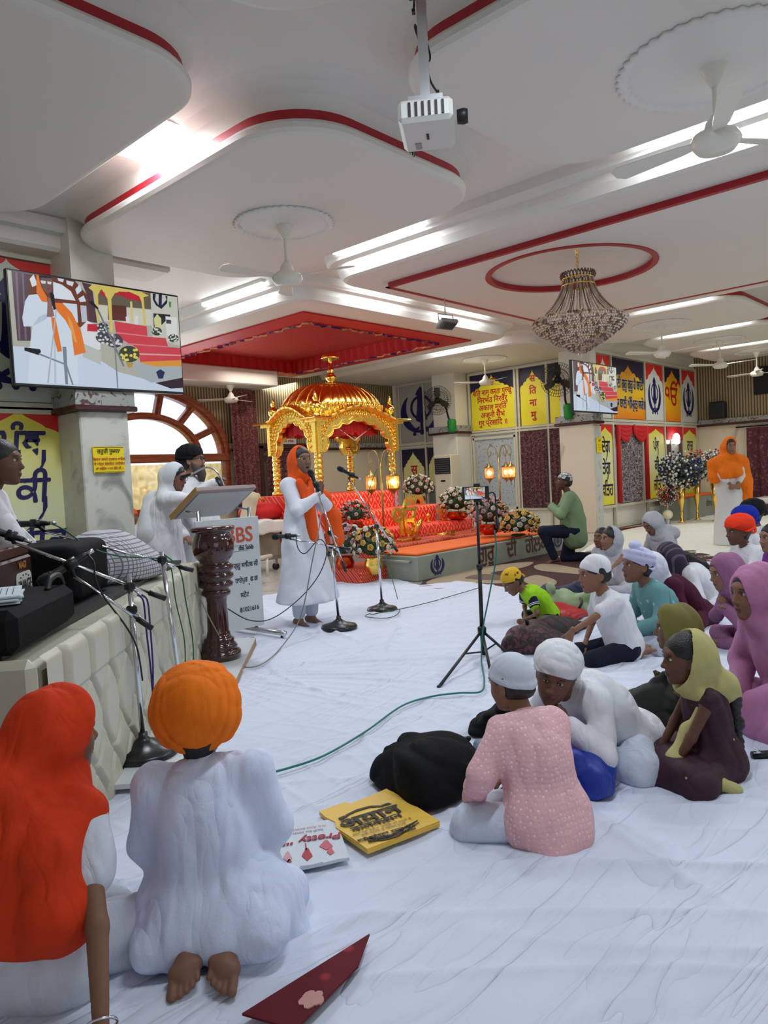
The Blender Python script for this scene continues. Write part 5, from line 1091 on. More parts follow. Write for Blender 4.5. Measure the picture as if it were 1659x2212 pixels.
# ---- lantern stands
M_amb = mat('amber_glass', (255, 170, 70), .1, alpha=.35, trans=.3); M_bulb = mat('warm_bulb', (255, 214, 140), emit=22); M_brass = mat('antique_brass', (170, 140, 80), .3, .9)
def lantern_stand(x, y, z, h, label, sc=1.0, power=4):
    t = empty('lantern_stand', (x, y, z), label, 'lamp', 'brass lantern stands'); mb = MB(); mb.lathe([(.12, 0), (.11, .02), (.03, .04)], (0, 0, 0), M_brass, 20); mb.build('base', t)
    MB().tube([(0, 0, .02), (0, 0, h)], .013, M_brass, 8).build('pole', t)
    for k, (a, rr) in enumerate(((-.7, .19), (.75, .19), (2.4, .17))):
        ca, sa = math.cos(a - .75), math.sin(a - .75); mb = MB(); dz = h
        pts = [(0, 0, dz - .25), (.02 * ca, .02 * sa, dz), (.06 * ca, .06 * sa, dz + .13), (rr * .75 * ca, rr * .75 * sa, dz + .17), (rr * 1.15 * ca, rr * 1.15 * sa, dz + .10), (rr * 1.05 * ca, rr * 1.05 * sa, dz + .0), (rr * .8 * ca, rr * .8 * sa, dz + .03), (rr * .85 * ca, rr * .85 * sa, dz + .08)]
        mb.tube(catmull(pts, 6), .007, M_brass, 6); mb.build('scroll_arm', t)
        L_ = MB(); cx_, cy_, cz_ = rr * 1.05 * ca, rr * 1.05 * sa, dz - .10
        L_.tube([(cx_, cy_, dz), (cx_, cy_, cz_)], .004, M_brass, 5); L_.lathe([(0, cz_ + .02), (.012, cz_ - .0), (.03, cz_ - .04), (.072, cz_ - .07), (.075, cz_ - .085)], (cx_, cy_, 0), M_brass, 8); L_.lathe([(0, cz_ - .34), (.012, cz_ - .30), (.04, cz_ - .275), (.068, cz_ - .25), (.072, cz_ - .24)], (cx_, cy_, 0), M_brass, 8)
        for q in range(8): L_.tube([(cx_ + .074 * math.cos(q * PI / 4), cy_ + .074 * math.sin(q * PI / 4), cz_ - .08), (cx_ + .07 * math.cos(q * PI / 4), cy_ + .07 * math.sin(q * PI / 4), cz_ - .25)], .003, M_brass, 4)
        ln = L_.build('lantern_frame', t); MB().lathe([(.062, cz_ - .25), (.074, cz_ - .16), (.066, cz_ - .08)], (cx_, cy_, 0), M_amb, 12).build('amber_glass', ln); MB().sph((cx_, cy_, cz_ - .16), (.02, .02, .035), M_bulb, 8, 6).build('bulb', ln)
        l = bpy.data.lights.new('lantern_glow', 'POINT'); l.energy = power; l.color = (1, .68, .32); l.shadow_soft_size = .03; o = bpy.data.objects.new('lantern_glow', l); COL.objects.link(o); o.location = (x + cx_, y + cy_, z + cz_ - .16)
    return t
a = W(829, 1140, 1, 6.62); lantern_stand(a[0], 6.62, .36, float(W(822, 1000, 1, 6.62)[2]) - .36, 'brass stand with three glowing lanterns in front of the golden canopy')
a = W(1084, 1150, 1, 6.5); lantern_stand(a[0], 6.5, .36, float(W(1072, 985, 1, 6.5)[2]) - .36, 'brass stand with three glowing lanterns at the right end of the dais')

# ---- bouquets
M_leaf = mat('dark_leaf', (40, 62, 34), .6); M_leaf2 = mat('mid_leaf', (70, 96, 54), .6)
ROSE = {}
def rose_mesh(c):
    if c in ROSE: return ROSE[c]
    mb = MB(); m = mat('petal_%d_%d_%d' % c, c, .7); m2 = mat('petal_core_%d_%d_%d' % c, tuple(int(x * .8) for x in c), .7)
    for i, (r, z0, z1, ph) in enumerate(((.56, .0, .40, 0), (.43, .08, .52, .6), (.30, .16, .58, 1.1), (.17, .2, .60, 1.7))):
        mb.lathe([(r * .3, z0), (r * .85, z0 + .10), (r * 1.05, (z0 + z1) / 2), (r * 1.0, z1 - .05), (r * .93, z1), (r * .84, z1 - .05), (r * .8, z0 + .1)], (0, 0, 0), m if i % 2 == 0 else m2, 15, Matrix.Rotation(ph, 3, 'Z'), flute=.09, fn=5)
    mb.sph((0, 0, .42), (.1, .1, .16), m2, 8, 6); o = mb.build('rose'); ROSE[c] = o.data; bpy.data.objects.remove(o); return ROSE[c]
def bouquet(x, y, z, R, cols, vase, label, n=30, squash=.8, vh=.14, vr=.11, seed=0, name='flower_arrangement', rsz=.036, group='flower arrangements around the dais'):
    t = empty(name, (x, y, z), label, 'flowers', group); rs = random.Random(seed)
    MB().lathe([(vr * .6, 0), (vr * .62, .01), (vr * .95, vh * .3), (vr * 1.05, vh * .6), (vr * .85, vh * .9), (vr * .95, vh)], (0, 0, 0), vase, 28, flute=.02, fn=14).build('vase', t)
    cz = vh + R * squash * .75; mb = MB()
    for i in range(260):
        u = rs.uniform(-.7, 1); a = rs.uniform(0, 2 * PI); c_ = math.sqrt(1 - u * u); d = Vector((c_ * math.cos(a), c_ * math.sin(a), u * squash)); rr = R * rs.uniform(.55, 1.04); p = d * rr + Vector((0, 0, cz))
        s_ = R * rs.uniform(.12, .2); tgt = (d + Vector((rs.uniform(-.6, .6), rs.uniform(-.6, .6), rs.uniform(-.3, .6)))).normalized(); sd = tgt.cross(Vector((rs.random(), rs.random(), rs.random()))).normalized()
        mb.add([p - tgt * s_ * .4, p + sd * s_ * .35, p + tgt * s_, p - sd * s_ * .35], [(0, 1, 2, 3)], M_leaf if rs.random() < .7 else M_leaf2)
    mb.sph((0, 0, cz * .95), (R * .62, R * .62, R * .55 * squash), M_leaf, 12, 8); mb.build('foliage', t)
    gold = PI * (3 - 5 ** .5)
    n = int(n * 1.35)
    for i in range(n):
        u = 1 - (i + .5) / n * 1.42; a = i * gold; c_ = math.sqrt(max(0, 1 - u * u)); d = Vector((c_ * math.cos(a), c_ * math.sin(a), u)); p = Vector((d.x * R * .93, d.y * R * .93, d.z * R * squash * .98 + cz))
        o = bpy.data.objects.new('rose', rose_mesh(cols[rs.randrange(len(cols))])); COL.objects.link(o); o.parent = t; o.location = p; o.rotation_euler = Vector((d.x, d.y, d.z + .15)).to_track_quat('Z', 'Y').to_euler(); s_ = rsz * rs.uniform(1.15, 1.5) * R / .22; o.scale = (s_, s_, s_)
    return t
PK, WH, CR, YE, PE, LI = (222, 170, 178), (236, 232, 222), (242, 224, 200), (240, 196, 96), (236, 168, 120), (206, 166, 186)
a = D(745, 1215, 8.9); bouquet(a[0], a[1], .12, .27, (PK, WH, LI, WH, PK), M_copper, 'large pink and white rose arrangement directly right of the singer', 34, vh=.2, seed=1)
a = W(808, 1235, 1, 6.05); bouquet(a[0], a[1], .10, .26, (YE, WH, YE, CR), M_gold, 'yellow and white rose arrangement in a gold vase, left end of the donation box', 34, vh=.2, seed=2)
a = G(905, 1088, .78); bouquet(a[0], a[1], .78, .25, (WH, PK, CR), M_copper, 'highest rose arrangement, pale pink and white, on the second step', 30, vh=.12, vr=.12, seed=3)
a = G(988, 1123, .53); bouquet(a[0], a[1], .53, .26, (WH, CR, WH), M_copper, 'white rose arrangement in a copper bowl on the third step', 28, vh=.13, vr=.16, seed=4)
a = G(1058, 1155, .36); bouquet(a[0], a[1], .36, .26, (PK, WH, PE, PK), M_copper, 'pink rose arrangement in a copper bowl behind the phone tripod', 34, vh=.15, vr=.14, seed=5)
a = G(1120, 1158, .33); bouquet(a[0], a[1], .33, .29, (YE, YE, WH, PE), M_leaf, 'yellow rose arrangement low on the right part of the donation box', 38, squash=.62, vh=.03, vr=.1, seed=6)
bouquet(6.95, 7.0, .53, .2, (WH, PK), M_copper, 'white rose arrangement half hidden behind the singer', 20, vh=.14, seed=7)
# red podium corner with folded purple cloth
mb = MB(); a = G(790, 1238); mb.box((a[0] - .2, 6.35, .09), (1.2, .6, .18), M_lat2, bev=.02); thing(mb, 'low_step', 'low red draped box under the yellow roses beside the donation box', 'box', org=(a[0], 6.3, 0))
M_pur = pattern_mat('purple_brocade', (70, 36, 70), (190, 170, 190), 'dots', 18, .5, .16, .06)
V_, Q_ = surface(lambda P: smin(capsule(P, (-.35, 0, .06), (.3, -.02, .07), .05, .07), capsule(P, (.25, -.05, .05), (.4, -.1, .05), .07, .05), .05) + folds(P, (1, .2, 0), 60, .012, 3), (-.5, -.25, -.02), (.55, .2, .2), .012)
o = mesh_np('folded_cloth', [(V_, Q_, M_pur)]); a = G(785, 1250); o.location = (a[0], a[1], .01); setp(o, 'shiny purple brocade cloth folded on the floor below the yellow roses', 'cloth')
# ================================================================== musicians' platform with tufted front
C0 = Vector((.93, 2.44, 0)); SA = math.atan2(4.63 - 2.44, 2.98 - .93); SE = Vector((math.cos(SA), math.sin(SA), 0)); SN = Vector((math.sin(SA), -math.cos(SA), 0)); SL, SH = 2.98, .73
M_leath = mat('cream_leatherette', (190, 186, 166), .38, spec=.5)
t = empty('stage_platform', tuple(C0), 'low musicians platform with cream diamond-tufted front', 'platform', rz=SA)
def tuft(u, v):
    """puffed depth of the button-tufted panel; u along, v up"""
    if u < .16: return .03 * min(1, abs(u - .16) / .02, abs(SH - v) / .03 + .3)
    cw, ch = .235, .36; top = .56
    a = (u - .16) / cw + .03 * math.sin(v * 19 + 2 * math.sin(u * 9))
    if v > top: q = abs(math.sin(PI * a)); return .045 * min(1, q * 2.2) ** .5 * (1 if v < SH - .04 else max(0, 1 - ((v - SH + .04) / .04) ** 2) ** .5 * .8 + .2)
    b = (top - v) / ch; b = b + .10 * math.sin(2 * PI * b); p, q = abs(math.sin(PI * (a + b) / 1)), abs(math.sin(PI * (a - b) / 1)); return .038 * min(1, 2.6 * min(p, q)) ** .6
nu, nv = 420, 110; vs = []
for j in range(nv + 1):
    for i in range(nu + 1): u, v = SL * i / nu, SH * j / nv; vs.append((u, -.01 - tuft(u, v), v))
mb = MB(); mb.add(vs, [(j * (nu + 1) + i, j * (nu + 1) + i + 1, (j + 1) * (nu + 1) + i + 1, (j + 1) * (nu + 1) + i) for j in range(nv) for i in range(nu)], M_leath, True); mb.build('tufted_front', t)
mb = MB(); mb.box((SL / 2, .64, SH / 2 - .01), (SL, 1.3, SH - .03), M_leath, bev=.03); mb.box((-.03, .62, SH / 2), (.06, 1.28, SH - .005), M_leath, bev=.025); mb.build('platform_body', t)
MB().box((SL / 2, .72, SH - .01), (SL - .1, 1.2, .02), M_black).build('dark_top_mat', t)
bt = None
for r in range(4):
    for c in range(13):
        u = .16 + .235 * (c + (.5 if r % 2 else 0)); v = .56 - .18 * r
        if u > SL - .05 or u < .3: continue
        if bt is None: mbb = MB(); mbb.sph((0, 0, 0), (.008, .006, .008), M_chrome, 8, 6); o = mbb.build('crystal_button', t); bt = o.data
        else: o = bpy.data.objects.new('crystal_button', bt); COL.objects.link(o); o.parent = t
        o.location = (u, -.02, v)
# white plinth in front
M_ply = mat('cut_wood_edge', (178, 140, 104), .7); M_plw = mat('plinth_white', (206, 210, 210), .4)
t = empty('plinth', tuple(C0), 'low white board step along the foot of the tufted platform', 'step', rz=SA)
MB().box((SL / 2 + .42, -.19, .055), (SL - .29, .30, .02), M_plw).build('top_board', t); MB().box((SL / 2 + .42, -.335, .03), (SL - .29, .012, .06), M_ply).box((.62, -.19, .03), (.012, .3, .06), M_ply).box((SL + .27, -.19, .03), (.012, .3, .06), M_ply).build('edge_board', t)
mb = MB(); e0 = C0 + SE * (SL + .28) + SN * .33; mb.poly([(0, 0), (.16, .02), (.05, .14), (-.04, .12)], (e0.x, e0.y, .03), (SE.x, SE.y, 0), (-SN.x, -SN.y, 0), M_carpet, th=.008); thing(mb, 'carpet', 'red carpet corner poking out at the end of the white plinth', 'carpet', org=(e0.x, e0.y, 0))
# turned wooden post
M_rose = mat('polished_rosewood', (58, 16, 14), .12, coat=.6)
pp = C0 + SE * (SL - .1) + SN * .2; t = empty('turned_post', (2.86, 4.27, .065), 'dark polished turned wooden pillar at the far end of the platform', 'post')
prof = [(.17, 0), (.175, .03), (.17, .055), (.14, .07), (.15, .085), (.135, .105), (.12, .12), (.125, .14), (.1, .155), (.088, .2), (.085, .3), (.08, .40), (.088, .44), (.115, .455), (.12, .475), (.105, .49), (.10, .50), (.14, .515), (.145, .535), (.125, .55), (.12, .56), (.15, .575), (.15, .60), (.13, .61), (.13, .62), (.155, .635), (.155, .66), (.12, .675), (.115, .69), (.15, .72), (.168, .77), (.168, .82), (.155, .865), (.14, .89), (.14, .9), (.175, .905), (.182, .92), (.175, .935), (.0, .936)]
MB().lathe([(r * .84, z * .97) for r, z in prof], (0, 0, 0), M_rose, 48).build('turned_body', t)
# ---- things on the platform
def plat(u, v, z=SH): p = C0 + SE * u - SN * v; return (p.x, p.y, z)
M_bagb = mat('black_bag_cloth', (11, 11, 13), .8, spec=.2, bump=(60, .2)); M_harm = mat('harmonium_wood', (52, 24, 22), .35); M_ivory = mat('label_ivory', (206, 206, 196), .5)
t = empty('harmonium', plat(.62, .48), 'dark brown harmonium with an ivory maker plate, on the platform', 'harmonium', rz=SA + .1)
MB().box((0, 0, .13), (.62, .3, .26), M_harm, bev=.01).build('case', t); MB().box((0, .0, .285), (.62, .28, .05), mat('harmonium_lid', (70, 34, 28), .35), bev=.008).build('lid', t)
mb = MB(); mb.poly([(x, z) for x, z in rrect(-.10, .10, -.055, .055, .03, 4)], (.17, -.152, .14), (1, 0, 0), (0, 0, 1), M_ivory, th=.004); put_text(mb, 'NAGI', .06, (.17, -.158, .14), (1, 0, 0), (0, 0, 1), M_black, off=.002, bold=.002)
for i in range(14): a = 2 * PI * i / 14; mb.sph((.17 + .085 * math.cos(a), -.158, .14 + .044 * math.sin(a)), .0035, M_black, 6, 4)
mb.build('maker_plate', t); mb = MB(); put_text(mb, 'NAGI', .04, (.16, -.153, .225), (1, 0, 0), (0, 0, 1), mat('gilt_letters', (200, 130, 60), .4), off=.002, bold=.002); mb.build('gilt_lettering', t)
MB().box((-.2, -.155, .15), (.09, .012, .08), M_steel, bev=.004).box((-.2, -.163, .15), (.05, .006, .045), M_black).build('latch', t)
t = empty('case', plat(.33, .22), 'black padded instrument case at the near edge of the platform', 'case', rz=SA + .05)
MB().box((0, 0, .075), (.66, .3, .15), M_bagb, bev=.03).build('case_body', t); MB().tube(catmull([(.15, -.1, .15), (.2, -.1, .19), (.3, -.1, .19), (.34, -.1, .15)], 6), .012, M_black, 6).build('handle', t)
t = empty('paper_stack', plat(.25, .24, SH + .152), 'stack of white written sheets lying on the black case', 'papers', rz=SA + .35)
for i, (dx, a) in enumerate(((0, 0), (.01, .05), (-.012, -.04), (.006, .09), (.0, .02))):
    mb = MB(); mb.box((dx, 0, .004 + .006 * i), (.3, .21, .005), mat('paper_%d' % (i % 2), ((212, 220, 226), (192, 214, 206))[i % 2], .8), R=Matrix.Rotation(a, 3, 'Z'))
    if i == 4:
        for k in range(8): mb.box((-.0, -.08 + .02 * k, .032), (.22 - .02 * (k % 3), .002, .0006), mat('ink', (60, 60, 100), .8), R=Matrix.Rotation(a, 3, 'Z'))
    mb.build('sheet', t)
t = empty('case', plat(1.35, .42), 'black boxy bag between the harmonium and the covered drum', 'case', rz=SA); V_, Q_ = surface(lambda P: smax(smax(np.abs(P[:, 0]) - .26, np.abs(P[:, 1]) - .2, .06), np.abs(P[:, 2] - .14) - .14, .06) + folds(P, (1, .3, .5), 22, .006, 2), (-.34, -.3, -.05), (.34, .3, .34), .014); mesh_np('bag_body', [(V_, Q_, M_bagb)], t)
t = empty('drum_cover', plat(1.95, .36), 'rounded drum under a white and grey checked cloth on the platform', 'drum', rz=SA)
V_, Q_ = surface(lambda P: smax(smin(ellip(P, (0, 0, .1), (.30, .24, .2)), ellip(P, (.12, -.12, .04), (.22, .2, .14)), .1) + folds(P, (0, .2, 1), 26, .014, 5), -P[:, 2] + .0, .02), (-.4, -.42, -.02), (.42, .35, .34), .012)
mesh_np('checked_cloth', [(V_, Q_, pattern_mat('checked_cotton', (196, 194, 198), (112, 110, 122), 'grid', 14, .85, .86, .05))], t)

# ================================================================== microphones and stands
M_grill = mat('mic_grille', (34, 36, 40), .45, .6, bump=(900, .8)); M_mic = mat('mic_black', (16, 16, 18), .4); M_iron = mat('cast_black', (20, 20, 22), .3)
def mic(parent, tail, head, r=.018, foam=False):
    tail = Vector(tail); head = Vector(head); d = (head - tail).normalized(); l = (head - tail).length
    R = d.to_track_quat('Z', 'Y').to_matrix(); mb = MB(); mb.lathe([(.008, 0), (r * .6, .002), (r * .7, l * .1), (r * .95, l * .68), (r * 1.15, l * .72), (r * 1.3, l * .74)], tail, M_mic, 16, R); o = mb.build('microphone', parent)
    mb = MB(); mb.lathe([(r * 1.25, l * .74), (r * 1.45, l * .82), (r * 1.4, l * .92), (r * .9, l * .99), (0, l)], tail, M_grill, 16, R); mb.build('grille', o); 
    mb = MB(); mb.lathe([(.009, -.03), (.009, 0.002)], tail, M_steel, 10, R); mb.build('plug', o); return o
def mic_stand(x, y, z, h, boom, label, base=.13, kn=True, group='microphone stands', top=None, mics=()):
    t = empty('microphone_stand', (x, y, z), label, 'microphone stand', group)
    MB().lathe([(base, 0), (base * 1.02, .012), (base * .95, .028), (base * .5, .045), (base * .25, .065), (.02, .08), (.02, .1)], (0, 0, 0), M_iron, 36).build('base', t)
    top = Vector((0, 0, h)) if top is None else Vector(top)
    MB().tube([(0, 0, .05), tuple(top)], .0115, M_chrome, 12).build('pole', t)
    for (zc, a, b, mtail, mhead) in mics:
        # boom from a to b through clamp at height zc, microphone at b
        c = top * (zc / h); mb = MB(); mb.tube([a, b], .007, M_chrome, 10); bo = mb.build('boom_arm', t)
        MB().box(tuple(c), (.045, .035, .04), M_mic, bev=.008).build('clamp', t); MB().tube([tuple(c), tuple(c + Vector((.03, -.06, -.05)))], .005, M_chrome, 8).build('locking_lever', t)
        av = Vector(a); MB().tube([av, av + (av - Vector(b)).normalized() * .08], .013, M_mic, 10).build('end_grip', bo)
        bv = Vector(b); mt = Vector(mtail); mh = Vector(mhead); cpt = mt + (mh - mt) * .35; MB().tube([bv, cpt], .009, M_mic, 8).tube([mt + (mh - mt) * .22, mt + (mh - mt) * .45], .024, M_mic, 10).build('mic_clip', bo); mic(t, mtail, mhead)
    return t
def rel(p, o): return tuple(np.array(p) - np.array(o))
# singer's stand (two booms)
o_ = np.array([*G(733, 1362)[:2], .02]); d0 = 6.03
TP = rel(D(712, 1135, d0), o_)
mic_stand(*o_, TP[2], None, 'chrome microphone stand with two microphones directly in front of the singer', base=.15, top=TP, mics=[
    (TP[2] * .93, rel(D(740, 1215, 5.98), o_), rel(D(686, 1062, 5.9), o_), rel(D(690, 1062, 5.88), o_), rel(D(668, 1015, 5.95), o_)),
    (TP[2] * .80, rel(D(735, 1183, 5.9), o_), rel(D(628, 1165, 5.75), o_), rel(D(640, 1157, 5.74), o_), rel(D(587, 1160, 5.72), o_))])
o_ = np.array([*G(826, 1323)[:2], .02]); TP = rel(D(813, 1130, 6.75), o_)
mic_stand(*o_, TP[2], None, 'chrome boom microphone stand between the singer and the donation box', base=.14, top=TP, mics=[(TP[2] * .96, rel(D(848, 1176, 6.6), o_), rel(D(753, 1035, 6.75), o_), rel(D(774, 1033, 6.74), o_), rel(D(729, 1010, 6.8), o_))])
# stands at the platform
o_ = np.array([1.60, 3.03, .066]); TP = rel(D(278, 1240, 3.3), o_)
mic_stand(*o_, TP[2], None, 'microphone stand on the plinth with two booms, behind the orange turbaned boy', base=.15, top=TP, mics=[
    (TP[2] * .93, rel(D(322, 1280, 3.36), o_), rel(D(30, 1172, 3.1), o_), rel(D(52, 1166, 3.08), o_), rel(D(-30, 1140, 3.05), o_)),
    (TP[2] * .80, rel(D(296, 1336, 3.22), o_), rel(D(160, 1245, 3.12), o_), rel(D(188, 1197, 3.15), o_), rel(D(82, 1262, 3.05), o_))])
o_ = np.array([2.06, 3.45, .066]); TP = rel(D(348, 1192, 3.9), o_)
mic_stand(*o_, TP[2], None, 'microphone stand with a long boom, on the plinth near the turned post', base=.14, top=TP, mics=[(TP[2] * .95, rel(D(386, 1224, 3.95), o_), rel(D(97, 1148, 3.75), o_), rel(D(108, 1130, 3.73), o_), rel(D(15, 1133, 3.7), o_))])
def cable(pts, col, label, r=.004, k=8, name='cable', sag=0):
    mb = MB(); P = catmull([tuple(p) for p in pts], k); mb.tube(P, r, col, 6); o = tuple(P[0]); return thing(mb, name, label, 'cable', org=o)
M_gcab = mat('teal_green_cable', (10, 116, 104), .4); M_pcab = mat('purple_cable', (52, 30, 112), .4); M_dgc = mat('dark_green_cable', (22, 92, 50), .4); M_gry = mat('grey_cable', (130, 128, 116), .4)
gz = lambda x, y, z=.036: G(x, y, z)
cable([D(1068, 1145, 4.9), D(1072, 1200, 4.9), D(1056, 1290, 4.88), D(1043, 1360, 4.85), gz(1040, 1425), gz(1046, 1470), gz(1038, 1494), gz(990, 1497), gz(930, 1505), gz(868, 1525), gz(790, 1580), gz(700, 1632), gz(620, 1660), gz(562, 1674)], M_gcab, 'teal cable running from the phone tripod across the sheet to the turbaned boy', .0055)
cable([D(814, 1012, 6.8) + 0, D(795, 1080, 6.7), D(820, 1160, 6.7), gz(858, 1290), gz(862, 1322), gz(835, 1335), gz(790, 1332), gz(800, 1325)], M_dgc, 'green cable hanging from the boom stand left of the donation box', .004)
cable([gz(800, 1328), gz(900, 1308), gz(980, 1286), gz(1040, 1268)], M_dgc, 'green cable lying on the sheet towards the brown rug', .004)
cable([D(640, 1160, 5.74), D(644, 1185, 5.7), D(660, 1195, 5.7), D(690, 1165, 5.8), D(706, 1190, 5.85), D(690, 1240, 5.8), D(650, 1290, 5.7), D(590, 1335, 5.5), D(540, 1340, 5.2), D(492, 1315, 5.1)], M_mic, 'black cable sagging from the singer stand to the turned post', .004)
cable([D(690, 1062, 5.88), D(692, 1120, 5.7), D(675, 1210, 5.6), D(650, 1330, 5.7), gz(610, 1395), gz(570, 1432), gz(530, 1441), gz(500, 1420), D(480, 1385, 5.0), D(445, 1320, 4.9), D(425, 1270, 4.9), D(412, 1225, 4.9)], M_gry, 'grey cable looping from the singer stand past the foot of the turned post', .0045)
for i, (dx, c, nm) in enumerate(((0, M_pcab, 'inner'), (9, M_pcab, 'outer'))):
    cable([D(298 + dx, 1285, 3.25), D(310 + dx, 1300, 3.3), D(316 + dx, 1360, 3.3), D(325 + dx * .6, 1440, 3.3), D(330, 1500, 3.35)], c, '%s purple cable hanging down the tufted front beside the nearer stand' % nm, .0045)
for i, (dx, nm) in enumerate(((0, 'left'), (18, 'right'))):
    cable([D(352, 1196, 3.95), D(370 + dx, 1230, 4.05), D(380 + dx * 1.2, 1300, 4.05), D(398 + dx, 1380, 4.1), D(400 + dx, 1440, 4.1)], M_dgc, '%s green cable hanging down the tufted front near the turned post' % nm, .0038)
cable([D(108, 1130, 3.73), D(140, 1145, 3.7), D(190, 1180, 3.7), D(250, 1200, 3.8), D(320, 1205, 3.9), D(350, 1206, 3.9)], M_dgc, 'green cable running along the longest boom over the platform', .0038)
cable([D(188, 1197, 3.15), D(203, 1215, 3.1), D(206, 1250, 3.1), D(225, 1290, 3.15), D(270, 1350, 3.15), D(296, 1400, 3.2), D(308, 1470, 3.25)], M_mic, 'black cable from the lowest microphone hanging in front of the platform', .004)
# ================================================================== lectern with banner
LA = 0.0; LX = Vector((math.cos(LA), math.sin(LA), 0)); LY = Vector((-math.sin(LA), math.cos(LA), 0)); LO = Vector((3.40, 4.86, 0))
t = empty('lectern', tuple(LO), 'steel-framed lectern with slanted wooden desk and white printed banner', 'lectern', rz=LA)
mb = MB(); mb.box((0, 0, .535), (.60, .012, .90), M_plw, bev=.003); bn = mb.build('banner_board', t)
mb = MB(); dr = [(0, .18)] + [(.055 * math.cos(a) , .055 * math.sin(a) + .02) for a in [PI * .72 - PI * 2 * .78 * 1.0 * 0 - i * (PI * 1.44) / 14 + .0 for i in range(0)]]
drop = [(0, .10), (.018, .07), (.04, .035), (.052, 0), (.05, -.03), (.03, -.06), (0, -.07), (-.03, -.06), (-.05, -.03), (-.052, 0), (-.04, .035), (-.018, .07)]
mb.poly(drop, (-.13, -.007, .84), (1, 0, 0), (0, 0, 1), mat('drop_orange', (232, 140, 30), .5), th=.001); khanda(mb, (-.13, -.009, .83), (1, 0, 0), (0, 0, 1), .08, M_black, .001)
put_text(mb, 'BBS', .17, (.10, -.007, .84), (1, 0, 0), (0, 0, 1), mat('sign_rust', (196, 84, 56), .5), off=.001, bold=.004, sx=1.0)
put_text(mb, 'dhii Sahib', .055, (.16, -.007, .74), (1, 0, 0), (0, 0, 1), M_dnavy, off=.001, bold=.001, sx=.7); mb.box((0.02, -.008, .76), (.3, .001, .002), M_dnavy); mb.box((0.05, -.008, .715), (.26, .001, .002), M_dnavy)
for i, (s_, x) in enumerate((('ਗੁਰੂ ਸਾਹਿਬ ਜੀ', .05), ('ਰਾਏਪੁਰ (ਛ.ਗ.)', .06), ('ਸਟੇਟ', .02), ('81021616', .06))): put_text(mb, s_, .055, (x + .10, -.007, .60 - .12 * i), (1, 0, 0), (0, 0, 1), M_dnavy, off=.001, bold=.001, sx=.85)
mb.sph((.17, -.008, .44), .006, M_black, 6, 4); mb.build('printed_lettering', bn)
mb = MB()
for x in (-.24, .24): mb.tube([(x, .03, .05), (x, .03, 1.06)], .016, M_steel, 12)
mb.build('uprights', t)
for x in (-.24, .24): MB().tube([(x, -.32, .055), (x, .3, .055)], .02, M_steel, 12).sph((x, -.33, .055), .024, M_chrome, 10, 8).build('foot_bar', t)
for x in (-.24, .24): MB().lathe([(.01, .005), (.012, .03), (.006, .04)], (x, -.3, 0), M_mic, 10).build('castor', t)
Rt = Matrix.Rotation(-.50, 3, 'X'); mb = MB(); mb.box((.02, .20, 1.12), (.56, .46, .035), mat('desk_laminate', (150, 132, 128), .45), Rt, bev=.004); ds = mb.build('desk_top', t)
mb = MB(); mb.box((.02, .20, 1.097), (.5, .4, .006), mat('desk_underside', (176, 180, 176), .5), Rt); mb.box((-.262, .2, 1.12), (.008, .462, .04), mat('pine_edge', (176, 136, 72), .6), Rt)
mb.build('desk_edging', ds); mb = MB()
for x in (-.24, .24): mb.tube([(x, .03, 1.04), (x + 0, .2, 1.06)], .008, M_chrome, 8)
mb.build('desk_support', t)
# gooseneck microphone held at the desk
t = empty('gooseneck_microphone', (3.5, 5.0, 1.15), 'grey gooseneck microphone reaching from the lectern to the bearded man', 'microphone')
q0 = Vector((3.5, 5.0, 1.15)); pts = [Vector(D(*p)) - q0 for p in ((484, 1050, 5.95), (472, 1024, 5.95), (458, 1012, 5.98), (440, 1011, 6.02), (420, 1021, 6.1), (412, 1024, 6.12))]
MB().tube(catmull(pts, 7), .0085, M_steel, 8).build('gooseneck', t); MB().tube([Vector(D(468, 1032, 5.95)) - q0, Vector(D(482, 1058, 5.9)) - q0], .016, M_mic, 10).build('base_grip', t)
mic(t, pts[-1] + Vector((0, 0, 0)), Vector(D(388, 1034, 6.2)) - q0, .017)

# ================================================================== phone on tripod
o_ = np.array([*G(1046, 1415)[:2], .02]); t = empty('phone_tripod', tuple(o_), 'tall black tripod in the middle of the hall holding the phone', 'tripod')
hub = Vector(rel(D(1041, 1362, 4.95), o_)); tp = Vector(rel(D(1030, 1080, 4.95), o_)); low = Vector(rel(D(1046, 1423, 4.95), o_))
MB().tube([low, hub + Vector((0, 0, .02))], .016, M_mic, 10).tube([hub, hub + (tp - hub) * .5], .014, M_mic, 10).tube([hub + (tp - hub) * .48, tp], .010, M_mic, 10).build('pole', t)
MB().lathe([(.028, -.03), (.03, .02), (.02, .03)], tuple(hub), M_mic, 12).build('hub', t); MB().lathe([(.02, -.02), (.022, .0), (.02, .02)], tuple(hub + (tp - hub) * .49), M_mic, 12).build('collar', t)
for p in ((948, 1484), (1112, 1424), (1060, 1452)):
    f_ = Vector(rel(G(*p, .02), o_)); k = hub + (f_ - hub) * .45; mb = MB(); mb.tube([hub, f_], .0095, M_mic, 8); lg = mb.build('leg', t); MB().tube([low + (hub - low) * .25, k], .006, M_mic, 6).build('brace', lg); MB().sph(tuple(f_), .013, M_mic, 8, 6).build('rubber_foot', lg)
t = empty('smartphone', tuple(D(1028, 1080, 4.93)), 'smartphone clamped sideways on the tripod, its screen showing the stage', 'phone', rz=math.atan2(-.13, .12) )
MB().box((0, 0, .047), (.18, .009, .088), M_black, bev=.004).build('phone_body', t); s_ = screen_picture(t, .135, .078, .0003, .6); s_.location = (-.006, -.0045, .008)
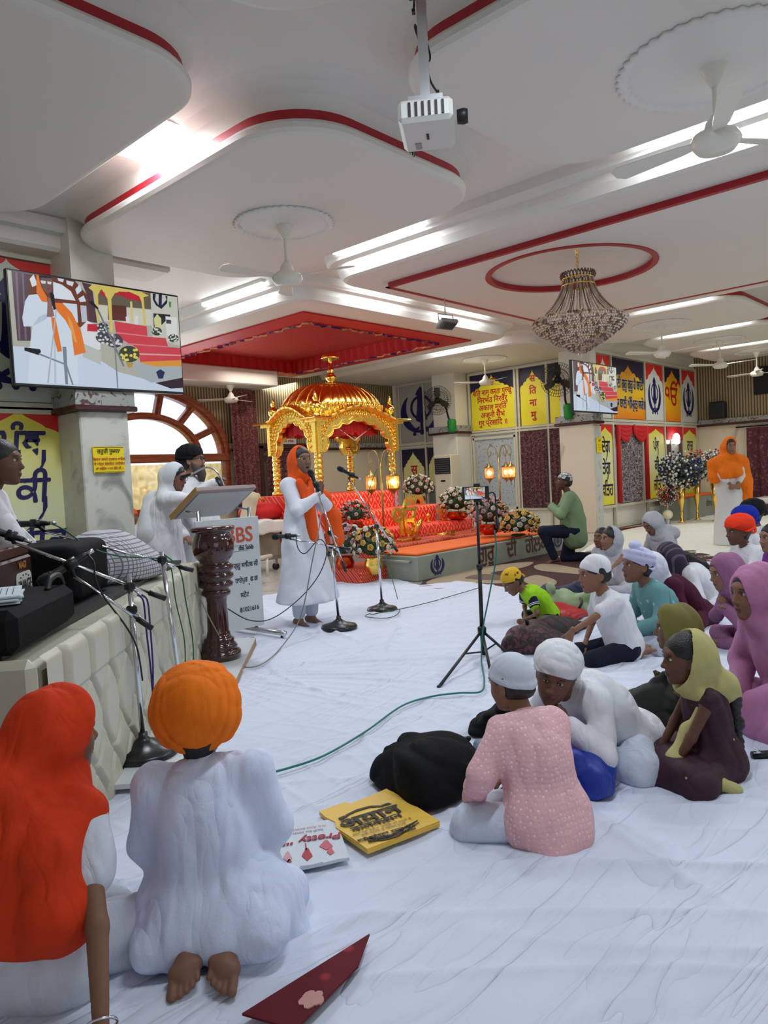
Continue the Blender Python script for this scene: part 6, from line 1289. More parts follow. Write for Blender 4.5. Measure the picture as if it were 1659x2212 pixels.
MB().box((0.01, .006, .10), (.045, .02, .02), M_mic, bev=.004).box((.01, .006, -.006), (.05, .02, .02), M_mic, bev=.004).box((.01, .012, .047), (.02, .01, .11), M_mic).build('clamp', t)
MB().tube(catmull([(.09, 0, .04), (.115, -.002, .045), (.13, 0, .02), (.132, 0, -.03), (.135, 0, -.13)], 6), .005, M_mic, 8).tube([(.135, 0, -.12), (.137, 0, -.2)], .012, M_mic, 10).build('plug_and_cord', t)
# ================================================================== trolley / white table behind the singer
t = empty('trolley', (6.15, 8.5, 0), 'wheeled steel cabinet under a white cloth, behind the singer', 'cabinet'); M_cab = mat('weathered_steel', (136, 132, 112), .5, .3, var=(5, .5, (160, 156, 136)))
MB().box((0, 0, .42), (.95, .6, .5), M_cab, bev=.01).build('cabinet_body', t); d_ = MB().box((-.22, -.305, .42), (.42, .012, .42), M_cab, bev=.006).build('door', t); MB().box((.23, -.305, .42), (.42, .012, .42), M_cab, bev=.006).build('door', t)
MB().box((-.03, -.315, .45), (.02, .02, .05), M_steel).build('handle', d_)
for x, y in ((-.4, -.25), (.4, -.25), (-.4, .25), (.4, .25)): MB().tube([(x, y - .02, .06), (x, y + .02, .06)], .05, M_mic, 14).box((x, y, .13), (.04, .05, .08), M_steel).build('castor', t)
V_, Q_ = surface(lambda P: smax(smax(smax(np.abs(P[:, 0]) - .62, np.abs(P[:, 1]) - .42, .05), np.abs(P[:, 2] - .64) - .09 - .02 * np.sin(P[:, 0] * 9), .03) + folds(P, (0, 0, 1), 28, .02, 7), -(P[:, 2] - .5 - .06 * np.sin(P[:, 0] * 7)), .01), (-.75, -.55, .4), (.75, .55, .8), .018)
o = mesh_np('tablecloth', [(V_, Q_, mat('white_satin', (224, 222, 214), .5))]); o.location = (6.15, 8.5, .0); setp(o, 'white gathered cloth draped over the steel trolley behind the singer', 'tablecloth')
V_, Q_ = surface(lambda P: smin(ellip(P, (0, 0, .1), (.32, .2, .13)), ellip(P, (.3, 0, .08), (.22, .16, .1)), .08) + folds(P, (1, 0, .3), 22, .02, 4), (-.45, -.3, -.05), (.6, .3, .3), .015)
o = mesh_np('cushion', [(V_, Q_, M_redcloth)]); a = W(560, 1118, 1, 8.5); o.location = (a[0], 8.5, .74); setp(o, 'red velvet bundle lying on the white clothed trolley', 'cushion')
V_, Q_ = surface(lambda P: smin(capsule(P, (0, 0, .0), (.08, 0, .3), .10, .09), capsule(P, (.08, 0, .3), (.2, 0, .34), .09, .04), .06) + folds(P, (.3, 0, 1), 60, .012, 9), (-.2, -.2, -.1), (.35, .2, .5), .012)
a = W(533, 1112, 1, 8.3); t = empty('fly_whisk', (a[0], 8.3, .74), 'cream long-haired ceremonial fly whisk standing on the white clothed trolley', 'whisk'); mesh_np('hair_bundle', [(V_, Q_, mat('cream_hair', (206, 190, 160), .8, bump=(120, .5)))], t); MB().tube([(.2, 0, .34), (.32, 0, .26)], .014, M_gold, 8).build('handle', t)
mb = MB(); mb.tube([(5.1, 7.6, .26), (6.2, 7.9, .26)], .03, M_white, 10); mb.tube([(5.2, 7.63, 0), (5.2, 7.63, .26)], .02, M_white); mb.tube([(6.1, 7.87, 0), (6.1, 7.87, .26)], .02, M_white); thing(mb, 'low_rail', 'low cream pipe rail behind the lectern banner', 'rail', org=(5.6, 7.7, 0))
# ---- air conditioner tower
t = empty('air_conditioner', (12.62, 9.80, 0), 'tall cream floor-standing air conditioner beside the middle pillar', 'air conditioner'); M_ac = mat('ac_cream', (214, 206, 180), .45)
MB().box((0, 0, .83), (.34, .46, 1.66), M_ac, bev=.02).build('casing', t); mb = MB(); mb.box((-.17, 0, 1.42), (.02, .42, .34), M_black)
for i in range(7): mb.box((-.185, 0, 1.28 + .045 * i), (.02, .40, .008), M_steel)
mb.build('outlet_grille', t); mb = MB()
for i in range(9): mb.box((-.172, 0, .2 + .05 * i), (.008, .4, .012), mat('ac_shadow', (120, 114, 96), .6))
mb.build('intake_grille', t); MB().box((-.173, 0, 1.1), (.006, .12, .04), M_black, bev=.003).build('display', t)
# ---- wall fans wrapped in green covers
def wall_fan(x, y, z, rz, foot, label):
    t = empty('pedestal_fan', (x, y, z), label, 'fan', 'black caged wall fans', rz=rz); mg = mat('fan_cage_wire', (36, 34, 30), .4, .5); mb = MB()
    for k in range(40):
        a = 2 * PI * k / 40; ca, sa = math.cos(a), math.sin(a); mb.tube([(.05 * ca, -.09, .05 * sa), (.2 * ca, -.08, .2 * sa), (.30 * ca, -.03, .30 * sa), (.31 * ca, 0, .31 * sa), (.28 * ca, .06, .28 * sa), (.1 * ca, .1, .1 * sa)], .0028, mg, 4)
    for r, y_ in ((.05, -.09), (.12, -.088), (.2, -.08), (.26, -.05), (.31, 0), (.2, .085)): mb.tube([(r * math.cos(a), y_, r * math.sin(a)) for a in [2 * PI * k / 36 for k in range(36)]], .004, mg, 5, closed=True)
    mb.build('cage', t); mbh = MB(); mbh.sph((0, .0, 0), (.07, .06, .07), mg, 14, 8).tube([(0, .02, 0), (0, .2, 0)], .06, mg, 14); mbh.build('motor', t)
    for k in range(3):
        a = .5 + 2 * PI * k / 3; R = Matrix.Rotation(a, 3, 'Y') @ Matrix.Rotation(.35, 3, 'X'); pts = [(.05, -.03), (.12, -.07), (.27, -.06), (.28, .05), (.14, .07), (.05, .03)]; vs = [R @ Vector((p[0], d_, p[1])) for d_ in (-.002, .002) for p in pts]
        mbb = MB(); mbb.add(vs, [tuple(range(6)), tuple(range(11, 5, -1))] + [(i, 6 + i, 6 + (i + 1) % 6, (i + 1) % 6) for i in range(6)], mat('fan_blade_grey', (60, 56, 46), .4)); mbb.build('blade', t)
    f_ = Vector(foot); MB().tube(catmull([(0, .16, 0), (.1, .2, -.12), tuple(f_ * .7 + Vector((0, .05, 0))), tuple(f_)], 6), .022, M_mic, 8).build('arm', t); Rz = Matrix.Rotation(0, 3, 'Z')
    MB().lathe([(.07, -.14), (.085, -.1), (.1, .1), (.09, .14), (.03, .16)], tuple(f_ + Vector((0, 0, -.05))), mat('green_cover', (20, 130, 44), .5), 14).build('green_cover', t)
for hub, ft, rz, lab in ((W(945, 865, 0, 12.45), W(976, 916, 0, 12.80), -1.25, 'black caged fan with green wrapped mount on the middle pillar'), (W(1205, 820, 0, 12.2), W(1228, 884, 0, 12.64), -1.1, 'black caged fan with green wrapped mount beside the right television')):
    fl = Matrix.Rotation(-rz, 3, 'Z') @ Vector(ft - hub); wall_fan(*hub, rz, tuple(fl), lab)
# ---- far floral stands by the mirror
def leafy(x, y, z, R, cols, label, cat='flowers', stand=None, n=130, seed=0, name='flower_stand'):
    t = empty(name, (x, y, 0), label, cat); rs = random.Random(seed); mb = MB()
    for i in range(n * 3):
        d = Vector((rs.gauss(0, 1), rs.gauss(0, 1), rs.gauss(0, .8))).normalized() * R * rs.uniform(.3, 1); d.z = d.z * .9; p = d + Vector((0, 0, z)); s_ = R * .12
        a = Vector((rs.gauss(0, 1), rs.gauss(0, 1), rs.gauss(0, 1))).normalized(); b = a.orthogonal().normalized(); mb.add([p - a * s_, p + b * s_ * .5, p + a * s_, p - b * s_ * .5], [(0, 1, 2, 3)], M_leaf if i % 3 else mat('blue_leaf', (40, 50, 70), .7))
    mb.build('foliage', t); mb = MB()
    for i in range(int(n * 1.8)):
        d = Vector((rs.gauss(0, 1), rs.gauss(0, 1), rs.gauss(0, .8))).normalized() * R * rs.uniform(.75, 1.05); p = d + Vector((0, 0, z)); c = cols[int((math.atan2(d.y, d.x) / PI + 1) * 1.99 + rs.random()) % len(cols)]
        mb.sph(tuple(p), R * .055, mat('bloom_%d_%d_%d' % c, c, .8), 6, 4)
    mb.build('blossoms', t)
    if stand == 'vase': MB().lathe([(.1, 0), (.03, .05), (.025, .3), (.06, .45), (.1, z - R * .5)], (0, 0, 0), M_goldp, 18).build('brass_vase', t)
    if stand == 'ball': MB().lathe([(.07, 0), (.03, .03), (.05, .08), (.03, .12)], (0, 0, 0), M_steel, 14).build('foot', t); MB().sph((0, 0, .2), .1, mat('cream_glass_ball', (236, 226, 196), .3), 18, 12).build('glass_ball', t); MB().tube([(0, 0, .28), (0, 0, z - R * .4)], .02, M_steel).build('stem', t)
    return t
WHT, BLU, REDF, ORF = (220, 220, 214), (44, 60, 100), (200, 40, 44), (226, 96, 60)
a = D(1441, 1070, 14.8); leafy(a[0], a[1], .58, .21, (REDF, WHT, REDF, WHT), 'round red and white flower ball on a stand with a cream glass ball', stand='ball', seed=3)
a = D(1470, 1020, 14.9); leafy(a[0], a[1], 1.05, .42, (WHT, BLU, WHT, BLU), 'large white and blue flower arrangement in a tall brass vase, by the mirror pane', stand='vase', seed=4, n=200)
a = D(1503, 998, 15.4); leafy(a[0], a[1], 1.25, .24, (ORF, REDF, ORF), 'orange and red flower bunch behind the white and blue arrangement', stand='vase', seed=5)
a = D(1543, 1010, 14.8); leafy(a[0], a[1], 1.13, .34, (WHT, REDF, BLU, WHT), 'white and dark flower arrangement half hidden behind the standing woman', stand='vase', seed=6, n=140)
t = empty('donation_box', (15.55, 6.12, 0), 'greenish grey metal box against the far corner, behind the flower vases', 'donation box', rz=0); MB().box((1.25, 0, .24), (2.5, .5, .48), M_gol, bev=.01).build('box_body', t); MB().box((1.25, 0, .49), (2.5, .5, .02), M_orc).build('orange_top', t)
mb = MB(); put_text(mb, 'ਗੋਲਕ', .18, (1.5, -.251, .28), (1, 0, 0), (0, 0, 1), MBt, off=.004); mb.build('lettering', t)
mb = MB(); mb.box((17.6, 3.2, .12), (.9, 3.6, .24), mat('dark_low_stage', (74, 44, 40), .6)); mb.box((17.6, 3.2, .31), (.9, 3.6, .14), M_ceil, bev=.03); thing(mb, 'low_bed', 'low dark platform with white bolster along the far right wall', 'platform', org=(17.6, 3.2, 0))

# ================================================================== bags on the floor
def plane_poly(mb, px, z, m, th): mb.poly([tuple(G(x, y, z)[:2]) for x, y in px], (0, 0, z), (1, 0, 0), (0, 1, 0), m, th=th)
zb = lambda pts: [(560 + x / 3.77, 1600 + y / 3.77) for x, y in pts]
M_ybag = mat('yellow_carrier_bag', (232, 188, 72), .45, bump=(25, .35)); M_wbag = mat('white_carrier_bag', (204, 210, 218), .45, bump=(25, .35)); M_ink = mat('black_ink', (40, 34, 24), .6); M_rink = mat('red_ink', (170, 40, 62), .6)
oy_ = G(820, 1785); t = empty('carrier_bag', (oy_[0], oy_[1], 0), 'yellow cloth carrier bag with black Hindi print lying on the sheet', 'bag')
mb = MB(); out = zb([(490, 605), (620, 556), (705, 530), (745, 543), (900, 480), (1045, 415), (1250, 545), (1470, 685), (1180, 800), (880, 915), (750, 820), (625, 735), (618, 690), (545, 655)]); plane_poly(mb, out, .03, M_ybag, .014)
plane_poly(mb, zb([(640, 735), (900, 905), (1462, 690), (1470, 700), (885, 925), (622, 745)]), .027, M_ybag, .012)
mb.v = [(a - oy_[0], b - oy_[1], c) for a, b, c in mb.v]; mb.build('bag_cloth', t)
def floor_text(mb, body, px_c, px_r, size, m, z=.048, **kw):
    c = G(*px_c, z); r = G(*px_r, z); ux = Vector(r - c).normalized(); uy = Vector((0, 0, 1)).cross(ux); put_text(mb, body, size, tuple(c), tuple(ux), tuple(uy), m, off=.0, **kw)
mb = MB()
for (s_, c, r, sz, kw) in (('अयान', (905, 618), (1140, 548), .092, dict(bold=.004, sx=1.2)), ('कलेक्शन', (960, 664), (1165, 600), .046, dict(bold=.002, sx=1.25)), ('हमारे यहाँ लेडीज, जेन्ट्स एवं बच्चों के', (1005, 697), (1195, 642), .0165, {}), ('सभी प्रकार के रेडीमेड कपड़े', (1015, 718), (1205, 664), .0165, {}), ('साड़ी कलेक्शन, रायपुर (छ.ग.)', (1050, 747), (1250, 690), .021, dict(bold=.0008)), ('9827018204  7415518204', (1085, 768), (1265, 715), .017, dict(bold=.0008))):
    floor_text(mb, s_, zb([c])[0], zb([r])[0], sz, M_ink, **kw)
for pts in ([(700, 605), (790, 560), (900, 530), (1010, 528), (1015, 536), (905, 542), (800, 572), (712, 612)], [(870, 790), (980, 780), (1080, 760), (1180, 700), (1290, 645), (1292, 652), (1190, 712), (1090, 772), (985, 792), (880, 802)], [(880, 806), (1000, 800), (1120, 770), (1300, 662), (1302, 668), (1130, 782), (1005, 812), (890, 818)], [(640, 632), (690, 610), (730, 612), (660, 645)], [(990, 525), (1050, 505), (1080, 515), (1010, 530)]): plane_poly(mb, zb(pts), .047, M_ink, .0006)
mb.v = [(a - oy_[0], b - oy_[1], c) for a, b, c in mb.v]; mb.build('printed_lettering', t)
ow = G(675, 1840); t = empty('carrier_bag', (ow[0], ow[1], 0), 'white carrier bag with red print lying beside the kneeling boy', 'bag')
mb = MB(); plane_poly(mb, zb([(118, 725), (300, 700), (480, 680), (620, 655), (660, 760), (735, 975), (640, 990), (530, 1018), (330, 1060), (135, 1115), (122, 1000), (120, 860)]), .03, M_wbag, .01); plane_poly(mb, zb([(335, 1022), (420, 1000), (515, 985), (520, 1000), (420, 1025), (340, 1035)]), .041, M_wbag, .006); mb.v = [(a - ow[0], b - ow[1], c) for a, b, c in mb.v]; mb.build('bag_film', t)
mb = MB()
for s_, c, r, sz, m_, kw in (('Pretty “U”', (375, 805), (160, 835), .058, M_rink, dict(bold=.002, shear=.2)), ('Stuff for Inner Soul', (350, 745), (200, 768), .019, M_mic, {}), ('M.G. Road, RAIPUR (C.G.)', (350, 715), (200, 737), .015, M_rink, {})): floor_text(mb, s_, zb([c])[0], zb([r])[0], sz, m_, z=.043, **kw)
def blob2(cx, cy, rx, ry, m): plane_poly(mb, zb([(cx + rx * (1 + .25 * math.sin(3 * a)) * math.cos(a), cy + ry * (1 + .2 * math.cos(4 * a)) * math.sin(a)) for a in [2 * PI * i / 18 for i in range(18)]]), .0415, m, .0006)
blob2(545, 850, 48, 34, mat('pink_ink', (196, 96, 104), .6)); blob2(580, 900, 28, 26, MATS['pink_ink']); blob2(390, 925, 38, 45, M_rink); plane_poly(mb, zb([(372, 835), (382, 835), (388, 890), (376, 890)]), .0415, M_rink, .0006); blob2(232, 945, 32, 38, mat('pale_pink_ink', (200, 150, 160), .6)); blob2(245, 980, 18, 14, M_rink)
mb.v = [(a - ow[0], b - ow[1], c) for a, b, c in mb.v]; mb.build('printed_lettering', t)
def backpack(c, sz, rz, m, label, seed=0, tilt=0, straps=(), zip_=None, m2=None):
    t = empty('backpack', (c[0], c[1], .025), label, 'bag', rz=rz); x, y, z = sz
    rr = .3 * min(x, y, 2 * z); f = lambda P: smax(smax(smax(np.abs(P[:, 0] + .25 * P[:, 2]) - x * .5 * (1 - .35 * np.clip(P[:, 2] / z, 0, 1)), np.abs(P[:, 1]) - y * .5 * (1 - .3 * np.clip(P[:, 0] / x, -.5, 1)), rr), P[:, 2] - z * (.72 - .5 * P[:, 0] / x + .25 * np.sin(P[:, 1] * 4 / y + seed)), rr) + folds(P, (1, .4, .2), 16 / max(x, .2), .03, seed) + folds(P, (.2, 1, .3), 34 / max(x, .2), .012, seed + 1), -P[:, 2], .02)
    V_, Q_ = surface(f, (-x * .7, -y * .7, -.02), (x * .7, y * .7, z * 1.3), .0085 if c[0] < 4 else .012); mesh_np('bag_body', [(V_, Q_, m)], t)
    for s_ in straps: MB().tube(catmull(s_, 6), [.012] * (6 * (len(s_) - 1) + 1), m2 or M_mic, 6).build('strap', t)
    if zip_: MB().tube([zip_[0], zip_[1]], .005, M_chrome, 6).box(zip_[1], (.012, .012, .03), M_chrome).build('zip_puller', t)
    return t
a = G(955, 1700); backpack(a, (.46, .38, .18), -.35, M_bagb, 'large black backpack with red stitching beside the boy in pink', 1, zip_=((-.20, -.10, .10), (-.205, -.12, .04)), straps=([(.2, .1, .1), (.26, .22, .05), (.22, .34, .02)],))
a = G(1258, 1690); backpack(a, (.40, .26, .13), .2, mat('royal_blue_bag', (20, 50, 150), .5, bump=(50, .2)), 'royal blue backpack behind the boy in pink', 2)
a = G(1062, 1585); backpack(a, (.26, .2, .12), .6, M_bagb, 'small black bag in front of the boy in the white patka', 3, straps=([(-.1, -.02, .08), (-.2, -.02, .06), (-.24, -.08, .01)],))
mb = MB(); a = G(1033, 1640); mb.lathe([(.03, 0), (.032, .01), (.028, .12), (.014, .15), (.014, .18)], (0, 0, 0), mat('bottle_plastic', (170, 190, 205), .15, trans=.6), 16, Matrix.Rotation(1.2, 3, 'X')); o = mb.build('water_bottle'); o.location = (a[0], a[1], .055); setp(o, 'clear water bottle lying between the black backpack and the boy in pink', 'bottle')
a = G(1225, 1300); backpack(a, (.42, .34, .2), .3, mat('navy_bag', (24, 28, 60), .6), 'navy blue bag left of the boy in the white bandana', 4)
a = G(1245, 1318); backpack(a, (.48, .34, .22), .2, mat('sage_bag', (150, 164, 130), .6, var=(8, .5, (110, 140, 84))), 'sage green backpack beside the boy in the white bandana', 5, straps=([(-.2, -.1, .12), (-.3, -.14, .1), (-.32, -.1, .02)],))
a = G(1218, 1340); backpack(a, (.5, .3, .14), -.1, mat('red_bag', (170, 20, 26), .45), 'red bag behind the boy in the neon green shirt', 6)
a = G(1165, 1398); backpack(a, (.62, .34, .16), .35, pattern_mat('maroon_patterned_bag', (30, 20, 24), (100, 50, 60), 'vein', 22, .6, .55, .06), 'dark maroon patterned bag in front of the boy in the white t-shirt', 7, straps=([(-.1, .05, .12), (-.16, .05, .2), (-.06, .06, .16)],))
a = G(1215, 1372); backpack(a, (.5, .25, .13), .0, pattern_mat('black_maroon_bag', (24, 18, 20), (70, 36, 40), 'vein', 18, .6, .55, .06), 'black and maroon bag between the neon shirt and the white t-shirt', 8)
a = G(1410, 1555); t = backpack(a, (.26, .26, .2), .2, mat('dark_olive_bundle', (30, 32, 22), .7), 'dark olive cloth bundle with a gold sequinned edge before the girl in olive', 9)
MB().box((.0, -.06, .17), (.16, .015, .08), pattern_mat('gold_sequins', (60, 44, 30), (226, 196, 110), 'dots', 40, .4, .3, .08), R=Matrix.Rotation(-.5, 3, 'X') @ Matrix.Rotation(.5, 3, 'Y')).build('sequinned_border', t)
mb = MB(); mb.tube([tuple(G(1625, 1632, .03)), tuple(G(1659, 1630, .03)), tuple(G(1700, 1628, .03))], .018, M_mic); mb.tube([tuple(G(1628, 1624, .05)), tuple(G(1642, 1624, .05))], .008, M_chrome); thing(mb, 'umbrella', 'folded black umbrella with chrome tip lying at the right edge', 'umbrella', org=tuple(G(1625, 1632, 0)))
a = G(1500, 1225); mb = MB(); mb.box((0, 0, .0), (.36, .26, .004), mat('paper_loose', (226, 226, 220), .8), R=Matrix.Rotation(.5, 3, 'Z') @ Matrix.Rotation(.12, 3, 'X')); o = mb.build('paper_sheet'); o.location = (a[0], a[1], .06); setp(o, 'white paper sheet in front of the man in the orange-red turban', 'papers')
# ================================================================== people: signed-distance bodies and clothing
class Field:
    def __init__(s): s.p = []; s.lo = np.full(3, 1e9); s.hi = np.full(3, -1e9); s.cuts = []; s.disp = None
    def _b(s, lo, hi): s.lo = np.minimum(s.lo, lo); s.hi = np.maximum(s.hi, hi)
    def cap(s, a, b, ra, rb, k=.03):
        a = np.array(a, float); b = np.array(b, float); s.p.append((lambda P: capsule(P, a, b, ra, rb), k)); s._b(np.minimum(a - ra, b - rb), np.maximum(a + ra, b + rb)); return s
    def ell(s, c, r, R=None, k=.03):
        c = np.array(c, float); s.p.append((lambda P: ellip(P, c, r, R), k)); m = max(r); s._b(c - m, c + m); return s
    def fn(s, f, lo, hi, k=.02): s.p.append((f, k)); s._b(np.array(lo), np.array(hi)); return s
    def cut(s, f, k=.01): s.cuts.append((f, k)); return s
    def plane(s, pt, nrm, k=.008):      # removes the side nrm points to
        pt = np.array(pt, F32); n = np.array(nrm, float); n = (n / np.linalg.norm(n)).astype(F32); return s.cut(lambda P: -((P - pt) @ n), k)
    def __call__(s, P):
        d = None
        for f, k in s.p: v = f(P); d = v if d is None else smin(d, v, k)
        if s.disp is not None: d = d + s.disp(P)
        for f, k in s.cuts: d = smax(d, -f(P), k)
        return d
    def mesh(s, h, pad=.03): return surface(s, s.lo - pad, s.hi + pad, h)
def frame(fwd, up):
    f = np.array(fwd, float); f /= np.linalg.norm(f); u = np.array(up, float); r = np.cross(f, u); r /= np.linalg.norm(r); u = np.cross(r, f); return np.stack([r, f, u], 1)   # columns x,y,z
def rotv(v, ax, a):
    return np.array(Matrix.Rotation(a, 3, Vector(ax)) @ Vector(v))
def ik(a, c, l1, l2, pole):
    a = np.array(a, float); c = np.array(c, float); d = c - a; L_ = np.linalg.norm(d); L_ = min(L_, (l1 + l2) * .999); u = d / np.linalg.norm(d); c = a + u * L_
    x = (l1 * l1 - l2 * l2 + L_ * L_) / (2 * L_); h = math.sqrt(max(0, l1 * l1 - x * x)); p = np.array(pole, float); p = p - u * (p @ u); p /= np.linalg.norm(p); return a + u * x + p * h, c
def hand_field(w_, d, n, side, curl=.35, sc=1.0, thumb=.6, spread=.08):
    """w_ wrist, d finger direction, n back-of-hand direction; side +1 right"""
    d = np.array(d, float); d /= np.linalg.norm(d); n = np.array(n, float); n = n - d * (n @ d); n /= np.linalg.norm(n); x = np.cross(d, n) * -side
    F = Field(); P = lambda a, b, c: w_ + (x * a + d * b + n * c) * sc
    F.cap(w_ - d * .03 * sc, P(0, .01, 0), .022 * sc, .021 * sc, .01)
    for i, (fx, ln) in enumerate(((.027, .066), (.009, .075), (-.009, .070), (-.026, .054))):
        F.cap(P(fx * .5, .012, 0), P(fx, .082 - abs(fx) * .25, 0), .0135 * sc, .0115 * sc, .012)
        p = P(fx, .082 - abs(fx) * .25, 0); a = curl * .7; dirv = d + x * (fx * spread * 8)
        for j, (f_, r0, r1) in enumerate(((.45, .0092, .0085), (.31, .0085, .0078), (.24, .0078, .0062))):
            v = (dirv / np.linalg.norm(dirv)) * math.cos(a) - n * math.sin(a); q = p + v * ln * f_ * sc * 1.02; F.cap(p, q, r0 * sc, r1 * sc, .004); p = q; a += curl * (1.0 if j == 0 else .8)
    p0 = P(.018, .02, -.004); p1 = P(.04, .05, -.012); p2 = p1 + (x * math.sin(thumb) + d * math.cos(thumb) - n * .25) * .034 * sc; p3 = p2 + (x * math.sin(thumb * .5) + d * math.cos(thumb * .5) - n * .3) * .026 * sc
    F.cap(p0, p1, .015 * sc, .0115 * sc, .012); F.cap(p1, p2, .011 * sc, .0095 * sc, .004); F.cap(p2, p3, .0095 * sc, .007 * sc, .004); return F
def foot_field(an, d, up, side, sc=1.0):
    """an ankle joint, d toe direction, up = direction of the instep"""
    R = frame(d, up); x, y, z = R[:, 0] * side, R[:, 1], R[:, 2]; F = Field(); P = lambda a, b, c: an + (x * a + y * b + z * c) * sc      # +x = little-toe side for side=+1
    F.cap(P(0, 0, .03), P(0, 0, -.01), .034 * sc, .034 * sc, .02); F.ell(P(0, -.035, -.035), [.03 * sc, .036 * sc, .032 * sc], R, .02); F.cap(P(0, -.01, -.02), P(0, .12, -.04), .032 * sc, .024 * sc, .03)
    F.cap(P(-.022, .11, -.048), P(.03, .095, -.048), .020 * sc, .017 * sc, .03)
    for a, b, r, l in ((-.028, .135, .0135, .03), (-.008, .14, .0095, .024), (.008, .134, .009, .022), (.022, .126, .0085, .02), (.035, .114, .008, .018)): F.cap(P(a, b, -.05), P(a * 1.04, b + l, -.052), r * sc, r * 1.02 * sc, .005)
    return F
_HEADC = {}
def skin_mats(tone):
    k = 'skin_%d_%d_%d' % tone
    if k not in MATS:
        m = mat(k, tone, .55, spec=.35); nt, b = nodes(m); b.inputs['Subsurface Weight'].default_value = .08; b.inputs['Subsurface Radius'].default_value = (.02, .008, .004)
    l = mat(k + '_lip', (int(tone[0] * .82), int(tone[1] * .62), int(tone[2] * .62)), .45); return MATS[k], l
M_eyew = mat('eye_white', (200, 194, 188), .25); M_iris = mat('dark_iris', (22, 14, 12), .15); M_hair = mat('black_hair', (18, 15, 15), .42, bump=(180, .35, 2)); M_brow = mat('eyebrow', (24, 18, 16), .7)
def head_local(child=0, beard=0, mouth=0):
    F = Field(); F.ell((0, -.012, .03), (.074, .094, .090), k=.03); F.ell((0, .025, -.02), (.060, .062, .075), k=.04); F.ell((0, .032, -.062), (.046, .048, .046), k=.035)
    F.ell((0, .064, -.096), (.018, .016, .014), k=.028); F.cap((-.030, .056, -.028), (-.038, .038, -.018), .023 + .004 * child, .022, .02); F.cap((.030, .056, -.028), (.038, .038, -.018), .023 + .004 * child, .022, .02)
    F.cap((-.030, .076, .036), (.030, .076, .036), .010, .010, .025)
    F.cap((0, .082, .018), (0, .101 - .004 * child, -.022), .0062, .0095, .012); F.ell((0, .100 - .004 * child, -.026), (.0125, .0115, .0095), k=.008); F.ell((-.013, .091, -.030), (.0075, .010, .007), k=.006); F.ell((.013, .091, -.030), (.0075, .010, .007), k=.006)
    F.ell((0, .086, -.056), (.021, .010, .0055), k=.006); F.ell((0, .084, -.066), (.017, .010, .0062), k=.006)
    for sx in (-1, 1):
        R = frame((sx * .45, -.9, 0), (0, 0, 1)); F.ell((sx * .076, -.012, -.004), (.007, .019, .031), R, k=.008); F.ell((sx * .073, -.002, -.026), (.007, .009, .012), k=.008)
    for sx in (-1, 1): F.cut(lambda P, sx=sx: ellip(P, (sx * .031, .089, .012), (.0165, .012, .0095)), .010); F.cut(lambda P, sx=sx: ellip(P, (sx * .087, -.008, -.002), (.006, .010, .016)), .006)
    if mouth: F.cut(lambda P: ellip(P, (0, .094, -.062), (.013, .02, .007)), .003)
    return F
def head_mesh(res, child=0, mouth=0):
    key = (round(res, 4), child, mouth)
    if key in _HEADC: return _HEADC[key]
    F = head_local(child, 0, mouth); V, Q = F.mesh(res, .012); C = V[Q].mean(1)
    lip = (((C[:, 0] / .0215) ** 2 + ((C[:, 2] + .061) / .0125) ** 2) < 1) & (C[:, 1] > .082)
    _HEADC[key] = (V, Q, lip.astype(int)); return _HEADC[key]
def torus_e(P, c, R, A, B, r, rz=None):
    q = (P - np.array(c, F32)) @ np.array(R, F32); s_ = np.sqrt((q[:, 0] / A) ** 2 + (q[:, 1] / B) ** 2) + 1e-9; rr = vlen(q[:, :2]) * (1 - 1 / s_); return np.sqrt(rr * rr + (q[:, 2] * (1 if rz is None else r / rz)) ** 2) - r
def cloth_bump(m, st=.9, sc=.9):
    nt, b = nodes(m); tc = N(nt, 'ShaderNodeTexCoord'); prev = None
    for (rx, s3, dist, dd) in (((.4, .7, .2), (5, 5, 2.2), 1.6, .030), ((-.8, .3, .9), (11, 11, 4.5), 1.2, .012), ((0, 0, 0), (130, 130, 130), 0, .0012)):
        mp = N(nt, 'ShaderNodeMapping'); mp.inputs['Rotation'].default_value = rx; mp.inputs['Scale'].default_value = tuple(k * sc for k in s3); L(nt, tc.outputs['Object'], mp.inputs['Vector'])
        t = N(nt, 'ShaderNodeTexNoise', i_Scale=1.0); t.inputs['Detail'].default_value = 1.5; t.inputs['Distortion'].default_value = dist; L(nt, mp.outputs[0], t.inputs['Vector'])
        a1 = N(nt, 'ShaderNodeMath', operation='SUBTRACT'); a1.inputs[1].default_value = .5; L(nt, t.outputs['Fac'], a1.inputs[0]); a2 = N(nt, 'ShaderNodeMath', operation='ABSOLUTE'); L(nt, a1.outputs[0], a2.inputs[0])
        a3 = N(nt, 'ShaderNodeMath', operation='POWER'); a3.inputs[1].default_value = .95; L(nt, a2.outputs[0], a3.inputs[0])
        bp = N(nt, 'ShaderNodeBump', i_Strength=st); bp.inputs['Distance'].default_value = dd; L(nt, a3.outputs[0], bp.inputs['Height'])
        if prev is not None: L(nt, prev, bp.inputs['Normal'])
        prev = bp.outputs['Normal']
    L(nt, prev, b.inputs['Normal']); return m
def cloth_mat(c, rough=.8, name=None, st=.9, **kw):
    nm = name or 'fabric_%d_%d_%d' % c
    return MATS[nm] if nm in MATS else cloth_bump(mat(nm, c, rough, spec=.25, **kw), st)
COVER = {}
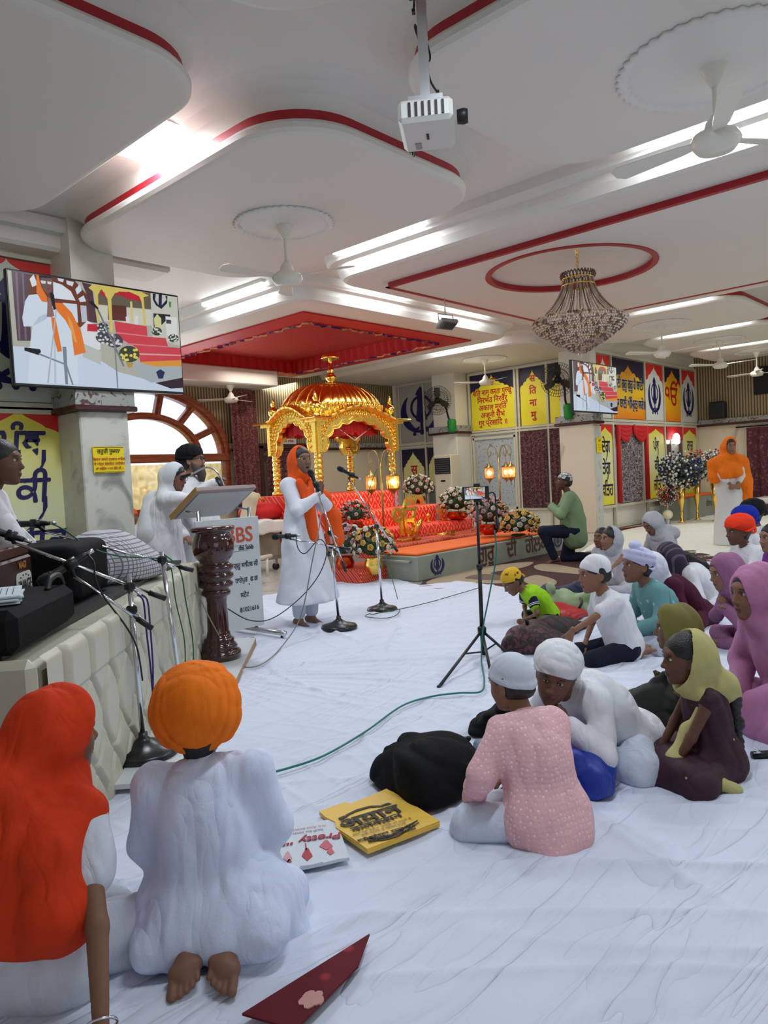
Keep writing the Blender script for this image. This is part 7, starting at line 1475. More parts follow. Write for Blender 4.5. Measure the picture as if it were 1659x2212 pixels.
def head_cover(kind, c, seed=0):
    """field in head coordinates for turbans, patkas and bandanas"""
    F = Field(); I = np.eye(3)
    if kind == 'turban':
        F.ell((0, -.022, .072), (.108, .124, .088), k=.02)
        for i in range(8):
            sd = 1 if i % 2 else -1; t_ = i / 7; R = frame((0, 1, -.1), (sd * (.50 - .04 * i), -.22, 1)); A = .107 - .004 * t_; cz = .026 + .105 * t_ - .01
            F.fn(lambda P, R=R, A=A, cz=cz, t_=t_: torus_e(P, (0, -.022, cz), R, A * (1 - .42 * t_ ** 2.2), A * 1.14 * (1 - .42 * t_ ** 2.2), .0105, .0125), (-.15, -.17, -.05), (.15, .14, .20), .0025)
        F.disp = lambda P: folds(P, (1, .2, .3), 150, .0035, seed)
        R = frame((0, 1, 0), (0, -.32, 1)); F.plane((0, .06, .034), (0, .42, -1), .008)
    elif kind == 'bigturban':     # tall oval turban seen from behind, smooth back panel between crossing wraps
        c0 = np.array((0, -.015, .058)); F.ell(c0, (.104, .122, .118), k=.02)
        for i, (sx, off, A) in enumerate(((1, .018, .105), (-1, .022, .106), (1, -.012, .112), (-1, -.010, .113), (1, -.045, .111), (-1, -.042, .111), (1, .045, .094))):
            n = np.array((sx * .50, -.72, .42 - .04 * i)); n /= np.linalg.norm(n); R = frame((.2 * sx, .5, .8), n); R = np.stack([R[:, 0], np.cross(n, R[:, 0]), n], 1)
            F.fn(lambda P, R=R, A=A, c=c0 + n * off: torus_e(P, c, R, A * .975, A * 1.07, .0105, .019), (-.16, -.17, -.08), (.16, .16, .21), .004)
        F.disp = lambda P: folds(P, (1, .2, .3), 120, .003, seed); F.plane((0, .075, .03), (0, .6, -1), .01)
    elif kind == 'patka':
        F.ell((0, -.014, .042), (.084, .103, .094), k=.02); F.fn(lambda P: torus_e(P, (0, -.012, .026), frame((0, 1, .32), (0, -.3, 1)), .080, .099, .010, .014), (-.1, -.13, -.04), (.1, .12, .09), .012)
        F.ell((.0, -.08, -.028), (.026, .022, .016), k=.02)
        F.disp = lambda P: folds(P, (0, 1, .6), 70, .003, seed); F.plane((0, .075, .045), (0, .38, -1), .008)
    elif kind == 'bunpatka':
        F.ell((0, -.014, .046), (.088, .106, .092), k=.02); F.ell((0, .018, .145), (.046, .046, .034), k=.018); F.cap((-.05, .0, .118), (.05, .0, .118), .018, .018, .01)
        for i in range(4): R = frame((0, 1, .25), ((.35 - .1 * i) * (1 if i % 2 else -1), -.3, 1)); F.fn(lambda P, R=R, i=i: torus_e(P, (0, -.014, .018 + .022 * i), R, .086, .104, .011, .015), (-.12, -.14, -.06), (.12, .12, .14), .006)
        F.disp = lambda P: folds(P, (.3, 1, .3), 80, .003, seed); F.plane((0, .075, .045), (0, .45, -1), .008)
    elif kind == 'bandana':
        F.ell((0, -.014, .044), (.083, .103, .092), k=.02); F.ell((0, -.105, -.01), (.018, .018, .018), k=.012); F.cap((.0, -.11, -.015), (.012, -.125, -.07), .012, .006, .01); F.cap((0, -.11, -.01), (-.014, -.13, -.05), .011, .005, .01)
        F.disp = lambda P: folds(P, (0, 1, .8), 75, .004, seed); F.plane((0, .075, .048), (0, .42, -1), .008); F.cut(lambda P: ellip(P, (0, -.118, .045), (.03, .04, .034)), .006)
    elif kind == 'cap':
        F.ell((0, -.012, .036), (.081, .101, .094), k=.02); F.plane((0, .07, .045), (0, .3, -1), .008)
    return F
def hair_field(kind):
    F = Field(); F.ell((0, -.013, .037), (.0805, .099, .092), k=.02); F.cap((0, -.05, -.02), (0, -.045, -.05), .058, .045, .03)
    for sx in (-1, 1): F.cap((sx * .066, -.02, .03), (sx * .062, -.03, -.035), .018, .014, .02)
    F.cut(lambda P: ellip(P, (0, .100, -.020), (.066, .078, .088)), .006); F.cut(lambda P: ellip(P, (.08, .0, -.01), (.018, .02, .03)), .004); F.cut(lambda P: ellip(P, (-.08, .0, -.01), (.018, .02, .03)), .004)
    F.disp = lambda P: folds(P, (0, 1, .2), 160, .0015, 3)
    if kind == 'short': F.plane((0, 0, -.055), (0, 0, -1), .01)
    return F
def person(label, xy, yaw, s=1.0, hs=None, tone=(122, 84, 66), pose='cross', pel=None, lean=(0, 0), hunch=0, twist=0, hyaw=0, hpitch=0, hroll=0, armL=None, armR=None, handL=None, handR=None, poleL=(-1, -.3, -.6), poleR=(1, -.3, -.6),
           legs=None, top=None, sleeve='long', bottom=None, skirt=None, cover=None, cover_c=None, hair='full', hair_len=None, veil=None, glasses=None, beard=None, female=0, child=0, far=0, neckcut=.055, extra=None, group=None, shw=None, feet=True, tonly=None, topfold=(0, .2, 1), mouth=0, zbase=0, fat=1.0, hidehands=(0, 0), footsc=1.0, al=1.0, nk=0):
    """builds one seated, kneeling or standing figure; local +Y is where the body faces, metres"""
    yaw = math.radians(yaw); T = empty('person', (xy[0], xy[1], zbase), label, 'person', group, rz=yaw - PI / 2); hs = hs or (s * .55 + .45)
    dist = math.hypot(xy[0], xy[1]); vb = min(.015, max(.0075, dist * .0026)); vh = min(.0052, max(.0026, dist * .0011)); vc = min(.014, max(.0065, dist * .0023))
    Ri = Matrix.Rotation(-(yaw - PI / 2), 3, 'Z'); wl = lambda p: np.array(Ri @ (Vector(p) - Vector((xy[0], xy[1], zbase))))
    P0 = np.array(pel if pel is not None else {'cross': (0, 0, .11), 'kneel': (0, 0, .20), 'stand': (0, 0, .87), 'chair': (0, 0, .5)}[pose]) * s
    la, ls = math.radians(lean[0]), math.radians(lean[1]); hu = math.radians(hunch)
    U1 = np.array((math.sin(ls), math.sin(la), math.cos(la) * math.cos(ls))); U1 /= np.linalg.norm(U1); U2 = np.array((math.sin(ls), math.sin(la + hu), math.cos(la + hu) * math.cos(ls))); U2 /= np.linalg.norm(U2)
    M_ = P0 + U1 * .25 * s; N_ = M_ + U2 * .27 * s; tw = math.radians(twist); Rt = np.array((math.cos(tw), math.sin(tw), 0)); Fw = np.cross(U2, Rt); Fw /= np.linalg.norm(Fw)
    w_ = (shw or (.165 if female else .18)) * s; fr2 = frame(Fw, U2)
    shR = N_ - U2 * .055 * s + fr2[:, 0] * w_; shL = N_ - U2 * .055 * s - fr2[:, 0] * w_
    hy, hp, hr = map(math.radians, (hyaw, hpitch, hroll)); hf = np.array((-math.sin(hy) * math.cos(hp), math.cos(hy) * math.cos(hp), math.sin(hp))); hu_ = np.array((0, 0, 1.)); HR = frame(hf, hu_)
    if hr: HR = np.stack([rotv(HR[:, 0], hf, hr), HR[:, 1], rotv(HR[:, 2], hf, hr)], 1)
    nd = (U2 * .5 + np.array((0, 0, 1.)) * .5 + hf * .25); nd /= np.linalg.norm(nd); Hc = N_ + nd * (.068 * s + .088 * hs + nk) + hf * .012
    la1, la2 = .27 * s * al, .235 * s * al
    W_ = []
    for sd, sh, tg, pole in ((-1, shL, armL, poleL), (1, shR, armR, poleR)):
        if tg is None: tg = (sd * .16, .26, .16 if pose != 'stand' else .72)
        tg = np.array(wl(tg[1:]) if tg[0] == 'w' else np.array(tg) * s, float); el, wr = ik(sh, tg, la1, la2, pole); W_.append((sd, sh, el, wr))
    hx = .085 * s
    if legs is None:
        if pose == 'cross': legs = [((-.33, .20, .085), (.06, .36, .055), (.2, .37, .04)), ((.33, .20, .085), (-.08, .30, .06), (-.22, .33, .05))]
        elif pose == 'kneel': legs = [((-.13, .36, .07), (-.09, -.06, .06), (-.07, -.22, .025)), ((.13, .36, .07), (.09, -.06, .06), (.07, -.22, .025))]
        else: legs = [((-.09, .02, .46), (-.085, -.02, .075), (-.10, .14, .03)), ((.09, .02, .46), (.085, -.02, .075), (.10, .14, .03))]
    LG = [(sd, P0 + np.array((sd * hx, 0, -.01)), np.array(k) * s, np.array(a) * s, np.array(t_) * s) for sd, (k, a, t_) in zip((-1, 1), legs)]
    tor = lambda F, g, kk: (F.cap(P0 + (-hx, 0, 0), P0 + (hx, 0, 0), (.095 * fat) * s + g, .095 * s * fat + g, kk), F.ell((P0 + M_) / 2, ((.125 * fat) * s + g, .095 * s * fat + g, .17 * s + g), frame(Fw * .5 + (0, .5, 0), U1), kk),
                            F.ell(M_ * .45 + N_ * .55 - U2 * .04 * s, ((.148 * fat) * s + g, .098 * s * fat + g, .17 * s + g), fr2, kk), F.cap(shL + fr2[:, 0] * .02, shR - fr2[:, 0] * .02, .05 * s + g, .05 * s + g, kk))
    sm, lm = skin_mats(tone); parts = []
    B = Field(); tor(B, 0, .04); B.cap(N_ - U2 * .03, Hc - HR[:, 2] * .05 * hs - HR[:, 1] * .015 * hs, .047 * s ** .5, .045 * hs, .03)
    for sd, sh, el, wr in W_: B.cap(sh, el, .043 * s, .034 * s, .02); B.cap(el, wr, .035 * s, .022 * s, .012)
    for sd, hp_, kn, an, to in LG: B.cap(hp_, kn, .078 * s, .052 * s, .02); B.cap(kn, an, .054 * s, .032 * s, .012)
    V, Q = B.mesh(vb); parts.append((V, Q, sm))
    V, Q, lip = head_mesh(vh / hs, child, mouth); parts.append((V * hs @ HR.T + Hc, Q, ([sm, lm], lip)))
    e = MB()
    for sx in (-1, 1):
        for c, r, m in (((sx * .031, .0755, .012), (.0125, .0105, .0080), M_eyew), ((sx * .031, .0812, .0118), (.0064, .0058, .0066), M_iris)): e.sph(c, r, m, 10, 7)
        e.tube([(sx * .014, .0885, .030), (sx * .031, .0895, .0355), (sx * .048, .078, .031)], [.0026, .0034, .0018], M_brow, 6); e.tube([(sx * .0175, .0875, .0165), (sx * .031, .0915, .0215), (sx * .045, .082, .0145)], [.0012, .0018, .001], M_brow, 5)
    if mouth: e.sph((0, .082, -.062), (.013, .008, .006), M_iris, 10, 6)
    ev = np.array(e.v) * hs @ HR.T + Hc
    for m in e.mats:
        i = e.mats.index(m)
        for sz in (3, 4):
            q = [f for f, k in zip(e.f, e.m) if k == i and len(f) == sz]
            if q: parts.append((ev, np.array(q), m))
    for (sd, sh, el, wr), hd, hid in zip(W_, (handL, handR), hidehands):
        if hid: continue
        hd = hd or {}; d = hd.get('d'); fd = (wr - el) / np.linalg.norm(wr - el); d = fd if d is None else np.array(wl(d[1:]) - wl((0, 0, 0)) if d[0] == 'w' else d, float); n = np.array(hd.get('n', (0, 0, 1) if abs(fd[2]) < .8 else (0, 1, 0)), float)
        HF = hand_field(wr, d, n, sd, hd.get('curl', .4), .92 * s ** .8, hd.get('thumb', .6)); V, Q = HF.mesh(min(.005, max(.003, dist * .0011)), .01); parts.append((V, Q, sm))
    if feet:
        for sd, hp_, kn, an, to in LG:
            d = to - an; up = (kn - an) / np.linalg.norm(kn - an) if abs(d[2]) < .8 * np.linalg.norm(d) else np.array((0, 1., 0))
            if pose == 'kneel': up = np.array((0, .8, -.5)) if feet == 'sole' else np.array((0, 0, -1.))
            elif pose == 'cross': up = np.array((sd * .3, .9, .4))
            V, Q = foot_field(an, d, up, -sd if pose == 'kneel' else sd, s ** .9 * footsc).mesh(min(.0055, max(.0035, dist * .0012)), .01); parts.append((V, Q, sm))
    body = mesh_np('body', parts, T)
    if tonly: body['label'] = tonly
    # ---- clothing
    if bottom:
        F = Field(); g = .016 * s; F.cap(P0 + (-hx, 0, 0), P0 + (hx, 0, 0), .10 * s + g, .10 * s + g, .04)
        for sd, hp_, kn, an, to in LG:
            cutf = bottom.get('len', .93); e_ = kn + (an - kn) * cutf if cutf > 0 else kn; F.cap(hp_, kn, .082 * s + g, .060 * s + g + bottom.get('loose', 0), .03)
            if cutf > 0: F.cap(kn, e_, .060 * s + g + bottom.get('loose', 0), .036 * s + g + bottom.get('loose', 0) * .6, .02)
        F.disp = lambda P: folds(P, (.4, 1, .3), 42 / s, .011, 11) + folds(P, (1, .2, .3), 90 / s, .002, 12); F.plane((0, 0, -.0 if pose != 'stand' else -.5), (0, 0, -1), .01)
        V, Q = F.mesh(vc); mesh_np(bottom.get('name', 'trousers'), [(V, Q, bottom['m'])], T)
    if top:
        F = Field(); g = top.get('g', .016) * s; tor(F, g, .045); lo_ = top.get('loose', .022) * s
        F.ell(M_ * .9 + P0 * .1, (.135 * s + g + lo_, .10 * s + g + lo_, .25 * s), frame(Fw * .5 + (0, .5, 0), U1), .07)
        for sd, sh, el, wr in W_:
            F.cap(sh, el, .049 * s + g, .046 * s + g, .05) if sleeve != 'none' else F.cap(sh - (el - sh) * .0, sh + (el - sh) * .06, .045 * s + g, .03 * s + g, .02)
            if sleeve == 'long': e_ = el + (wr - el) * top.get('cuff', .92); F.cap(el, e_, .046 * s + g, .034 * s + g + top.get('flare', .0), .02)
            if sleeve == 'threeq': e_ = el + (wr - el) * .45; F.cap(el, e_, .042 * s + g, .034 * s + g, .02)
            if sleeve == 'short':
                q = sh + (el - sh) * .62; n = (el - sh) / np.linalg.norm(el - sh); F.cut(lambda P, q=q.astype(F32), n=n.astype(F32), sh=sh: np.maximum(-((P - q) @ n), vlen(P - q) - .10 * s) * -1 * -1, .004) if False else None
                F.p.pop(); F.cap(sh, sh + (el - sh) * .55, .049 * s + g, .050 * s + g, .025)
        for pr in (skirt or []): F.cap(np.array(pr[0]) * s, np.array(pr[1]) * s, pr[2] * s, pr[3] * s, .06)
        fa = top.get('fold', .011); F.disp = lambda P: folds(P, topfold, 46 / s, fa * 1.05, top.get('seed', 3)) + folds(P, (topfold[1], topfold[0] + .3, topfold[2] * .6), 75 / s, fa * .35, 7)
        nc = N_ + U2 * .045 * s; F.cut(lambda P: ellip(P, nc + U2 * .06, (neckcut * s ** .7 + .012, neckcut * s ** .7 + .012, .11)), .006)
        if pose != 'stand': F.plane((0, 0, .0), (0, 0, -1), .01)
        elif top.get('hem'): F.plane((0, 0, top['hem'] * s), (0, 0, -1), .004)
        V, Q = F.mesh(vc); k = mesh_np(top.get('name', 'kurta'), [(V, Q, top['m'])], T)
        if top.get('sleeve_m'):
            for sd, sh, el, wr in W_:
                u = (el - sh) / np.linalg.norm(el - sh); F = Field(); F.cap(sh + u * .04 * s, sh + u * .19 * s, .053 * s + g, .054 * s + g, .02); F.plane(sh + u * .18 * s, u, .003); F.plane(sh + u * .035 * s, -u, .01); V, Q = F.mesh(vc * .8); sl = mesh_np('sleeve', [(V, Q, top['sleeve_m'])], k)
                for z_ in (.125, .145): MB().tube([tuple(sh + u * z_ * s), tuple(sh + u * (z_ + .009) * s)], .0555 * s + g, F_white, 18).build('stripe', T)
        if top.get('collar'): MB().lathe([(.056 * s ** .7, -.012), (.058 * s ** .7, 0), (.054 * s ** .7, .028), (.050 * s ** .7, .028)], tuple(N_ + U2 * .0), top['m'], 24, Matrix([list(r) for r in frame(Fw, U2)])).build('collar', k)
    toW = lambda V: V * hs @ HR.T + Hc
    if hair != 'none':
        V, Q = hair_field('short' if hair == 'short' else 'full').mesh(vh * 1.3 / hs, .01); hp_ = [(toW(V), Q, M_hair)]
        if hair_len:
            F = Field(); pts = [np.array(p, float) for p in hair_len['pts']]; pts = [toW(pts[0])] + [p * s for p in pts[1:]]
            for i, (a, b) in enumerate(zip(pts[:-1], pts[1:])): r = hair_len.get('r', .03); F.cap(a, b, r * (1 - i * .1), r * (1 - (i + 1) * .12), .02)
            if hair_len.get('braid'): F.disp = lambda P: .004 * np.sin(P[:, 2] * 150) * np.sign(np.sin(P[:, 2] * 75))
            V, Q = F.mesh(vc * .7); hp_.append((V, Q, M_hair))
        mesh_np('hair', hp_, T)
    if cover:
        V, Q = head_cover(cover, cover_c, int(xy[0] * 10) % 17).mesh(vh * 1.15 / hs, .012); mesh_np({'turban': 'turban', 'bigturban': 'turban', 'patka': 'patka', 'bunpatka': 'patka', 'bandana': 'bandana', 'cap': 'headscarf'}[cover], [(toW(V), Q, cover_c)], T)
    if beard:
        F = Field(); F.ell((0, .05, -.085), (.056, .045, .045), k=.03); F.ell((0, .068, -.135), (.042, .032, .06), k=.03); F.cap((-.06, .01, -.03), (-.045, .04, -.085), .016, .03, .02); F.cap((.06, .01, -.03), (.045, .04, -.085), .016, .03, .02); F.cap((-.03, .088, -.052), (.03, .088, -.052), .009, .009, .01)
        F.disp = lambda P: folds(P, (0, .2, 1), 200, .012, 4); F.cut(lambda P: ellip(P, (0, .1, -.062), (.018, .03, .005)), .004); V, Q = F.mesh(vh * 1.2 / hs, .012); mesh_np('beard', [(toW(V), Q, beard)], T)
    if glasses:
        g_ = MB()
        for sx in (-1, 1):
            g_.tube([(sx * .032 + .0215 * math.cos(a), .100 - .003 * abs(math.cos(a)), .010 + .0175 * math.sin(a)) for a in [2 * PI * k / 20 for k in range(20)]], glasses[1], glasses[0], 5, closed=True); g_.tube([(sx * .053, .097, .014), (sx * .074, .06, .014), (sx * .078, -.01, .008)], glasses[1] * .9, glasses[0], 5)
        g_.tube([(-.011, .101, .014), (0, .103, .017), (.011, .101, .014)], glasses[1], glasses[0], 5); g_.v = [tuple(v) for v in toW(np.array(g_.v))]; g_.build('eyeglasses', T)
    if veil:
        F = Field(); o = veil.get('o', 1.0); hb = lambda *p: Hc + (HR @ np.array(p)) * hs
        F.ell(hb(0, -.016, .030), (.094 * hs * o, .114 * hs * o, .110 * hs * o), HR, .03); F.cap(hb(0, -.05, -.03), N_ - Fw * .01 * s, .085 * hs, .10 * s, .07); F.cap(hb(0, .0, -.11), N_ + Fw * .02 * s - U2 * .02, .062 * hs, .075 * s, .05)
        F.cap(shL + fr2[:, 0] * .02 * s + U2 * .0, shR - fr2[:, 0] * .02 * s, .068 * s + veil.get('g', 0), .068 * s + veil.get('g', 0), .07)
        for a, b, ra, rb in veil.get('drape', []): F.cap(np.array(a) * s, np.array(b) * s, ra * s, rb * s, .06)
        hc32 = Hc.astype(F32); F.disp = lambda P: np.minimum(np.where(vlen(P - hc32) < .17 * hs, .0035, .05), folds(P, veil.get('dir', (.15, .3, 1)), 40 / s, veil.get('fold', .011), veil.get('seed', 5))) + np.minimum(.002, folds(P, (.5, .3, 1), 100 / s, .003, 6))
        op = veil.get('open', (.064, .098, .098)); oc = veil.get('oc', (0, .108, -.012)); F.cut(lambda P: ellip(P, hb(*oc), (op[0] * hs, op[1] * hs, op[2] * hs), HR), .006)
        if pose != 'stand': F.plane((0, 0, 0.004), (0, 0, -1), .01)
        V, Q = F.mesh(vc * .85); mesh_np(veil.get('name', 'headscarf'), [(V, Q, veil['m'])], T)
    for nm, prims, m, kw in (extra or []):
        F = Field()
        for a, b, ra, rb in prims: F.cap(np.array(a) * s, np.array(b) * s, ra * s, rb * s, kw.get('k', .05))
        fo = kw.get('fold', .009); F.disp = lambda P: folds(P, kw.get('dir', (0, .2, 1)), 45 / s, fo, kw.get('seed', 8))
        for pt, nr in kw.get('planes', []): F.plane(np.array(pt) * s, nr)
        if pose != 'stand': F.plane((0, 0, .003), (0, 0, -1), .008)
        V, Q = F.mesh(vc * kw.get('res', 1)); mesh_np(nm, [(V, Q, m)], T)
    T['_'] = 0; del T['_']
    return T, dict(N=N_, H=Hc, HR=HR, P0=P0, W=W_, s=s, hs=hs, wl=wl)
F_white = cloth_mat((222, 222, 226)); F_white2 = cloth_mat((206, 210, 220)); F_paj = cloth_mat((204, 210, 224)); F_orange = cloth_mat((226, 84, 22)); F_orange2 = cloth_mat((238, 118, 20)); F_dupo = cloth_mat((204, 54, 14)); F_navy = cloth_mat((22, 26, 44)); F_jean = cloth_mat((20, 26, 46))
F_ort = cloth_mat((238, 92, 30)); T1, T2, T3 = (124, 88, 68), (140, 100, 78), (110, 76, 58)
gl = lambda x, y: tuple(G(x, y)[:2])
def fw(px, py, yaw, f, r=0):
    a = math.radians(yaw); g = G(px, py); return (g[0] + f * math.cos(a) + r * math.sin(a), g[1] + f * math.sin(a) - r * math.cos(a))
# ---- foreground pair
person('kneeling boy in white kurta and big orange turban, seen from behind, bare soles showing', fw(446, 2146, 46, .18), 46, .665, hs=.98, tone=(124, 88, 70), pose='kneel', pel=(0, .0, .22), lean=(6, -5), hunch=6, hyaw=6, hpitch=2,
       armL=(-.16, .28, .30), armR=(.16, .28, .30), poleL=(-1, -.5, -1.4), poleR=(1, -.5, -1.4), legs=[((-.17, .38, .08), (-.085, -.12, .13), (-.07, -.255, .03)), ((.17, .38, .08), (.085, -.12, .13), (.07, -.255, .03))], footsc=1.32,
       nk=-.028, top=dict(m=cloth_mat((214, 222, 244)), g=.024, fold=.007, collar=True, loose=.035, seed=5), skirt=[((-.14, .02, .17), (.14, .02, .17), .19, .19), ((-.1, -.10, .2), (.1, -.10, .2), .10, .10), ((-.24, -.16, .11), (.22, -.16, .13), .07, .08), ((-.2, .1, .1), (.2, .1, .1), .13, .13), ((-.24, .26, .06), (.24, .26, .06), .12, .12), ((-.34, .0, .01), (-.1, -.05, .03), .05, .07), ((.32, .02, .01), (.12, -.05, .03), .05, .06)], bottom=dict(m=F_paj, len=.3),
       cover='bigturban', cover_c=F_orange2, hair='full', feet='sole', shw=.215)
_OW = person('person in long red-orange headscarf leaning on one bangled hand, seen from behind', fw(-5, 2225, 40, .12), 40, .75, hs=.98, tone=T1, pose='cross', pel=(0, 0, .14), lean=(4, 6), hunch=8, hyaw=-38, hpitch=0, female=1,
       armR=('w', *G(222, 2290, .05)), al=1.32, armL=(-.1, .3, .2), poleR=(1, .2, 0), handR=dict(d=(.45, .75, -.25), n=(0, 0, 1), curl=.25), sleeve='short', top=dict(m=F_white2, g=.02), bottom=dict(m=F_white2, loose=.03), skirt=[((-.2, .0, .1), (.14, .0, .1), .16, .15), ((-.3, .25, .08), (.16, .3, .08), .12, .11)],
       veil=dict(m=F_dupo, g=.02, open=(.066, .10, .10), oc=(0, .112, -.01), fold=.014, drape=[((-.12, -.07, .55), (.14, -.08, .52), .12, .12), ((-.16, -.10, .40), (.18, -.10, .36), .13, .12), ((-.17, -.12, .33), (.19, -.12, .33), .11, .10), ((-.1, -.06, .78), (.02, -.06, .7), .09, .1)]), feet=False)
# bangle
_w = _OW[1]['W'][1]; _b = np.array(_OW[0].matrix_basis @ Vector(_w[3] + (_w[2] - _w[3]) * .16)); mb = MB(); mb.tube([(.034 * math.cos(a), .032 * math.sin(a), .008 * math.sin(a)) for a in [2 * PI * k / 28 for k in range(28)]], .0032, M_chrome, 6, closed=True); o = mb.build('bangle'); o.location = tuple(_b); o.rotation_euler = (Matrix.Rotation(math.radians(40) - PI / 2, 3, 'Z') @ Vector(_w[2] - _w[3])).to_track_quat('Z', 'Y').to_euler(); setp(o, 'thin silver bangle on the wrist of the orange-scarfed person', 'bangle')

# ---- singer
person('singer standing barefoot with joined palms, white long dress, orange scarf and round glasses', gl(664, 1352), -84, .915, hs=1.0, tone=(132, 98, 84), pose='stand', lean=(0, 0), hyaw=-14, hpitch=4, female=1, mouth=1,
       armL=(-.012, .235, 1.22), armR=(.014, .235, 1.22), poleL=(-1, -.25, -.9), poleR=(1, -.25, -.9), handL=dict(d=(.02, .30, 1), n=(-1, 0, 0), curl=.04, thumb=.2), handR=dict(d=(-.02, .30, 1), n=(1, 0, 0), curl=.04, thumb=.2),
       top=dict(m=pattern_mat('white_dotted_dress', (226, 230, 240), (206, 212, 226), 'dots', 28, .85, .12, .05), g=.012, name='dress', fold=.018, loose=.0, seed=2, hem=.24), neckcut=.07,
       skirt=[((0, .0, 1.05), (0, .0, .80), .13, .19), ((0, 0, .85), (0, .0, .15), .165, .29), ((-.08, 0, .8), (-.2, .0, .2), .12, .2)], bottom=dict(m=F_paj, len=.86, name='leggings'), hair='full', glasses=(mat('gold_wire', (214, 190, 130), .25, 1), .0016),
       veil=dict(m=F_ort, o=.96, g=-.03, open=(.084, .135, .145), oc=(0, .115, .026), fold=.006), extra=[('scarf_end', [((.10, .10, 1.36), (.05, .15, 1.18), .035, .05), ((.05, .15, 1.18), (.04, .17, .85), .05, .06), ((-.02, .13, 1.36), (.03, .17, 1.2), .03, .035)], F_ort, dict(k=.03)), ('scarf_end', [((-.16, .0, 1.37), (-.2, .12, 1.2), .04, .055), ((-.2, .12, 1.2), (-.25, .16, 1.02), .055, .075), ((-.25, .16, 1.02), (-.27, .17, .80), .075, .09)], F_ort, dict(k=.05))])
# ---- at the lectern
person('elderly woman in white with a sheer white veil holding the gooseneck microphone at the lectern', tuple(D(352, 1200, 6.25)[:2]), -38, .87, hs=.96, tone=(128, 88, 70), pose='stand', lean=(6, 0), hunch=8, hyaw=-20, hpitch=-12, female=1, fat=1.12,
       armR=('w', *D(462, 1044, 6.0)), armL=(-.10, .22, .95), al=1.12, poleR=(.6, -.2, -1), handR=dict(n=(0, -.4, 1), curl=.75), top=dict(m=F_white, g=.02, fold=.012, loose=.02, hem=.3), skirt=[((0, 0, 1.0), (0, 0, .25), .18, .27)], bottom=dict(m=F_white), hair='full', glasses=(mat('brown_frame', (120, 70, 40), .4), .0022),
       veil=dict(m=mat('sheer_white_veil', (226, 230, 234), .7, alpha=.72, bump=(40, .2, 3)), g=.01, open=(.10, .16, .13), oc=(0, .13, -.01), drape=[((-.1, -.06, 1.3), (.06, -.08, 1.0), .12, .14), ((-.08, -.08, 1.0), (.04, -.08, .7), .13, .12)]), feet=False)
person('bearded man in black turban and black glasses, white shirt, behind the lectern', tuple(D(418, 1200, 6.75)[:2]), -60, .96, hs=1.02, tone=(158, 118, 96), pose='stand', hyaw=8, hpitch=4, armL=(-.2, .2, .85), armR=(.2, .2, .85), top=dict(m=F_white, g=.016, collar=True, name='shirt'), bottom=dict(m=F_white), skirt=[((0, 0, .95), (0, 0, .45), .19, .22)],
       cover='turban', cover_c=cloth_mat((12, 12, 16)), glasses=(mat('black_frame', (14, 14, 16), .3), .0036), beard=mat('grey_beard', (74, 66, 62), .8, bump=(160, .6, 3)), feet=False)
# musician at the left edge, sitting on the platform
person('musician in cream white clothes at the left edge, seated behind the harmonium', tuple(D(-60, 1250, 3.75)[:2]), -28, .9, hs=1.0, tone=(104, 70, 54), pose='cross', zbase=.73, lean=(8, 0), hunch=10, hyaw=-12, female=1, armR=(.16, .38, .14), armL=(-.12, .34, .14), poleR=(1, -.2, -.5), handR=dict(n=(0, 0, 1), curl=.4), top=dict(m=F_white, g=.03, flare=.03, cuff=.8), bottom=dict(m=F_white), skirt=[((-.1, .1, .1), (.1, .1, .1), .16, .16)], hair='full', feet=False)
a = D(286, 1180, 9.5); thing(MB().box((a[0] + .1, a[1], .15), (.7, .6, .3), M_darkwood, bev=.01), 'low_bench', 'low dark wooden bench under the distant child beside the left marble pillar', 'bench', org=(a[0], a[1], 0))
person('distant child in an orange-red patka seen in the gap beside the left marble pillar', tuple(D(286, 1180, 9.5)[:2]), -95, .75, hs=.9, tone=T1, pose='cross', zbase=.30, hyaw=0, top=dict(m=F_white2), bottom=dict(m=F_white2), cover='patka', cover_c=F_ort)
# ---- right half: standing and kneeling adults
person('woman standing with clasped hands, bright orange dupatta over a white sequinned gown', gl(1578, 1178), -142, .925, hs=1.0, tone=(140, 104, 84), pose='stand', hyaw=6, hpitch=-2, female=1, fat=1.15, armR=(.03, .24, .93), armL=(-.03, .24, .93), poleL=(-1, -.3, -.3), poleR=(1, -.3, -.3), handL=dict(d=(1, .25, -.15), n=(0, 1, .3), curl=.75), handR=dict(d=(-1, .25, -.15), n=(0, 1, .3), curl=.75),
       sleeve='threeq', top=dict(m=pattern_mat('white_sequinned', (214, 214, 212), (240, 240, 240), 'dots', 24, .7, .1, .04), g=.012, name='gown', hem=.02), skirt=[((0, 0, .95), (0, 0, .0), .17, .25)], hair='full',
       veil=dict(m=F_orange2, g=.0, o=.97, open=(.080, .13, .125), oc=(0, .118, .005), fold=.016, dir=(.8, .2, .45), drape=[((-.09, .07, 1.34), (.09, .07, 1.34), .07, .07), ((-.2, .02, 1.32), (.1, .14, 1.12), .08, .10), ((.18, .02, 1.32), (-.05, .14, 1.15), .08, .09), ((-.22, .0, 1.25), (-.24, .02, 1.0), .09, .10), ((.22, .0, 1.28), (.24, .05, 1.08), .09, .09), ((-.24, .02, 1.0), (-.25, .03, .72), .09, .10), ((-.1, .1, 1.1), (-.22, .1, .9), .08, .08)]), feet=False)
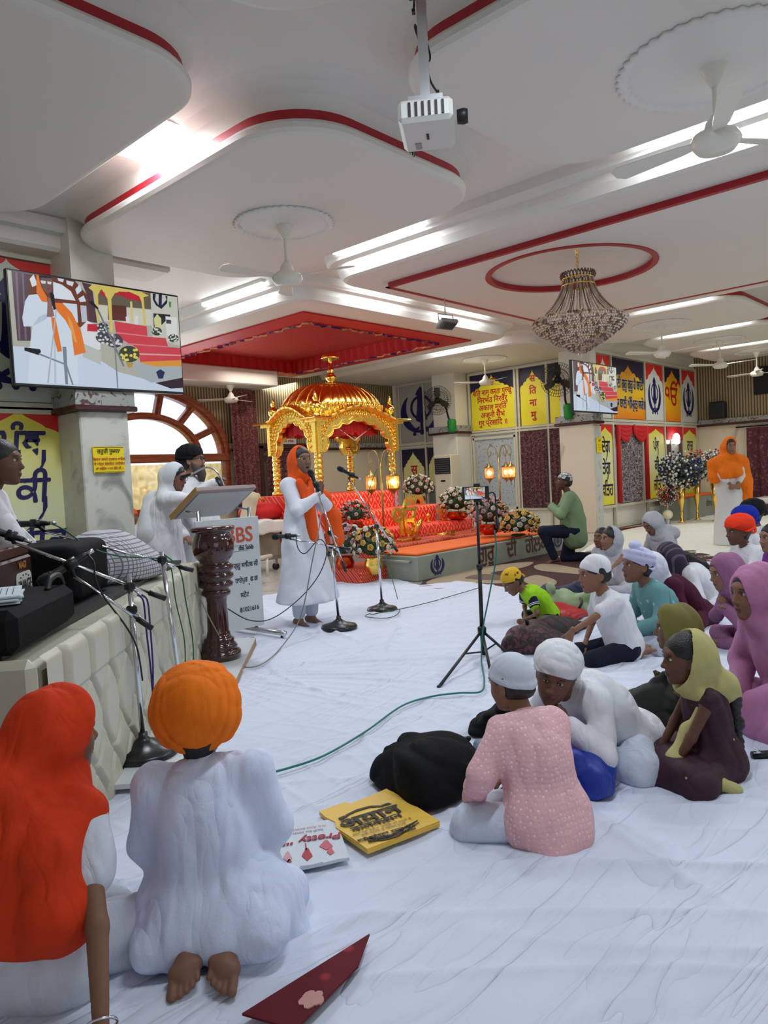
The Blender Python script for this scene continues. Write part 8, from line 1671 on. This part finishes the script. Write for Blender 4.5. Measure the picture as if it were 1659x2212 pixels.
person('man in light green shirt and checked bandana kneeling on one knee by the donation box', gl(1240, 1216), 122, .95, hs=.98, tone=(92, 58, 44), pose='chair', pel=(0, 0, .45), lean=(2, 0), hunch=4, hyaw=8, hpitch=10, armL=(-.08, .28, .80), armR=(.06, .28, .80), poleL=(-1, -.6, -.8), poleR=(1, -.6, -.8), hidehands=(0, 0),
       legs=[((-.12, .40, .46), (-.12, .26, .09), (-.12, .42, .04)), ((.10, .10, .06), (.10, -.30, .07), (.10, -.40, .03))], top=dict(m=cloth_mat((126, 150, 112)), g=.02, loose=.04, name='shirt', fold=.013), skirt=[((0, -.02, .55), (0, -.03, .36), .16, .17)], bottom=dict(m=F_jean, len=.95, name='jeans'), cover='cap', cover_c=pattern_mat('black_white_check', (16, 16, 18), (206, 206, 206), 'grid', 14, .8, .6, .05), hair='short')
# ---- seated crowd
F_pink = pattern_mat('pink_lace_kurta', (226, 176, 180), (246, 214, 214), 'dots', 62, .8, .22, .08, bump=.3); F_teal = pattern_mat('teal_printed_kurta', (100, 150, 152), (160, 196, 196), 'dots', 13, .8, .16, .05); F_lav = cloth_mat((196, 198, 226)); F_mar = cloth_mat((70, 14, 40)); F_mar2 = pattern_mat('maroon_dotted_dress', (50, 8, 30), (190, 150, 150), 'dots', 13, .7, .06, .02)
F_neon = cloth_mat((150, 206, 30)); F_sheer = mat('sheer_olive_yellow', (196, 188, 122), .8, alpha=.86, bump=(55, .2, 3)); F_olv = mat('sheer_olive', (116, 108, 48), .75, alpha=.93, bump=(55, .2, 3)); F_dk = cloth_mat((34, 32, 26)); F_pnk = mat('mauve_pink_print', (190, 124, 170), .75, bump=(55, .2, 3), var=(6, .5, (172, 110, 140))); F_mauve = cloth_mat((146, 96, 130)); F_gvl = cloth_mat((176, 178, 184)); F_str = pattern_mat('striped_dark_scarf', (48, 36, 54), (96, 84, 104), 'wave', 9, .8, .85, .08, rot=(.6, .3, 0))
Fsw = cloth_mat((216, 218, 232))
person('boy in pink lace kurta and white patka sitting cross-legged, seen from behind', fw(1174, 1806, 95, 0), 72, .635, hs=.85, tone=T2, pose='cross', lean=(14, 6), hunch=12, hyaw=14, hpitch=-8, armL=(-.26, .26, .18), armR=(.10, .34, .20), poleL=(-1, -.5, -.6), handL=dict(curl=.6), top=dict(m=F_pink, g=.022, fold=.013, collar=True, loose=.035), skirt=[((-.08, -.05, .1), (.08, -.05, .1), .17, .17), ((.05, -.16, .02), (-.1, -.2, .0), .09, .06), ((.1, -.08, .02), (.16, -.05, .02), .1, .08)], bottom=dict(m=F_paj, loose=.02), cover='patka', cover_c=F_white2, hair='short')
person('boy in white kurta and white turban resting his chin on his hand, facing the camera', fw(1345, 1632, 172, 0), 160, .735, hs=.92, tone=(110, 74, 58), pose='cross', lean=(34, 0), hunch=30, hyaw=42, hpitch=-8, hroll=-14, armR=(.10, .46, .16), armL=(-.15, .53, .33), poleR=(1, .2, -.8), poleL=(-.6, .2, -1), handL=dict(d=(.35, .15, 1), n=(-.8, -.5, .2), curl=.7), handR=dict(d=(-.6, .2, -.3), curl=.5), top=dict(m=F_white, g=.024, fold=.014, collar=True, loose=.03), skirt=[((-.06, -.08, .1), (.06, -.08, .1), .16, .16), ((-.1, -.14, .02), (.12, -.1, .02), .09, .08)], bottom=dict(m=F_paj, loose=.02), cover='turban', cover_c=F_white)
person('girl in a maroon dotted dress with sheer yellow-olive dupatta and long braid', fw(1540, 1678, 128, 0), 128, .59, hs=.85, tone=(98, 64, 48), pose='cross', lean=(4, 0), hunch=8, hyaw=4, hpitch=-2, female=1, armL=(-.14, .30, .12), armR=(.10, .32, .14), poleL=(-.8, -.5, -.4), sleeve='none', top=dict(m=F_mar2, g=.012, name='dress', loose=.0), skirt=[((-.26, .2, .08), (.2, .26, .08), .14, .12), ((0, 0, .1), (0, -.05, .1), .2, .17), ((-.1, .35, .05), (.1, .35, .05), .12, .1)], bottom=dict(m=F_mar2, loose=.02), hair='full', hair_len=dict(pts=[(0, -.10, -.03), (.02, -.15, .55), (.03, -.17, .35), (.03, -.18, .12)], r=.032, braid=1),
       veil=dict(m=F_sheer, o=1.04, g=-.02, open=(.13, .17, .18), oc=(0, .115, .04), fold=.008, drape=[((.0, -.08, .62), (.06, -.12, .56), .10, .09)]), extra=[('scarf_end', [((-.13, .08, .55), (-.08, .17, .35), .035, .04), ((-.08, .17, .35), (-.12, .28, .16), .04, .05), ((-.12, .28, .16), (-.3, .2, .10), .05, .06), ((-.3, .2, .14), (-.30, -.04, .04), .05, .04)], F_sheer, dict(k=.04))])
person('girl in dark clothes under an olive sheer headscarf, seen from behind', fw(1498, 1560, 110, .0), 115, .545, hs=.86, tone=T3, pose='cross', lean=(2, 0), hunch=6, female=1, armL=(-.2, .3, .2), armR=(.14, .3, .2), sleeve='none', top=dict(m=F_dk, g=.014), skirt=[((-.2, .2, .08), (.2, .2, .08), .13, .12), ((0, -.02, .1), (0, .0, .1), .18, .17)], bottom=dict(m=F_dk), hair='full', veil=dict(m=F_olv, o=1.06, g=-.01, fold=.012, drape=[((-.04, -.08, .6), (.04, -.08, .55), .11, .11), ((0, -.08, .5), (.04, -.09, .35), .10, .09)]))
person('boy in white t-shirt and white knotted bandana, bare feet folded behind him', fw(1345, 1426, 140, 0), 138, .70, hs=.98, tone=T2, pose='kneel', pel=(0, 0, .13), lean=(12, 0), hunch=8, hyaw=2, hpitch=-4, armL=('w', *D(1225, 1372, 4.45)), armR=(.12, .3, .16), poleL=(-1, -.6, -.1), handL=dict(d=(.1, .4, -1), n=(-1, .3, .2), curl=.3), sleeve='short', top=dict(m=F_white, g=.02, name='tshirt', fold=.012, loose=.03), skirt=[((0, -.04, .14), (0, -.05, .12), .15, .15)], bottom=dict(m=F_navy, len=.6, name='shorts'), legs=[((-.2, .36, .08), (-.10, -.10, .06), (-.06, -.24, .04)), ((.14, .36, .08), (.08, -.10, .06), (.02, -.24, .05))], cover='bandana', cover_c=F_white, hair='short')
person('boy in a neon green shirt with navy sleeves and yellow printed bandana, head bowed', fw(1184, 1350, 140, 0), 138, .58, hs=.86, tone=T1, pose='cross', lean=(24, 0), hunch=30, hyaw=6, hpitch=-34, armL=(-.10, .30, .14), armR=(.06, .30, .14), poleL=(-1, -.3, -.4), sleeve='short', top=dict(m=F_neon, g=.016, name='tshirt', fold=.009, sleeve_m=cloth_mat((20, 24, 56))), skirt=[((0, -.03, .12), (0, -.05, .1), .13, .13)], bottom=dict(m=F_navy, len=.0, name='shorts'), cover='bandana', cover_c=pattern_mat('yellow_printed_bandana', (222, 176, 32), (70, 44, 20), 'noise', 24, .8, .66, .03), hair='short')
person('boy in teal printed kurta and lavender patka with a top knot', fw(1444, 1396, 140, 0), 138, .735, hs=.98, tone=(126, 86, 68), pose='cross', lean=(14, 0), hunch=12, hyaw=4, hpitch=4, armL=(-.10, .34, .2), armR=(.12, .34, .2), poleL=(-1, -.4, -.8), top=dict(m=F_teal, g=.022, fold=.014, loose=.03), skirt=[((0, -.06, .12), (.0, -.04, .1), .17, .17), ((-.12, -.04, .04), (-.05, -.12, .02), .09, .08)], bottom=dict(m=F_paj, loose=.02), cover='bunpatka', cover_c=F_lav)
person('person in a maroon kurta and white headscarf bending forward, behind the teal kurta', fw(1505, 1350, 140, 0), 138, .74, hs=.95, tone=T1, pose='cross', lean=(36, 0), hunch=16, hpitch=-10, armL=(-.1, .4, .15), armR=(.1, .4, .15), top=dict(m=F_mar, g=.022, fold=.006), skirt=[((0, -.05, .1), (0, -.1, .08), .16, .14)], bottom=dict(m=F_mar), hair='full', veil=dict(m=Fsw, g=-.03, open=(.066, .11, .10), fold=.012))
person('girl in white dress, dark striped headscarf and long loose hair, bending forward', fw(1545, 1318, 140, 0), 138, .78, hs=.95, tone=T3, pose='cross', lean=(38, 0), hunch=18, hpitch=-10, female=1, armL=(-.1, .45, .12), armR=(.1, .45, .12), top=dict(m=F_white, g=.014, fold=.008), skirt=[((0, -.05, .12), (0, -.1, .1), .17, .15), ((-.1, .0, .06), (.1, .0, .06), .14, .14)], bottom=dict(m=F_white), hair='full', hair_len=dict(pts=[(0, -.09, .0), (.03, .30, .60), (.02, .12, .50), (.0, -.06, .34)], r=.045), veil=dict(m=F_str, g=-.05, open=(.085, .13, .115), oc=(0, .125, .0)))
person('woman in grey-white veil looking down, seated on the rug edge', fw(1448, 1242, 145, 0), 150, .79, hs=.98, tone=(134, 94, 76), pose='cross', lean=(12, 0), hunch=16, hyaw=4, hpitch=-28, female=1, top=dict(m=F_gvl, g=.02), bottom=dict(m=F_gvl), hair='full', veil=dict(m=F_gvl, g=.0, open=(.078, .12, .115), oc=(0, .125, -.03), drape=[((-.1, .0, .6), (.05, .12, .5), .09, .09), ((.1, -.04, .6), (.1, -.08, .4), .11, .11)]))
person('girl in white veil and sleeveless top looking left, hand on the green bag', fw(1344, 1278, 150, 0), 160, .66, hs=.95, tone=T2, pose='cross', lean=(8, 0), hunch=8, hyaw=-8, hpitch=4, female=1, armL=('w', *D(1252, 1292, 6.35)), armR=(.1, .3, .2), sleeve='none', top=dict(m=cloth_mat((196, 190, 196))), bottom=dict(m=F_gvl), hair='full', veil=dict(m=F_gvl, o=1.02, g=-.03, open=(.11, .17, .15), oc=(0, .125, .03)))
person('small child with bare dark hair peeking beside the girl in the white veil', fw(1314, 1264, 150, 0), 168, .61, hs=.90, tone=(112, 76, 60), pose='cross', lean=(6, 0), hpitch=6, hyaw=0, top=dict(m=F_gvl), bottom=dict(m=F_gvl), hair='full', child=1)
person('young man in orange-red turban and white shirt, sitting in profile', fw(1638, 1292, 140, 0), 140, .78, hs=1.03, tone=(104, 68, 50), pose='cross', lean=(10, 0), hunch=10, hpitch=-4, armL=(-.16, .42, .2), armR=(.0, .44, .18), top=dict(m=F_white, g=.018, collar=True, name='shirt'), skirt=[((0, -.02, .12), (0, 0, .1), .16, .15)], bottom=dict(m=F_paj, loose=.02), cover='turban', cover_c=cloth_mat((236, 58, 26)))
person('man in royal blue turban, mostly hidden behind the orange-red turban', fw(1646, 1264, 140, 0), 140, .82, hs=1.03, tone=T3, pose='cross', lean=(12, 0), hunch=6, hpitch=-4, top=dict(m=F_white), bottom=dict(m=F_paj), cover='turban', cover_c=cloth_mat((16, 40, 150)))
person('man in black turban and white shirt, farthest of the three turbans at right', fw(1655, 1250, 140, 0), 135, .86, hs=1.03, tone=T3, pose='cross', lean=(10, 0), hpitch=-6, top=dict(m=F_white), bottom=dict(m=F_paj), cover='turban', cover_c=cloth_mat((14, 14, 18)))
person('woman at the right edge with a purple scarf, only her face in view', fw(1706, 1318, 140, 0), 140, .75, hs=1.0, tone=(146, 104, 84), pose='cross', lean=(8, 0), hunch=6, female=1, top=dict(m=cloth_mat((120, 50, 140))), bottom=dict(m=cloth_mat((120, 50, 140))), hair='full')
person('person wrapped in a dusky mauve headscarf with hands near the face', fw(1636, 1398, 140, 0), 140, .68, hs=.96, tone=T2, pose='cross', lean=(16, 0), hunch=14, hpitch=-10, female=1, armL=(-.02, .34, .42), armR=(.04, .34, .40), handL=dict(d=(.2, .2, 1), n=(-1, .3, 0), curl=.9), top=dict(m=F_mauve, g=.02), skirt=[((0, 0, .12), (0, 0, .1), .18, .18)], bottom=dict(m=F_mauve), hair='full', veil=dict(m=F_mauve, g=.01, open=(.06, .095, .09), drape=[((-.1, -.04, .6), (.05, -.06, .3), .13, .13)]))
person('woman in a large mauve-pink printed dupatta with a nose stud, at the right edge', fw(1735, 1570, 140, 0), 140, .85, hs=1.0, tone=(124, 84, 66), pose='cross', lean=(14, 0), hunch=12, hyaw=4, hpitch=-2, female=1, armL=(-.1, .36, .2), top=dict(m=F_pnk, g=.024, loose=.03), skirt=[((-.05, 0, .14), (.0, 0, .1), .2, .2), ((-.3, .12, .1), (-.1, .3, .1), .12, .12)], bottom=dict(m=F_pnk, loose=.05), hair='full', veil=dict(m=F_pnk, g=.02, open=(.062, .10, .10), oc=(0, .112, -.012), fold=.014, drape=[((-.14, -.06, .55), (.1, -.08, .5), .15, .14), ((-.14, -.04, .4), (.05, -.08, .3), .16, .15), ((-.12, .12, .45), (.05, .12, .4), .11, .11)]))
